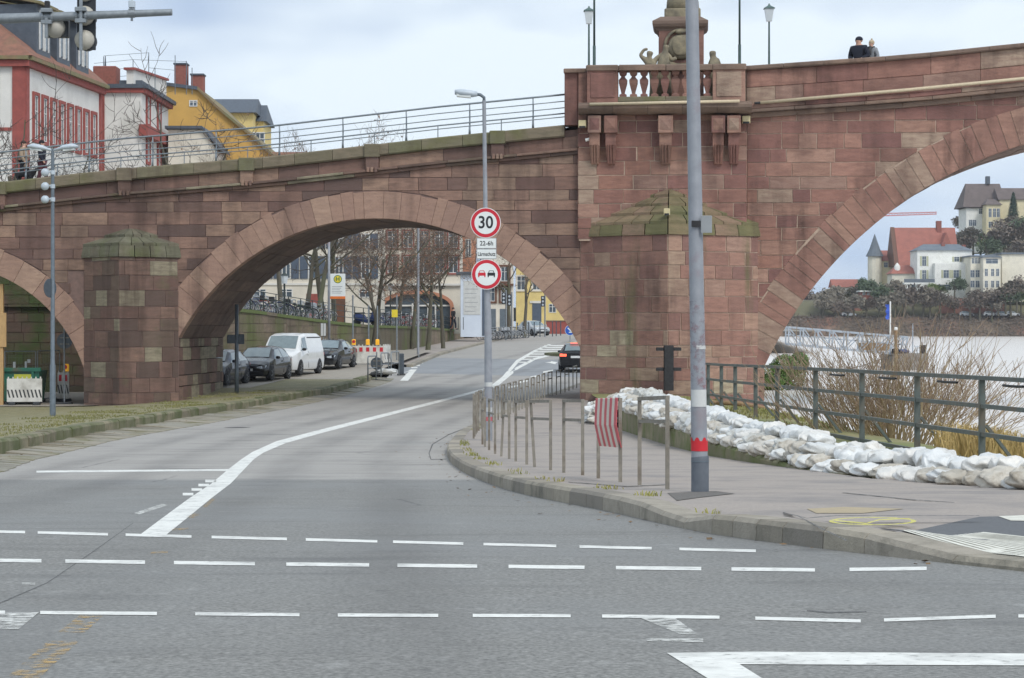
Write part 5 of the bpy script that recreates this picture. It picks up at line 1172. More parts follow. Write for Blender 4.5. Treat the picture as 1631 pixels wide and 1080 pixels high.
m = MB(); m.bar((.80, -.1, 1.72), (.80, 2.2, 1.72), .01, .05); m.build('roof_gutter', m_trim, vn); text_part('SERVICE', .22, m_vlet, vn, (.925, .9, 1.45), (math.radians(76), 0, math.pi/2)) if False else None
car('charcoal black saloon parked behind the white van', SEDAN, m_carn, on(-9.05, 108.6), hd, (1.36, 2.16), (4.03, 3.42), (.85, 3.55), panes=((1.6, 2.7, .25, 1), (2.76, 3.75, 1, .25)))
ps = car('dark estate car driving away with brake lights lit beside the pier', ESTATE, m_carn, (3.4, 112.5, rz(112.5)+.004), math.radians(180-4), (1.32, 2.06), (4.64, 4.34), (.85, 3.7), panes=((1.5, 2.7, .25, 1), (2.76, 4.1, 1, .5)), lit=True)
m = MB(); m.box(-.3, .3, 2.0, 2.1, 1.44, 1.47); m.build('high_brake_light', m_tl, ps)
car('silver car parked on the plaza beyond the railings', HATCH, m_cars, (2.15, 214, rz(214)+.02), math.radians(25), (1.12, 1.86), (4.03, 3.66), (.8, 3.4), panes=((1.3, 2.5, .25, 1), (2.56, 3.6, 1, .3)))

# ------------------------------------------------------------------ people
m_skin = M('skin', sc(206, 164, 142), sc(194, 152, 132), rough=.6)
def cloth(name, r, g, b_): return M(name, sc(r, g, b_), sc(r*.85, g*.85, b_*.85), rough=.9, scale=14, bump=.3)
def person(label, loc, rot, jacket, trousers, hair, hat=None, h=1.75, walk=0., armfold=0., scarf=None, coat=0.):
    t = thing('person', label, 'person', loc, rot); s_ = h/1.75
    def J(k, x, y, z, r): return (k, x*s_, y*s_, z*s_, r*s_)
    w_ = walk; hip = [J('pel', 0, 0, .95, .12)]
    spine = [J('pel', 0, 0, .95, .12), J('wa', 0, 0, 1.1, .12), J('ch', 0, 0, 1.32, .145), J('nk', 0, -.01, 1.5, .055), J('hb', 0, -.02, 1.59, .085), J('ht', 0, -.015, 1.69, .085)]
    legs = [[J('pel', 0, 0, .95, .12), J('h%d' % g, .09*g, 0, .88, .09), J('k%d' % g, .1*g, -.05-.16*w_*g, .48, .06), J('a%d' % g, .1*g, .02-.3*w_*g, .09, .042), J('f%d' % g, .11*g, -.14-.3*w_*g, .04, .035)] for g in (-1, 1)]
    el = lambda g: J('e%d' % g, .27*g, .03+.1*w_*g, 1.12-.0*armfold, .05); wr = lambda g: J('w%d' % g, (.24-.16*armfold)*g, -.1-.14*armfold+.12*w_*g, .9+.22*armfold, .034); hn = lambda g: J('n%d' % g, (.22-.2*armfold)*g, -.14-.16*armfold+.12*w_*g, .82+.3*armfold, .036)
    arms = [[J('ch', 0, 0, 1.32, .145), J('s%d' % g, .19*g, 0, 1.40, .07), el(g), wr(g), hn(g)] for g in (-1, 1)]
    skin('body', [spine]+legs+arms, m_skin, t)
    grow = lambda ch, d: [j[:4]+(j[4]+d*s_,) for j in ch]
    lowers = [J('pel', 0, 0, .95, .12), J('cs', 0, 0, .95-.28*coat, .12+.05*coat)] if coat else None
    ja = [grow(spine[:3], .035)+[J('nk2', 0, -.005, 1.47, .085)]]+[grow(a[:4], .025) for a in arms]
    if lowers: ja.append(grow(lowers, .05))
    skin('jacket', ja, jacket, t)
    skin('trousers', [grow(l[:1], .03)+grow(l[1:4], .03) for l in legs], trousers, t)
    for l in legs:
        f = l[4]; m = MB(); m.sph((f[1], f[2]+.05, .045*s_), (.055, .14, .055), 10, 6); m.build('shoe', m_trim, t, smooth=True)
    m = MB(); m.sph((0, .015*s_, 1.665*s_), (.1*s_, .115*s_, .105*s_), 14, 9); m.v = [(x, y, z) for x, y, z in m.v]
    m.build('hat' if hat else 'hair', hat or hair, t, smooth=True)
    m = MB(); m.sph((0, -.108*s_, 1.605*s_), (.018, .022, .028), 6, 5); m.build('nose', m_skin, t, smooth=True)
    for g in (-1, 1): m = MB(); m.sph((.035*g*s_, -.098*s_, 1.635*s_), (.012, .01, .008), 6, 4); m.build('eye', m_trim, t); m = MB(); m.sph((.092*g*s_, 0, 1.61*s_), (.015, .025, .035), 6, 5); m.build('ear', m_skin, t, smooth=True)
    if hat: m = MB(); m.lathe([(.1*s_, 1.63*s_), (.104*s_, 1.66*s_)], 14, (0, .005, 0)); m.build('hat_brim', hat, t)
    if hat and scarf: m = MB(); m.sph((0, .02, 1.79*s_), .035, 8, 6); m.build('bobble', hat, t, smooth=True)
    if scarf:
        m = MB(); m.tube([(.095*math.cos(a)*s_, (.09*math.sin(a)-.01)*s_, (1.475+.015*math.sin(3*a))*s_) for a in [i*math.pi/7 for i in range(15)]], .05*s_, 7); m.tube([(.05, -.12, 1.46*s_), (.06, -.19, 1.36*s_), (.07, -.2, 1.2*s_)], [.05, .05, .045], 7); m.build('scarf', scarf, t, smooth=True)
    return t
c_navy, c_dark, c_beige, c_maroon, c_grey = cloth('navy_cloth', 34, 38, 52), cloth('black_cloth', 36, 36, 40), cloth('beige_cloth', 166, 146, 124), cloth('maroon_cloth', 92, 52, 60), cloth('grey_cloth', 120, 122, 126)
c_knit = cloth('pale_knit', 196, 178, 150); c_scarf = cloth('check_scarf', 72, 72, 72); c_hair = cloth('brown_hair', 66, 50, 42); c_light = cloth('light_jacket', 150, 154, 158)
def bloc(u, w_): return (X0+u*tc_+w_*ts_, Y0-u*ts_+w_*tc_, zd(u))
def upx(px, w_): return fu(px, w_)
a = bloc(upx(1368, .8), .8); a = (a[0], a[1], a[2]-.08); person('man in dark navy coat and cap leaning over the parapet', a, math.radians(-38), c_navy, c_dark, c_hair, c_navy, 2.0, armfold=.5).scale = (1.22, 1.15, 1)
a = bloc(upx(1388, 1.25), 1.25); person('woman in pale bobble hat and dark scarf behind the parapet', a, math.radians(-45), c_light, c_dark, c_hair, c_knit, 1.82, armfold=.4, scarf=c_scarf)
a = bloc(upx(38, 1.3), 1.3); person('person in a long beige coat walking on the bridge', a, math.radians(75), c_beige, c_dark, c_hair, None, 1.7, walk=.6, coat=1.)
a = bloc(upx(67, 2.0), 2.0); person('person in dark jacket and black cap walking on the bridge', a, math.radians(80), c_navy, c_maroon, c_hair, c_dark, 1.72, walk=.5)
a = AT(722, 520, 176); person('person in black jacket walking past the white wall', (a.x, 176, tz(176)), math.radians(60), c_dark, c_navy, c_hair, None, 1.78, walk=.6)
a = bloc(upx(40, .75), .75); dg = thing('dog', 'small black dog trotting beside the person in the beige coat', 'dog', a, math.radians(80))
skin('body', [[('a', 0, .3, .34, .10), ('b', 0, 0, .35, .12), ('c', 0, -.25, .36, .13), ('d', 0, -.38, .46, .07), ('e', 0, -.47, .54, .075), ('f', 0, -.6, .5, .04)], [('a', 0, .3, .34, .10), ('t', 0, .42, .42, .03), ('t2', 0, .5, .52, .02)]]+[[('c' if y < 0 else 'a', 0, -.25 if y < 0 else .3, .36 if y < 0 else .34, .13 if y < 0 else .1), ('l%d%d' % (g, y < 0), .08*g, y, .24, .05), ('m%d%d' % (g, y < 0), .08*g, y+.06*g, .12, .03), ('n%d%d' % (g, y < 0), .08*g, y+.04*g, .02, .03)] for g in (-1, 1) for y in (-.25, .3)], c_dark, dg, 1)

# ------------------------------------------------------------------ road works, bus stop and small poles behind the arch
m_bw = M('barrier_white_plastic', sc(216, 214, 206), sc(196, 194, 186), rough=.5, scale=4, stain=sc(160, 156, 146), sscale=1.5); m_br = M('barrier_red', sc(200, 44, 56), rough=.45); m_bl = M('barrier_lamp_amber', sc(236, 178, 40), sc(226, 164, 36), rough=.35, emit=((1, .5, .05, 1), .25)); m_rub = M('rubber_foot', sc(62, 64, 66), rough=.9); m_slot = M('barrier_dark_slot', sc(64, 66, 66), rough=.8)
def barrier(name, label, loc, rot, wd, ht, reds, slots, lamps, grp=None):
    t = thing(name, label, 'barrier', loc, rot, grp)
    MB().bbox(-wd/2, wd/2, -.02, .02, .12, ht, .01).build('panel', m_bw, t)
    n = int(wd/.16)
    for i in range(n): x = -wd/2+.06+i*(wd-.12)/(n-1); MB().bbox(x-.025, x+.025, -.02, .02, ht, ht+.07, .01).build('tooth', m_bw, t)
    for i in range(reds):
        x = -wd/2+wd*(i+.5)/reds; MB().box(x-wd/reds*.24, x+wd/reds*.24, -.025, -.019, ht*.7, ht*.92).build('red_field', m_br, t)
    for i in range(slots):
        x = -wd/2+wd*(i+.5)/slots; m = MB(); m.prism([(x-.07, ht*.58), (x-.01, ht*.58), (x+.07, ht*.28), (x+.01, ht*.28)], ID, -.024, -.018); m.build('slot', m_slot, t)
    for x in (-wd/2+.2, wd/2-.2): MB().bbox(x-.12, x+.12, -.3, .3, .0, .12, .03).build('foot', m_rub, t)
    for x in lamps:
        o = MB().bbox(x-.1, x+.1, -.06, .06, ht+.05, ht+.34, .03).build('lamp_case', m_bl, t); m = MB(); m.lathe([(.085, -.075), (.08, -.06)], 14, (x, 0, ht+.22), 'y'); m.build('lamp_lens', m_br if lamps[0] == x else m_bl, o)
    return t
def onp(px, D): x = (px-CX)*D/F; return (x, D, gl(x, D)+.02)
barrier('construction_barrier', 'white slotted plastic barrier in front of the green skip', onp(39, 82.8), math.radians(6), 1.32, 1.0, 0, 9, ())
barrier('construction_barrier', 'short white barrier with red fields and amber lamp by the small arch', onp(101, 86.), math.radians(-25), .55, 1.15, 2, 4, (.15,))
x = -7.2; barrier('construction_barrier', 'red and white barrier with three amber lamps closing the parking lane', (-7.45, 112.5, rz(112.5)+.3), math.radians(4), 1.75, 1.0, 5, 0, (-.72, .0, .5))
barrier('construction_barrier', 'plain white barrier panel at the side of the lamp barrier', (-6.5, 113.3, rz(113.3)+.3), math.radians(70), .9, 1.0, 0, 3, ())
# mobile fence, skip, post at the left arch
m_skip = M('skip_green', sc(40, 104, 84), sc(34, 90, 74), rough=.5, stain=sc(90, 84, 66), sscale=1.5); m_board = M('timber_board', sc(190, 156, 108), sc(172, 140, 98), stretch=(3, 3, 1), scale=4)
p = onp(34, 84.2); t = thing('waste_skip', 'green steel skip behind the slotted barrier', 'skip', p)
MB().loft([[(a*r, b_*.7, z) for a, b_ in ((-1, -1), (1, -1), (1, 1), (-1, 1))] for r, z in ((.72, .12), (.86, 1.28))]).build('tub', m_skip, t); MB().bbox(-.92, .92, -.78, -.7, 1.26, 1.4, .02).build('rim', m_skip, t)
for x in (-.6, .6): MB().bbox(x-.05, x+.05, -.78, -.7, .2, 1.25, .01).build('rib', m_skip, t); m = MB(); m.lathe([(.1, -.04), (.1, .04)], 12, (x, -.4, .1), 'x'); m.build('castor', m_rub, t)
m_yp = M('yellow_print', sc(190, 190, 70), rough=.6); text_part('ABFALL', .3, m_yp, t, (.1, -.8, .95)) if False else MB().box(-.1, .55, -.79, -.78, .85, 1.15).build('yellow_print', m_yp, t)
def fence(pa, pb, label):
    A, B = Vector(pa), Vector(pb); t = thing('mobile_fence', label, 'fence', pa); d = B-A; z = Vector((0, 0, 2.0)); r = .022
    m = MB(); m.tube([(0, 0, 0), (0, 0, 2)], r, 6); m.build('post', m_rail, t); m = MB(); m.tube([d, d+z], r, 6); m.build('post', m_rail, t); m = MB(); m.tube([z, d+z], r, 6); m.build('top_tube', m_rail, t); m = MB(); m.tube([(0, 0, .12), d+Vector((0, 0, .12))], r, 6); m.build('bottom_tube', m_rail, t)
    m = MB(); n = int(d.length/.12)
    for i in range(1, n): m.tube([d*(i/n)+Vector((0, 0, .12)), d*(i/n)+z], .003, 3)
    for j in range(1, 8): m.tube([Vector((0, 0, .25*j)), d+Vector((0, 0, .25*j))], .003, 3)
    o = m.build('wire_mesh', m_rail, t); o['kind'] = 'stuff'; MB().bbox(-.3, .3, -.12, .12, 0, .12, .02).build('foot', m_rub, t); return t
f1 = fence(onp(8, 85.3), onp(57, 85.6), 'mobile wire fence panel with paper notices behind the skip'); f2 = fence(onp(60, 85.8), onp(95, 86.6), 'mobile wire fence panel beside the barrier lamp')
for x, z, w_, h_ in ((.32, 1.35, .1, .24), (.88, 1.55, .12, .14), (.78, 1.35, .08, .26)): MB().box(x, x+w_, -.03, -.025, z, z+h_).build('notice', m_paper, f1)
p = onp(2, 83.); t = thing('timber_post', 'pale timber post with a square board beside the small arch', 'post', p); MB().bbox(-.09, .09, -.09, .09, 0, 4.6, .01).build('post', m_board, t); MB().bbox(-.12, .22, -.13, -.09, 2.2, 3.5, .01).build('board', m_board, t)
def backsign(px, py, D, r, base, label, mat=m_rail, striped=False, z=None):
    x = (px-CX)*D/F; zb = gl(x, D) if z is None else z; zc = CZ+(HY-py)*D/F; t = thing('round_sign_post', label, 'road sign', (x, D, zb)); m = MB(); m.tube([(0, 0, 0), (0, 0, zc-zb+r+.25)], .03, 8); m.build('post', mat, t)
    m = MB(); m.lathe([(r, .04), (r, .055)], 28, (0, 0, zc-zb), 'y'); m.build('disc', m_signb, t)
    for s_ in (-.12, .12): MB().box(-r*.6, r*.6, .025, .04, zc-zb+s_-.02, zc-zb+s_+.02).build('stiffener', m_galv, t)
    MB().bbox(-.3, .3, -.15, .15, 0, .1, .03).build('foot', m_rub, t); return t
backsign(102.5, 543, 83.6, .3, 0, 'dark back of a round sign on a thin post by the small arch')
t = backsign(600, 579, 101.2, .29, 0, 'dark back of a round sign standing low among the railings', z=gl(-6.29, 101.2))
D = 91.; 
p = onp(377, 86.8); t = thing('sign_pole', 'dark grey pole with two sign backs beside the arch pier', 'road sign', p); z = CZ+(HY-541)*86.8/F-p[2]; m = MB(); m.tube([(0, 0, -.05), (0, 0, .9), (0, 0, z+1.4)], [.085, .08, .07], 10); m.build('post', m_lampg, t, smooth=True); m = MB(); m.bbox(-.38, -.02, -.05, -.02, z-.15, z+.2, .03); m.build('sign_back', m_signb, t); m = MB(); m.bbox(.05, .3, .0, .03, z-.18, z+.22, .03); m.build('sign_back', m_signb, t)
# tubular railings at the lane end, bollard, sandbag on sign foot
for a, c in (((586, 606), (599, 603)), ((607, 599), (619, 597.5)), ((623, 597), (635.5, 595))):
    A = G(*a, .3); B = G(*c, .3); A.z = gl(A.x, A.y) if A.y < 103 else rz(A.y)+.1; B.z = A.z; h = 1.05; t = thing('tubular_railing', 'galvanised tubular railing hoop at the end of the parking lane', 'railing', tuple(A), 0, 'tubular railings by the lane end'); d = B-A
    m = MB(); m.tube([(0, 0, -.05), (0, 0, h-.08), d*.06+Vector((0, 0, h)), d*.94+Vector((0, 0, h)), d+Vector((0, 0, h-.08)), d+Vector((0, 0, -.05))], .03, 8); m.build('hoop', m_rail, t, smooth=True); m = MB(); m.tube([Vector((0, 0, h*.5)), d+Vector((0, 0, h*.5))], .022, 6); m.build('middle_rail', m_rail, t)
q = G(639, 592, .2); t = thing('bollard', 'dark flat-sided bollard at the end of the tubular railings', 'bollard', (q.x, q.y, rz(q.y)+.05)); MB().bbox(-.14, .14, -.05, .05, 0, 1.05, .04).build('body', m_signb, t); MB().bbox(-.2, .2, -.15, .15, -.02, .05, .01).build('foot', m_rub, t)
q = G(607, 604, .3); bag(q.x, 101.4, gl(q.x, 101.4)+.05, 0, False, 'white sandbag weighing down the low round sign', 'sandbag by the lane end', (0, 0), 1.6)
# bus stop
m_Hy = M('stop_yellow', sc(232, 208, 60), rough=.5); m_Hg = M('stop_green', sc(44, 116, 70), rough=.5); m_or = M('stop_orange', sc(226, 120, 50), rough=.5); m_txt = M('grey_print', sc(150, 154, 160), rough=.6)
D = 112.; x = (524-CX)*D/F; zb = rz(D)+.4; t = thing('bus_stop_pole', 'tall grey bus stop pole behind the parked cars', 'bus stop', (x, D, zb)); m = MB(); m.tube([(0, 0, -.3), (0, 0, 8.2)], [.075, .055], 10); m.build('post', m_pole, t, smooth=True)
a, b_ = AT(526, 436, D), AT(550, 476, D); w_ = b_.x-a.x; h_ = a.z-b_.z; t2 = thing('bus_stop_sign', 'white bus stop panel with green H on yellow disc', 'sign', (a.x+w_/2, D, b_.z)); MB().bbox(-w_/2, w_/2, -.02, .02, 0, h_, .01).build('panel', m_signw, t2); MB().box(-w_/2, w_/2, -.024, -.02, 0, h_*.1).build('orange_band', m_or, t2)
disc(t2, .21, -.026, m_Hg, 'green_ring', th=.004, z=h_-.28); disc(t2, .175, -.03, m_Hy, 'yellow_disc', th=.004, z=h_-.28); text_part('H', .3, m_Hg, t2, (0, -.033, h_-.28), bold=.008)
for i in range(5): MB().box(-w_*.38, w_*(.3-.08*(i % 3)), -.023, -.02, h_*(.48-.065*i), h_*(.5-.065*i)).build('print_line', m_txt, t2)
MB().box(-w_/2-.09, -w_/2+.002, -.03, .03, h_*.2, h_*.25).build('bracket', m_rail, t2); MB().box(-w_/2-.09, -w_/2+.002, -.03, .03, h_*.75, h_*.8).build('bracket', m_rail, t2)
D = 111.8; a, b_ = AT(510.5, 514, D), AT(519.5, 536, D); t = thing('timetable_case', 'narrow timetable case with two white sheets beside the stop pole', 'notice', (a.x, D, rz(D)+.4)); zz = rz(D)+.4; MB().box(0, .3, -.03, .0, b_.z-zz, a.z-zz).build('case', m_trim, t)
for x0 in (.02, .16): MB().box(x0, x0+.12, -.036, -.03, b_.z-zz+.03, a.z-zz-.03).build('sheet', m_paper, t)
MB().box(.13, .17, -.02, .02, -.2, b_.z-zz).build('leg', m_rail, t)
# thin poles by the road works and the far pavement
for px, yt, D, lb in ((562, 470, 113., 'thin galvanised pole left of the barrier lamps'), (587, 486, 113., 'thin galvanised pole behind the barrier lamps'), (601, 487, 114., 'thin galvanised pole above the round sign'), (632, 470, 120., 'thin pole with yellow plate beside the wall'), (666, 360, 130., 'tall slim grey pole at the foot of the wall')):
    x = (px-CX)*D/F; zb = rz(D)+.14; q = AT(px, yt, D); t = thing('thin_pole', lb, 'pole', (x, D, zb)); m = MB(); m.tube([(0, 0, -.2), (0, 0, q.z-zb)], .04 if px != 666 else .075, 8); m.build('post', m_rail if px != 666 else m_pole, t); m = MB(); m.lathe([(.08, 0), (.08, .15), (.05, .17)], 8); m.build('foot', m_rail, t)
    if px == 632: zc = AT(px, 499, D).z-zb; MB().box(-.28, .05, -.06, -.04, zc-.22, zc+.2).build('yellow_plate', m_Hy, t)
# blue keep-right sign, traffic lights and bollards at the far junction
m_blue = M('sign_blue', sc(30, 92, 190), rough=.45)
D = 138.; x = (908-CX)*D/F; zb = rz(D); zc = AT(908, 526, D).z; t = thing('keep_right_sign', 'round blue keep right sign on the traffic island', 'road sign', (x, D, zb)); m = MB(); m.tube([(0, 0, 0), (0, 0, zc-zb+.2)], .03, 8); m.build('post', m_rail, t); disc(t, .33, -.06, m_signw, 'rim', z=zc-zb); disc(t, .31, -.064, m_blue, 'blue_disc', th=.004, z=zc-zb); m = MB(); m.bar((-.15, -.068, zc-zb+.15), (.1, -.068, zc-zb-.1), .004, .07); m.bar((.13, -.068, zc-zb+.06), (.13, -.068, zc-zb-.16), .004, .06); m.bar((-.08, -.068, zc-zb-.13), (.15, -.068, zc-zb-.13), .004, .06); m.build('arrow', m_signw, t)
isl = MB(); isl.loft([[(x+a*r*1.0, D+2+b_*r, zb+z) for a, b_ in [(math.cos(q)*1.6, math.sin(q)*4) for q in [i*math.pi/8 for i in range(16)]]] for r, z in ((1, -.1), (1, .16), (.9, .18))]); isl.build('traffic_island', m_kerbm, None, kind='structure')
def tlight(px, py, D, zb, label, arm=0):
    x = (px-CX)*D/F; zc = AT(px, py, D).z; t = thing('traffic_light', label, 'traffic light', (x, D, zb)); m = MB(); m.tube([(0, 0, -.1), (0, 0, zc-zb+.7)], .07, 8); m.build('post', m_rail, t); MB().bbox(-.18-.2, .18-.2, -.16, .06, zc-zb-.5, zc-zb+.5, .03).build('case', m_sigk, t)
    for j in (-.32, 0, .32):
        m = MB(); m.lathe([(.1, -.18), (.1, -.16)], 12, (-.2, 0, zc-zb+j), 'y'); m.build('lens', m_lampw, t)
tlight(806, 475, 188, rz(188)+.14, 'traffic light beside the bare tree at the far pavement'); tlight(868, 480, 205, rz(205)+.14, 'traffic light before the yellow house'); tlight(815, 478, 190, rz(190)+.14, 'second traffic light paired at the far pavement')
for i, px in enumerate((824, 833, 842, 851, 860, 880, 886, 893)):
    D = 196+i*2.2; x = (px-CX)*D/F; t = thing('steel_bollard', 'thin dark steel bollard along the far pavement', 'bollard', (x, D, rz(D)+.14), 0, 'bollards along the far pavement'); m = MB(); m.tube([(0, 0, -.1), (0, 0, 1.25)], .05, 6); m.build('post', m_signb, t); m = MB(); m.sph((0, 0, 1.27), .07, 8, 5); m.build('cap', m_signb, t)
# ------------------------------------------------------------------ retaining walls of the town side
m_rw = stone('retaining_wall_stone', [sc(140, 118, 100), sc(128, 108, 94), sc(146, 122, 108), sc(118, 104, 88), sc(134, 112, 100)], sc(98, 88, 74), moss=(sc(104, 108, 70), .35, .46, .64))
m_dw = stone('dark_mossy_wall_stone', [sc(112, 86, 78), sc(98, 80, 72), sc(120, 92, 84), sc(92, 82, 70)], sc(74, 66, 58), moss=(sc(72, 90, 50), .3, .48, .62))
m_grass = M('moss_grass', sc(104, 116, 62), sc(86, 98, 50), scale=6, bump=.8)
rwall = thing('retaining_wall', 'mossy sandstone retaining wall behind the parked cars with railing above', 'wall', (0, 0, 0))
pts = [Vector((interp(XW, y), y)) for y in (89.5, 98, 112, 130, 160, 190, 214)]; seed = 70
for P, Q in zip(pts, pts[1:]):
    d = Q-P; Ln = d.length; d.normalize(); n = Vector((d.y, -d.x)); 
    if n.x < 0: n = -n
    fn = lambda a, b_, z, P=P, d=d, n=n: (P.x+d.x*a-n.x*b_, P.y+d.y*a-n.y*b_, z)
    yc = (P.y+Q.y)/2; z0 = rz(yc)-.3
    tops = lambda a, P=P, d=d: tz(P.y+d.y*a)+.06
    def cp(p, c_, tops=tops): return clip(p, (c_[0], tops(c_[0])-.16), ((tops(c_[0]+.5)-tops(c_[0]-.5)), -1.))
    if P.y < 128: blocks(rwall, fn, 0, Ln, courses(z0, tz(P.y)+.1, [.42, .46, .38, .5], seed), (.7, 1.6), m_rw, seed, cp, proud=.015, gap=.01)
    m = MB(); us = rng_(0, Ln, 2.)
    m.loft([[fn(a, .02, z0-.5), fn(a, .02, tops(a)-.05), fn(a, .5, tops(a)-.05), fn(a, .5, z0-.5)] for a in us]); m.build('wall_core', m_rw if P.y > 128 else m_mortL, rwall)
    for a, c in zip(us, us[1:]): MB().loft([[fn(q, -.06, tops(q)-.16), fn(q, -.06, tops(q)), fn(q, .45, tops(q)+.02), fn(q, .45, tops(q)-.16)] for q in (a+.01, c-.01)]).build('coping_stone', m_grass if RN.random() < .75 else m_cop, rwall)
    seed += 1
dwall = thing('terrace_wall', 'dark mossy stone wall seen through the small left arch', 'wall', (0, 0, 0))
blocks(dwall, lambda a, b_, z: (a, 97.+b_, z), -32, -14.2, courses(-.2, 7.4, [.4, .46, .5], 81), (.6, 1.5), m_dw, 82, proud=.02, gap=.01); m = MB(); m.box(-32, -14.1, 97.03, 98., -.5, 7.4); m.build('wall_core', m_mortL, dwall)
blocks(dwall, lambda a, b_, z: (-14.15-b_, 97.-a, z), .1, 7.4, courses(-.2, 5.2, [.4, .46, .5], 83), (.6, 1.5), m_dw, 84, proud=.02, gap=.01); m = MB(); m.box(-14.9, -14.18, 89.6, 97.2, -.5, 5.2); m.build('wall_core', m_mortL, dwall)
# railing on the wall
m_dr = M('dark_green_railing', sc(62, 72, 70), sc(52, 60, 60), rough=.5, metal=.3)
wr_ = thing('wall_railing', 'dark steel railing along the top of the mossy retaining wall', 'railing', (0, 0, 0)); ys = rng_(92, 186, 2.4); px_ = lambda y: interp(XW, y)-.35
for a, c in zip(ys, ys[1:]):
    m = MB(); m.tube([(px_(a), a, tz(a)-.05), (px_(a), a, tz(a)+1.1)], .03, 6); m.build('post', m_dr, wr_)
    for h in (1.08, .75, .42): m = MB(); m.tube([(px_(a), a, tz(a)+h), (px_(c), c, tz(c)+h)], .02, 5); m.build('rail', m_dr, wr_)

# ------------------------------------------------------------------ bicycles
m_bk = [M('bike_paint_%s' % n, sc(*c), rough=.4, metal=.2) for n, c in (('black', (44, 46, 50)), ('silver', (170, 176, 180)), ('blue', (52, 70, 120)), ('red', (150, 50, 50)), ('green', (60, 90, 74)))]
m_chr = M('bike_metal', sc(186, 190, 194), rough=.35, metal=.6)
def make_bike(k):
    t = thing('bicycle', 'x', 'bicycle', (0, 0, 0), 0, 'bicycles parked along the wall railing'); fr = m_bk[k]
    for y in (-.52, .52):
        m = MB(); m.tube([(0, y+.33*math.cos(a), .34+.33*math.sin(a)) for a in [i*2*math.pi/20 for i in range(21)]], .02, 5, cap=False); o = m.build('wheel', m_tyre, t, smooth=True)
        m = MB()
        for i in range(9): a = i*2*math.pi/9; m.tube([(0, y, .34), (0, y+.31*math.cos(a), .34+.31*math.sin(a))], .004, 3)
        m.tube([(-.05, y, .34), (.05, y, .34)], .025, 6); m.tube([(0, y+.305*math.cos(a), .34+.305*math.sin(a)) for a in [i*2*math.pi/16 for i in range(17)]], .012, 4, cap=False); m.build('spokes', m_chr, o)
        m = MB(); m.tube([(0, y+.37*math.cos(a), .34+.37*math.sin(a)) for a in [math.pi*(.1+.8*i/8) for i in range(9)]], .02, 4); m.build('mudguard', m_chr if k % 2 else fr, t)
    m = MB(); A, B, C_, D_, E_ = (0, .52, .34), (0, .1, .3), (0, .22, .82), (0, -.33, .84), (0, -.38, .68)
    for p, q in ((A, B), (B, C_), (A, C_), (C_, D_), (B, E_), (D_, E_)): m.tube([p, q], .02, 6)
    m.tube([E_, (0, -.45, .45), (0, -.52, .34)], .018, 6); m.build('frame', fr, t)
    m = MB(); m.tube([D_, (0, -.32, 1.0)], .018, 6); m.tube([(-.28, -.18, 1.05), (-.2, -.3, 1.03), (0, -.33, 1.0), (.2, -.3, 1.03), (.28, -.18, 1.05)], .016, 6); m.build('handlebar', m_chr, t)
    m = MB(); m.sph((0, .24, .95), (.09, .14, .04), 8, 5); m.tube([C_, (0, .24, .93)], .014, 5); m.build('saddle', m_tyre, t)
    if k % 2 == 0: m = MB(); m.bbox(-.17, .17, -.68, -.42, .78, 1.0, .02); m.build('basket', m_tyre if k else m_chr, t)
    return t
bl = {0: 'black', 1: 'silver', 2: 'blue', 3: 'red', 4: 'green'}
protos = [make_bike(i) for i in range(5)]; first = [True]*5
def put_bike(x, y, z, a, k, where, lean=.08):
    lb = '%s bicycle parked %s' % (bl[k], where)
    if first[k]: o = protos[k]; first[k] = False; o.location = (x, y, z); o.rotation_euler = (0, lean, a); o['label'] = lb
    else: o = dup(protos[k], (x, y, z), (0, lean, a), lb)
for i in range(34):
    y = 98+i*.8+U(-.2, .2); put_bike(interp(XW, y)-1.0-U(0, .9), y, tz(y), math.pi/2+U(-.5, .5), RN.choice((0, 0, 1, 2, 3, 4)), 'against the wall railing above the parked cars', U(-.12, .12))
for i in range(26):
    y = 148+i*1.15+U(-.3, .3); put_bike(interp(XW, y)-1.1-U(0, 1.6), y, tz(y), math.pi/2+U(-.6, .6), RN.choice((0, 0, 1, 3, 2)), 'against the railing before the restaurant', U(-.12, .12))
for i in range(12):
    y = 182+i*.9; px = 774+i*5; put_bike((px-CX)*y/F, y, rz(y)+.15 if (px-CX)*y/F > interp(XW, y) else tz(y), math.pi/2+U(-.5, .5), RN.choice((0, 0, 1)), 'on the far pavement below the bare tree', U(-.1, .1))
# motor scooter
D = 135.; x = (583-CX)*D/F; sct = thing('motor_scooter', 'blue motor scooter parked on the plaza behind the wall', 'scooter', (x, D, tz(D)), math.radians(70))
for y in (-.6, .6): m = MB(); m.lathe([(.12, -.06), (.24, -.06), (.25, 0), (.24, .06), (.12, .06)], 16, (0, y, .25), 'x'); m.build('wheel', m_tyre, sct)
m = MB(); m.loft([[(a*w_, y, z0+b_*(z1-z0)) for a, b_ in ((-1, 0), (1, 0), (.8, 1), (-.8, 1))] for y, w_, z0, z1 in ((-.62, .05, .4, .95), (-.5, .2, .3, .98), (-.38, .18, .25, .6), (-.1, .18, .2, .35), (.15, .2, .25, .72), (.6, .18, .4, .78), (.8, .1, .5, .72))]); m.build('body', m_bk[2], sct, smooth=True); m = MB(); m.bbox(-.15, .15, .1, .75, .76, .86, .04); m.build('seat', m_tyre, sct); m = MB(); m.tube([(-.32, -.42, 1.05), (0, -.52, 1.0), (.32, -.42, 1.05)], .025, 6); m.build('handlebar', m_tyre, sct)

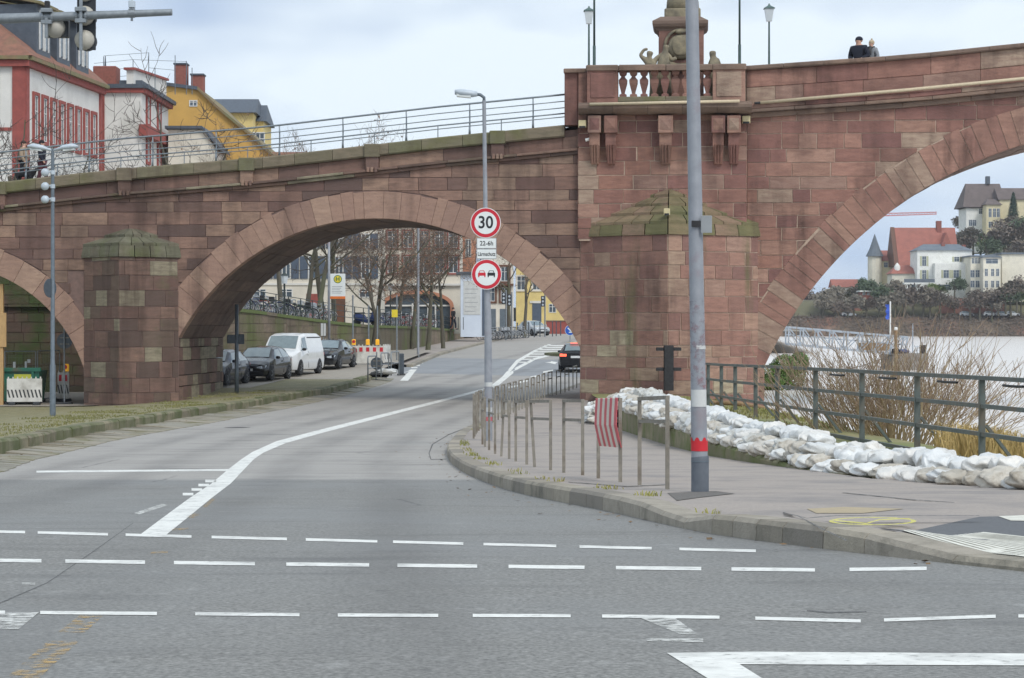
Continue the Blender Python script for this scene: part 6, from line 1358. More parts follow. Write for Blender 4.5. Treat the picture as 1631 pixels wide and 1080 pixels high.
# ------------------------------------------------------------------ bare trees
def grow_tree(seed, h, spread=.5, levels=5, gnarl=.25, trunk_r=.2, first=.4, nsub=4, twig=.012, updrift=.25):
    r = random.Random(seed); T, C_ = MB(), MB()
    def br(p, d, L_, rad, lv):
        n = 4 if lv > 1 else 3; pts = [p]; q = p.copy(); dd = d.copy()
        for i in range(n):
            dd = (dd+Vector((r.uniform(-1, 1), r.uniform(-1, 1), r.uniform(-.6, .8)+updrift))*gnarl*(.5 if lv == levels else 1)).normalized(); q = q+dd*L_/n; pts.append(q.copy())
        rr = [rad*(1-.55*i/n) for i in range(n+1)]
        (T if lv >= levels-1 else C_).tube(pts, rr, 7 if lv == levels else 5 if lv >= levels-1 else 3, cap=False)
        if lv == 0: return
        k = nsub if lv < levels else nsub+2
        for j in range(k):
            f = (first+(1-first)*(j+r.random())/k) if lv == levels else r.uniform(.25, 1)
            i = min(n-1, int(f*n)); b_ = pts[i].lerp(pts[i+1], f*n-i); a = r.uniform(0, 6.28)
            side = dd.orthogonal().normalized(); side = (Matrix.Rotation(a, 3, dd) @ side)
            nd = (dd*(1-spread)+side*spread*r.uniform(.8, 1.3)+Vector((0, 0, .15))).normalized()
            br(b_, nd, L_*r.uniform(.45, .72), max(twig, rad*(1-.5*f)*r.uniform(.4, .6)), lv-1)
    br(Vector((0, 0, -.15)), Vector((r.uniform(-.05, .05), r.uniform(-.05, .05), 1)), h*.62, trunk_r, levels); return T, C_
m_bark = M('bark', sc(104, 98, 84), sc(82, 78, 68), scale=5, stretch=(1, 1, .3), bump=.6, moss=(sc(100, 104, 76), .8, .5, .7)); m_twig = M('twigs', sc(116, 100, 88), sc(94, 82, 72), scale=3); m_twigd = M('dark_twigs', sc(84, 74, 66), sc(70, 62, 56), scale=3)
m_leaf = M('russet_leaves', sc(150, 116, 90), sc(126, 98, 78), scale=2, rv=.15, rough=.8)
def tree_proto(name, seed, leaves=0, twm=m_twig, **k):
    T, C_ = grow_tree(seed, **k); t = thing(name, 'x', 'tree'); T.build('trunk', m_bark, t, smooth=True); C_.build('crown', twm, t, fix=False)
    if leaves:
        r = random.Random(seed); m = MB(); V = C_.v
        for _ in range(leaves):
            p = Vector(r.choice(V)); a = Vector((r.uniform(-1, 1), r.uniform(-1, 1), r.uniform(-1, 1))).normalized()*.07; b_ = a.orthogonal().normalized()*.05; p += a
            m.add([p-a, p+b_, p+a, p-b_], [(0, 1, 2, 3)])
        o = m.build('dry_leaves', m_leaf, t, fix=False); o['kind'] = 'stuff'
    return t
TP = [tree_proto('plane_tree', 100+i, 300, h=h_, trunk_r=.17, nsub=4, levels=5, spread=.6, first=.5, twig=.008) for i, h_ in enumerate((9.2, 8.6, 9.))]
used = [False]*3
def put_tree(x, y, z, k, a, s_, label):
    if not used[k]: used[k] = True; o = TP[k]; o.location = (x, y, z); o.rotation_euler = (0, 0, a); o.scale = (s_,)*3
    else: o = dup(TP[k], (x, y, z), a, None, s_)
    o['label'] = label; o['group'] = 'bare trees on the plaza'
for i, (px, D, s_, w_) in enumerate([(447, 118, .95, 'beside the small shop by the arch'), (487, 126, 1., 'behind the parked bicycles'), (505, 124, 1.05, 'next to the bus stop panel'), (533, 132, 1.1, 'behind the bus stop panel'), (592, 130, 1.15, 'with the thickest dark trunk near the scooter'), (607, 134, .95, 'leaning close to the thick dark trunk'), (656, 150, 1., 'left of the tall slim pole'), (681, 145, 1.1, 'with forked dark trunk before the restaurant'), (706, 152, .95, 'beside the walking person'), (570, 158, 1., 'before the pale shuttered house'), (632, 165, 1.05, 'before the restaurant arch'), (811, 196, 1.2, 'beside the traffic lights'), (835, 205, 1.1, 'before the yellow house')]):
    x = (px-CX)*D/F; z = tz(D) if x < interp(XW, min(D, 214))-.3 else rz(D)+.1; put_tree(x, D, z, i % 3, U(0, 6.28), s_, 'bare brown tree %s' % w_)
PT = [tree_proto('pollard_tree', 200+i, 0, m_twigd, h=h_, trunk_r=.2, nsub=3, levels=4, spread=.75, gnarl=.36, first=.5, twig=.014, updrift=.3) for i, h_ in enumerate((8.5, 9.5))]
pu = [False, False]
for i, (px, D, zt_, s_, lb) in enumerate([(22, 104, 5.6, 1.15, 'gnarled bare pollard tree before the red-framed corner pilaster'), (52, 108, 5.6, 1.2, 'gnarled bare pollard tree behind the two walkers'), (95, 112, 5.4, 1.05, 'gnarled bare pollard tree before the row of red windows'), (157, 106, 5.3, 1.05, 'gnarled bare pollard tree before the corner of the white house'), (205, 114, 5.3, 1., 'gnarled bare pollard tree before the plain white gable'), (270, 108, 5.6, 1.3, 'tall thin bare tree before the yellow gable'), (312, 116, 5.4, 1.05, 'bare tree before the small attic window of the yellow gable'), (520, 128, 4.2, 1.0, 'bare tree whose twig tips show above the bridge railing')]):
    k = i % 2; x = (px-CX)*D/F
    if not pu[k]: pu[k] = True; o = PT[k]; o.location = (x, D, tz(D)); o.scale = (s_,)*3
    else: o = dup(PT[k], (x, D, tz(D)), U(0, 6.28), None, s_)
    o['label'] = lb; o['group'] = 'pollard trees behind the bridge railing'

# ------------------------------------------------------------------ buildings
def plaster(n, r, g, b_): return M(n, sc(r, g, b_), sc(r*.93, g*.93, b_*.93), scale=.8, rough=.9, bump=.15, bscale=20, stain=sc(r*.8, g*.8, b_*.78), sscale=.35, spos=(.55, .85))
m_plw, m_ply, m_plc, m_plo = plaster('white_plaster', 222, 220, 214), plaster('yellow_plaster', 208, 166, 92), plaster('cream_plaster', 222, 215, 200), plaster('pale_yellow_plaster', 224, 202, 136)
m_rs = M('red_sandstone_trim', sc(158, 84, 76), sc(138, 74, 68), scale=3, rough=.85); m_slate = M('slate_roof', sc(84, 92, 102), sc(70, 78, 88), scale=3, rough=.6, bump=.4); m_tile = M('red_roof_tile', sc(148, 104, 86), sc(120, 88, 74), scale=2.5, bump=.5, rough=.85, stain=sc(120, 104, 80), sscale=.6); m_tilem = M('mossy_roof_tile', sc(140, 118, 88), sc(118, 102, 78), scale=2, bump=.5, moss=(sc(120, 118, 84), .6, .4, .6)); m_wing = M('window_glass', sc(86, 98, 108), sc(70, 82, 92), rough=.12, spec=.8); m_frame = M('window_frame_white', sc(228, 228, 224), rough=.5); m_brick = M('brick_chimney', sc(150, 92, 80), sc(126, 78, 68), scale=6, bump=.4); m_shut = M('blue_grey_shutter', sc(84, 96, 112), rough=.7); m_brown = M('brown_wood', sc(108, 74, 56), rough=.7)
class Face:
    """vertical wall plane from A to B (x, y); local a along, z up, b out of the wall"""
    def __init__(s, A, B, flip=False): s.A = Vector(A); s.d = (Vector(B)-s.A); s.L = s.d.length; s.d.normalize(); s.n = Vector((s.d.y, -s.d.x)) * (-1 if flip else 1)
    def __call__(s, a, b_, z): return (s.A.x+s.d.x*a+s.n.x*b_, s.A.y+s.d.y*a+s.n.y*b_, z)
def fbox(fc, a0, a1, b0, b1, z0, z1, name, mat, par): return MB().loft([[fc(a0, b0, z), fc(a1, b0, z), fc(a1, b1, z), fc(a0, b1, z)] for z in (z0, z1)]).build(name, mat, par)
def window(fc, par, a, z0, z1, wd, surround=None, t=.16, shutters=None, cross=True, arch=False):
    w_ = fbox(fc, a-wd/2, a+wd/2, -.12, .012, z0, z1, 'window', m_wing, par)
    e = .06
    for q in ((a-wd/2, a-wd/2+e, z0, z1), (a+wd/2-e, a+wd/2, z0, z1), (a-wd/2+e, a+wd/2-e, z1-e, z1), (a-wd/2+e, a+wd/2-e, z0, z0+e)): fbox(fc, q[0], q[1], .0, .05, q[2], q[3], 'frame', m_frame, w_)
    if cross: fbox(fc, a-.03, a+.03, .0, .045, z0+e, z1-e, 'mullion', m_frame, w_); fbox(fc, a-wd/2+e, a-.03, .0, .042, z0+(z1-z0)*.64, z0+(z1-z0)*.64+.05, 'transom', m_frame, w_); fbox(fc, a+.03, a+wd/2-e, .0, .042, z0+(z1-z0)*.64, z0+(z1-z0)*.64+.05, 'transom', m_frame, w_)
    if surround:
        for q in ((a-wd/2-t, a-wd/2, z0-t, z1+t), (a+wd/2, a+wd/2+t, z0-t, z1+t), (a-wd/2, a+wd/2, z1, z1+t), (a-wd/2, a+wd/2, z0-t, z0)): fbox(fc, q[0], q[1], -.02, .12, q[2], q[3], 'surround', surround, w_)
    if shutters:
        for s_ in (-1, 1): fbox(fc, a+s_*(wd/2+.32)-.28, a+s_*(wd/2+.32)+.28, .01, .06, z0, z1, 'shutter', shutters, w_)
    return w_
def XYZ(px, py, D): v = AT(px, py, D); return v
# --- white house with red stone trim (corner pilaster, receding row of windows, slate dormers)
hA = thing('white_house', 'white plastered house with red stone window frames and slate dormers', 'house', (0, 0, 0))
D0, D1 = 130., 145.5; c0, c1 = AT(40, 95, D0), AT(160, 140, D1); zE = (c0.z+c1.z)/2
fs = Face((c0.x, D0), (c1.x, D1)); ff = Face((c0.x-14, D0), (c0.x, D0))
MB().loft([[(c0.x-14, D0, z), (c0.x, D0, z), (c1.x, D1, z), (c1.x-14, D1, z)] for z in (2., zE)]).build('wall', m_plw, hA)
fbox(ff, 14-.75, 14.04, -.2, .1, 2.5, zE-.05, 'pilaster', m_rs, hA); fbox(fs, -.04, .55, -.2, .1, 2.5, zE-.05, 'pilaster', m_rs, hA); fbox(fs, fs.L-.35, fs.L+.03, -.2, .12, 2.5, zE-.05, 'pilaster', m_rs, hA)
fbox(fs, -.3, fs.L+.3, -.1, .55, zE-.05, zE+.18, 'eaves', m_tilem, hA); fbox(fs, -.3, fs.L+.3, -.1, .32, zE-.42, zE-.05, 'cornice', m_rs, hA); fbox(ff, -.3, 14.3, -.1, .5, zE-.02, zE+.2, 'eaves', m_tilem, hA); fbox(ff, -.3, 14.25, -.1, .3, zE-.42, zE-.04, 'cornice', m_rs, hA); fbox(ff, 0, 13.2, .0, .06, AT(0, 203, D0).z-.2, AT(0, 203, D0).z, 'band', m_rs, hA)
for i in range(8): window(fs, hA, 1.9+i*1.72, AT(0, 218, D0).z, AT(0, 147, D0).z, .8, m_rs, .2)
window(ff, hA, 12.0, AT(0, 130, D0).z-2.3, AT(0, 108, D0).z, 1.0, None)
zr_ = zE+4.6; e = .5
m = MB(); m.add([(c0.x+e, D0-e, zE+.2), (c1.x+e, D1+e, zE+.2), (c1.x-4.5, D1-3, zr_), (c0.x-4.5, D0+4, zr_), (c0.x-14, D0-e, zE+.2), (c0.x-10, D0+4, zr_), (c1.x-14, D1+e, zE+.2), (c1.x-10, D1-3, zr_)], [(0, 1, 2, 3), (4, 0, 3, 5), (6, 4, 5, 7), (1, 6, 7, 2), (3, 2, 7, 5)]); m.build('roof', m_tile, hA)
for a in (3.2, 7.2, 11.2):
    dz0, dz1 = zE+.5, zE+3.6; dm = MB(); dm.loft([[fs(a-1.35, .1, z), fs(a+1.35, .1, z), fs(a+1.35, -4.2, z), fs(a-1.35, -4.2, z)] for z in (dz0, dz1)]); o = dm.build('dormer', m_slate, hA)
    for q in (a-.5, a+.5): fbox(fs, q-.36, q+.36, .09, .13, dz0+.5, dz1-.35, 'dormer_window', m_wing, o); fbox(fs, q-.40, q-.30, .1, .17, dz0+.4, dz1-.3, 'dormer_frame', m_frame, o); fbox(fs, q+.30, q+.40, .1, .17, dz0+.4, dz1-.3, 'dormer_frame', m_frame, o)
    m = MB(); m.add([fs(a-1.7, .5, dz1-.05), fs(a+1.7, .5, dz1-.05), fs(a+1.7, -4.4, dz1+.9), fs(a-1.7, -4.4, dz1+.9), fs(a-1.7, .5, dz1+.12), fs(a+1.7, .5, dz1+.12), fs(a+1.7, -4.4, dz1+1.1), fs(a-1.7, -4.4, dz1+1.1)], [(0, 3, 2, 1), (4, 5, 6, 7), (0, 1, 5, 4), (1, 2, 6, 5), (2, 3, 7, 6), (3, 0, 4, 7)]); m.build('dormer_roof', m_tilem, o)
# --- second white house with plain gable wall, attic parapet and roof terrace railing
hB = thing('white_corner_house', 'white corner house with red strips, parapet and wire roof terrace', 'house', (0, 0, 0)); D = 147.
a0, a1, a2 = AT(160, 138, D), AT(225, 138, D), AT(268, 152, 158.)
MB().loft([[(a0.x, D, z), (a1.x, D, z), (a2.x, 158, z), (a0.x, 158, z)] for z in (2.2, a1.z-.1)]).build('wall', m_plw, hB)
f1_, f2_ = Face((a0.x, D), (a1.x, D)), Face((a1.x, D), (a2.x, 158.)); zE = a1.z
fbox(f1_, -.1, f1_.L+.3, -.2, .35, zE-.12, zE+.15, 'eaves', m_slate, hB); fbox(f1_, 0, f1_.L+.2, -.2, .22, zE-.42, zE-.12, 'cornice', m_rs, hB); fbox(f2_, -.1, f2_.L+.5, -.2, .5, zE-.12, zE+.15, 'eaves', m_slate, hB); fbox(f2_, 0, f2_.L+.3, -.2, .3, zE-.42, zE-.12, 'cornice', m_rs, hB); fbox(f1_, .0, .28, -.1, .06, 3, zE-.4, 'strip', m_rs, hB)
for i, a in enumerate((2.4, 6.8)):
    window(f2_, hB, a, AT(0, 203, 152).z, AT(0, 155, 152).z, 1.0, m_rs, .22); window(f2_, hB, a, AT(0, 262, 152).z, AT(0, 222, 152).z, 1.0, m_rs, .22)
fbox(f2_, -.4, f2_.L, -.1, .5, AT(0, 212, 150).z-.45, AT(0, 212, 150).z+.3, 'balcony_band', m_rs, hB)
pA, pB = AT(213, 111, 148), AT(265, 128, 157); f3 = Face((pA.x, 148.), (pB.x, 157.)); m = MB(); m.loft([[f3(a, b_, z) for a, z in ((0, zE), (f3.L, zE), (f3.L, pB.z), (0, pA.z))] for b_ in (0, -.5)]); m.build('attic_parapet', m_plw, hB); m = MB(); m.loft([[f3(a, b_, z) for a, z in ((-.2, pA.z-.02), (f3.L+.2, pB.z-.02), (f3.L+.2, pB.z+.14), (-.2, pA.z+.14))] for b_ in (.15, -.65)]); m.build('parapet_cap', m_rs, hB)
fbox(f1_, 1., f1_.L-.2, -4, -1.5, zE+.15, zE+.6, 'roof_step', m_slate, hB); q0, q1 = AT(148, 105, 150), AT(185, 130, 150); MB().bbox(q0.x, q1.x, 150, 151.6, zE, q0.z, .05).build('chimney', m_brick, hB); m = MB(); m.tube([(q0.x+.7, 150.8, q0.z), (q0.x+.7, 150.8, q0.z+.8)], [.08, .03], 6); m.build('chimney_pot', m_slate, hB)
for x0, y0, y1 in ((188, 110, 130), (212, 95, 118), (237, 84, 120), (247, 108, 122), (279, 88, 130), (297, 97, 132), (306, 108, 134), (165, 90, 104)):
    p, q = AT(x0, y0, 152), AT(x0, y1, 152); m = MB(); m.tube([(p.x, 152, min(q.z, zE)), (p.x, 152, p.z)], .03, 5); m.build('terrace_post', m_lampg, hB)
for xa, ya, xb, yb in ((165, 89, 237, 84), (150, 101, 212, 95), (212, 95, 297, 98), (188, 110, 212, 108), (237, 108, 279, 112), (205, 86, 222, 110), (188, 122, 212, 120)):
    p, q = AT(xa, ya, 152), AT(xb, yb, 152); m = MB(); m.tube([p, q], .018, 4); m.build('terrace_wire', m_lampg, hB)
# --- yellow gable house and the slate-roofed house behind
hC = thing('yellow_gable_house', 'ochre yellow gable house with two brick chimneys and one attic window', 'house', (0, 0, 0)); D = 160.
P = [AT(px, py, D) for px, py in ((262, 290), (262, 136), (315, 143), (322, 150), (345, 172), (405, 222), (440, 255), (440, 290))]
MB().loft([[(p.x, y, p.z if i not in (0, 7) else 2.2) for i, p in enumerate(P)] for y in (D, D+14)]).build('wall', m_ply, hC)
for A, B in zip(P[1:-1], P[2:-1]): m = MB(); m.loft([[(A.x, y, A.z-.02), (B.x, y, B.z-.02), (B.x, y, B.z+.22), (A.x, y, A.z+.22)] for y in (D-.3, D+14.2)]); m.build('roof', m_slate if A.x < P[2].x-.1 else m_tilem, hC)
for px, py in ((289, 104), (315.5, 121)): q = AT(px, py, D+1.5); MB().bbox(q.x-.23*2, q.x+.46, D+1, D+2, q.z-2.2, q.z, .03).build('chimney', m_brick, hC); MB().bbox(q.x-.52, q.x+.52, D+.9, D+2.1, q.z, q.z+.12, .02).build('chimney_cap', m_slate, hC)
fc = Face((P[1].x, D), (P[1].x+12, D)); q = AT(308, 165, D); window(fc, hC, q.x-P[1].x, q.z-.22, q.z+.25, .6)
q = AT(300, 210, D-6); lo_ = thing('low_outbuilding', 'low white outbuilding with grey roof before the yellow gable', 'building', (0, 0, 0)); m = MB(); m.loft([[(AT(268, 0, D-6).x, y, z) if i else (AT(268, 0, D-6).x, y, z) for i, (y, z) in enumerate(())] for _ in ()]) if False else None
xa, xb = AT(268, 0, D-6).x, AT(345, 0, D-6).x; zt1, zt2 = AT(0, 202, D-6).z, AT(0, 240, D-6).z
MB().loft([[(xa, y, 2.2), (xb, y, 2.2), (xb, y, zt2), (xa+2.5, y, zt1-.2), (xa, y, zt1-.2)] for y in (D-6, D-1)]).build('wall', m_plc, lo_); MB().loft([[(xa-.2, y, zt1-.15), (xa+2.4, y, zt1-.15), (xb+.3, y, zt2), (xb+.3, y, zt2+.18), (xa+2.4, y, zt1+.05), (xa-.2, y, zt1+.05)] for y in (D-6.3, D-.9)]).build('roof', m_slate, lo_)
hD = thing('slate_roof_house', 'yellow house with grey slate roof behind the ochre gable', 'house', (0, 0, 0)); D = 182.
x0, x1, x2 = AT(330, 0, D).x, AT(403, 0, D).x, AT(415, 0, D).x; zr1, ze1 = AT(0, 150, D).z, AT(0, 180, D).z
MB().loft([[(x, y, z) for x, y in ((x0, D), (x1, D), (x1, D+9), (x0, D+9))] for z in (2.2, ze1)]).build('wall', m_plo, hD); m = MB(); m.add([(x0-.3, D-.5, ze1), (x1+.3, D-.5, ze1), (x1, D+4, zr1), (x0, D+4, zr1), (x0-.3, D+9.5, ze1), (x1+.3, D+9.5, ze1)], [(0, 1, 2, 3), (3, 2, 5, 4), (0, 3, 4), (1, 5, 2), (0, 4, 5, 1)]); m.build('roof', m_slate, hD)
MB().loft([[(x, y, z) for x, y in ((x1+.02, D+2), (x2, D+2), (x2, D+8), (x1+.02, D+8))] for z in (2.2, AT(0, 190, D).z)]).build('side_wing', m_plo, hD); m = MB(); zz = AT(0, 190, D).z; m.add([(x1-.1, D+1.7, zz), (x2+.3, D+1.7, zz), (x2, D+5, AT(0, 158, D).z), (x1, D+5, AT(0, 158, D).z), (x1-.1, D+8.3, zz), (x2+.3, D+8.3, zz)], [(0, 1, 2, 3), (3, 2, 5, 4), (0, 3, 4), (1, 5, 2), (0, 4, 5, 1)]); m.build('wing_roof', m_slate, hD)
fc = Face((x0, D), (x1, D))
for a in (5.2, 6.6): window(fc, hD, a*.5+1.1, ze1-3.2, ze1-1.6, .8)
# --- town houses seen through the road arch
hE = thing('shuttered_house', 'cream house with blue-grey shutters behind the bicycles', 'house', (0, 0, 0)); D = 156.; x0, x1 = AT(340, 0, D).x, AT(600, 0, D).x; zt_ = 11.8
MB().loft([[(x, y, z) for x, y in ((x0, D), (x1, D), (x1, D+10), (x0, D+10))] for z in (2.2, zt_)]).build('wall', m_plc, hE); fc = Face((x0, D), (x1, D)); fbox(fc, 0, fc.L, 0, .08, AT(0, 452, D).z-.1, AT(0, 452, D).z+.05, 'band', m_plw, hE)
MB().loft([[(x0-.4, y, z) if False else (x, y, z) for x, z in ((x0-.4, zt_), (x1+.4, zt_))]+[(x1+.4, y2, z2) for y2, z2 in ()] for y in (D-.4, D+10.4)]) if False else None
m = MB(); m.add([(x0-.4, D-.5, zt_), (x1+.4, D-.5, zt_), (x1-2, D+5, zt_+4), (x0+2, D+5, zt_+4), (x0-.4, D+10.5, zt_), (x1+.4, D+10.5, zt_)], [(0, 1, 2, 3), (3, 2, 5, 4), (0, 3, 4), (1, 5, 2), (0, 4, 5, 1)]); m.build('roof', m_tile, hE)
for px in (372, 414, 456, 498, 540, 582):
    a = AT(px, 0, D).x-x0
    window(fc, hE, a, AT(0, 444, D).z, AT(0, 408, D).z, .62, None, .1, m_shut); window(fc, hE, a, AT(0, 396, D).z, AT(0, 372, D).z, .62, None, .1, m_shut)
    if px in (498, 540): fbox(fc, a-.45, a+.45, -.1, .03, 2.4, AT(0, 468, D).z, 'door', m_rs if px != 540 else m_brown, hE)
    else: window(fc, hE, a, AT(0, 474, D).z, AT(0, 460, D).z, .9, None)
hF = thing('restaurant_house', 'pale restaurant house with wide arched shopfront and script lettering', 'house', (0, 0, 0)); D = 182.; x0, x1 = AT(588, 0, D).x, AT(735, 0, D).x; fc = Face((x0, D), (x1, D)); zb = 2.3
m_plr = plaster('brick_orange_plaster', 196, 138, 110)
# facade built round the arched opening
px0, px1 = AT(612, 0, D).x-x0, AT(717, 0, D).x-x0; ac, hw_ = (px0+px1)/2, (px1-px0)/2; zs, zc = AT(0, 487, D).z, AT(0, 468, D).z; zg = AT(0, 455, D).z; zt_ = 11.5
arc = lambda n, e=0: [(ac+(hw_+e)*math.cos(t), zs+(zc-zs+e)*math.sin(t)) for t in [math.pi*i/n for i in range(n+1)]]
for (a, b_) in ((0, px0), (px1, fc.L)): fbox(fc, a, b_, -.6, 0, zb, zg, 'wall', m_plc, hF)
A_ = arc(16); m = MB(); vs = []
for a, z in A_: vs += [fc(a, 0, z), fc(a, 0, zg)]
m.add(vs, [(2*i, 2*i+2, 2*i+3, 2*i+1) for i in range(16)]); m.build('arch_wall', m_plc, hF); fbox(fc, px0, px1, -.7, -.6, zb, zg, 'back_wall', m_brown, hF)
A2, B2 = arc(16, .3), arc(16, -.02); m = MB(); m.loft([[fc(a2[0], .05, a2[1]), fc(b2[0], .05, b2[1]), fc(b2[0], -.4, b2[1]), fc(a2[0], -.4, a2[1])] for a2, b2 in zip(A2, B2)]); m.build('arch_surround', m_plr, hF)
for a in (px0-.15, px1+.15): fbox(fc, a-.15, a+.15, -.3, .05, zb, zs, 'arch_jamb', m_plr, hF)
gl_ = MB(); vs = [fc(a, -.35, z) for a, z in A_]+[fc(px0, -.35, zb), fc(px1, -.35, zb)]; gl_.add(vs, [tuple(range(17))+(17, 18)]); gl_.build('shop_glass', m_wing, hF)
for a in (px0+hw_*.5, ac-.4, ac+.9, px1-hw_*.45): fbox(fc, a-.06, a+.06, -.34, -.2, zb, zs+.2, 'glazing_bar', m_frame, hF)
fbox(fc, px0, px1, -.34, -.18, zs-.05, zs+.08, 'glazing_rail', m_frame, hF)
text_part('coppe c wine', .72, m_signk, hF, fc(ac+.1, .14, AT(0, 464, D).z+.42), xs=1.15, shear=.25)
fbox(fc, 0, fc.L, -.1, .25, zg, zg+.18, 'cornice', m_plw, hF); fbox(fc, .1, fc.L-.1, -9, -.02, zg+.18, zt_, 'upper_wall', m_plc, hF)
for px in (600, 625, 650, 675, 700, 722):
    a = AT(px, 0, D).x-x0; window(fc, hF, a, AT(0, 435, D).z, AT(0, 408, D).z, .8, m_rs, .12); window(fc, hF, a, AT(0, 395, D).z, AT(0, 368, D).z, .8, m_rs, .12)
q = AT(671, 0, D).x-x0; window(fc, hF, q, AT(0, 462, D).z, AT(0, 446, D).z, .5)
MB().loft([[(x0+.1, y, z) for y, z in ((D-.3, zt_), (D+9, zt_), (D+4.4, zt_+4))], [(x1-.1, y, z) for y, z in ((D-.3, zt_), (D+9, zt_), (D+4.4, zt_+4))]]).build('roof', m_tile, hF)
fO = thing('orange_house', 'narrow orange plastered house between restaurant and white kiosk wall', 'house', (0, 0, 0)); D = 192.; xa, xb = AT(736, 0, D).x, AT(756, 0, D).x
MB().bbox(xa, xb, D, D+9, 2.2, 13, .02).build('wall', m_plr, fO); fcO = Face((xa, D), (xb, D)); window(fcO, fO, .55, 9.0, 10.6, .5); fbox(fcO, -.1, fcO.L+.1, -9, .3, 13, 13.4, 'roof', m_tile, fO)
# white notice kiosk with flat roof
kx0, kx1 = AT(733, 0, 176).x, AT(771, 0, 176).x; kk = thing('white_kiosk', 'tall white kiosk with a faint notice sheet and flat dark roof', 'kiosk', (0, 0, 0)); zt_ = AT(0, 437, 176).z; zb = tz(176)
MB().bbox(kx0, kx1, 176.6, 179.2, zb-.6, zt_, .03).build('body', M('kiosk_white', sc(214, 224, 236), sc(204, 214, 228), rough=.4, scale=1), kk); MB().bbox(kx0-.35, kx1+.1, 176.3, 179.4, zt_, zt_+.22, .02).build('roof', m_slate, kk); fk = Face((kx0, 176.6), (kx1, 176.6)); fbox(fk, .25, fk.L-.3, .01, .03, zb+1.2, zt_-.5, 'notice_sheet', m_paper, kk); fbox(fk, fk.L-.16, fk.L+.03, -.1, .05, zb-.5, zt_-.02, 'corner_post', m_shut, kk)
for i in range(6): fbox(fk, .35, fk.L-.5-.1*(i % 3), .031, .035, zt_-1.2-.36*i, zt_-1.16-.36*i, 'print_line', m_txt, kk)
for i in range(3): m = MB(); x = AT(722+i*8, 0, 175).x; m.tube([(x, 175, zb), (x, 175, zb+1.0)], .03, 5); h_ = m.build('hoop_post', m_dr, kk)
# yellow house and neighbours on the right
hG = thing('yellow_town_house', 'bright yellow town house with grey door and small balcony beyond the junction', 'house', (0, 0, 0)); D = 236.; x0, x1 = AT(822, 0, D).x, AT(960, 0, D).x; zb = rz(D)
MB().bbox(x0, x1, D, D+10, zb-.3, 15, .02).build('wall', m_plo, hG); fc = Face((x0, D), (x1, D)); MB().loft([[(x0-.4, y, z) for y, z in ((D-.5, 15), (D+10.5, 15), (D+5, 20))], [(x1+.4, y, z) for y, z in ((D-.5, 15), (D+10.5, 15), (D+5, 20))]]).build('roof', m_tile, hG)
for px in (830, 855, 880, 905): 
    a = AT(px, 0, D).x-x0; window(fc, hG, a, AT(0, 462, D).z, AT(0, 440, D).z, .9, m_plc, .15)
q = AT(855, 0, D).x-x0; fbox(fc, q-.5, q+.5, -.05, .03, zb, AT(0, 483, D).z, 'door', m_shut, hG); fbox(fc, q-.75, q+.75, -.05, .1, AT(0, 483, D).z, AT(0, 483, D).z+.25, 'lintel', m_plw, hG); q = AT(880, 0, D).x-x0; window(fc, hG, q, AT(0, 498, D).z, AT(0, 484, D).z, .8)
hH = thing('brown_timber_house', 'narrow cream house with brown timber and dark windows behind the traffic light', 'house', (0, 0, 0)); D = 222.; x0, x1 = AT(768, 0, D).x, AT(818, 0, D).x; MB().bbox(x0, x1, D, D+9, rz(D)-.3, 14, .02).build('wall', m_plc, hH); fc = Face((x0, D), (x1, D)); fbox(fc, -.2, fc.L+.2, -9.2, .5, 14, 14.4, 'roof', m_tile, hH)
for a in (.9, 2.3): window(fc, hH, a, AT(0, 480, D).z, AT(0, 458, D).z, .8, m_brown, .2); fbox(fc, a-.5, a+.5, -.05, .04, rz(D), AT(0, 492, D).z, 'garage_door', m_lampg, hH); window(fc, hH, a, AT(0, 448, D).z, AT(0, 425, D).z, .8, m_brown, .2)
fbox(fc, 0, fc.L, 0, .6, AT(0, 455, D).z, AT(0, 452, D).z, 'canopy', m_brown, hH)
t = thing('low_red_wall', 'low red sandstone wall before the yellow house', 'wall', (0, 0, 0)); xa, xb = AT(870, 0, 226).x, AT(965, 0, 226).x
MB().bbox(xa, xb, 226, 226.4, rz(226)-.2, AT(0, 512, 226).z, .03).build('wall', m_rs, t); MB().bbox(xa-.05, xb+.05, 225.95, 226.45, AT(0, 512, 226).z, AT(0, 511, 226).z+.05, .02).build('coping', m_copR, t)
# plaza lanterns
for px, D, yt, lb in ((453, 110, 436, 'dark plaza lantern beside the shuttered house'), (622, 150, 452, 'dark plaza lantern before the restaurant arch')):
    x = (px-CX)*D/F; zt_ = AT(0, yt, D).z; zb = tz(D); t = thing('plaza_lantern', lb, 'lantern', (x, D, zb)); H = zt_-zb; m = MB(); m.tube([(0, 0, 0), (0, 0, H-.5)], .05, 8); m.build('post', m_dr, t); m = MB(); m.lathe([(.13, H-.5), (.19, H-.1)], 8); m.build('glass', m_lant, t); m = MB(); m.lathe([(.22, H-.1), (.05, H+.05)], 8); m.build('hood', m_dr, t)
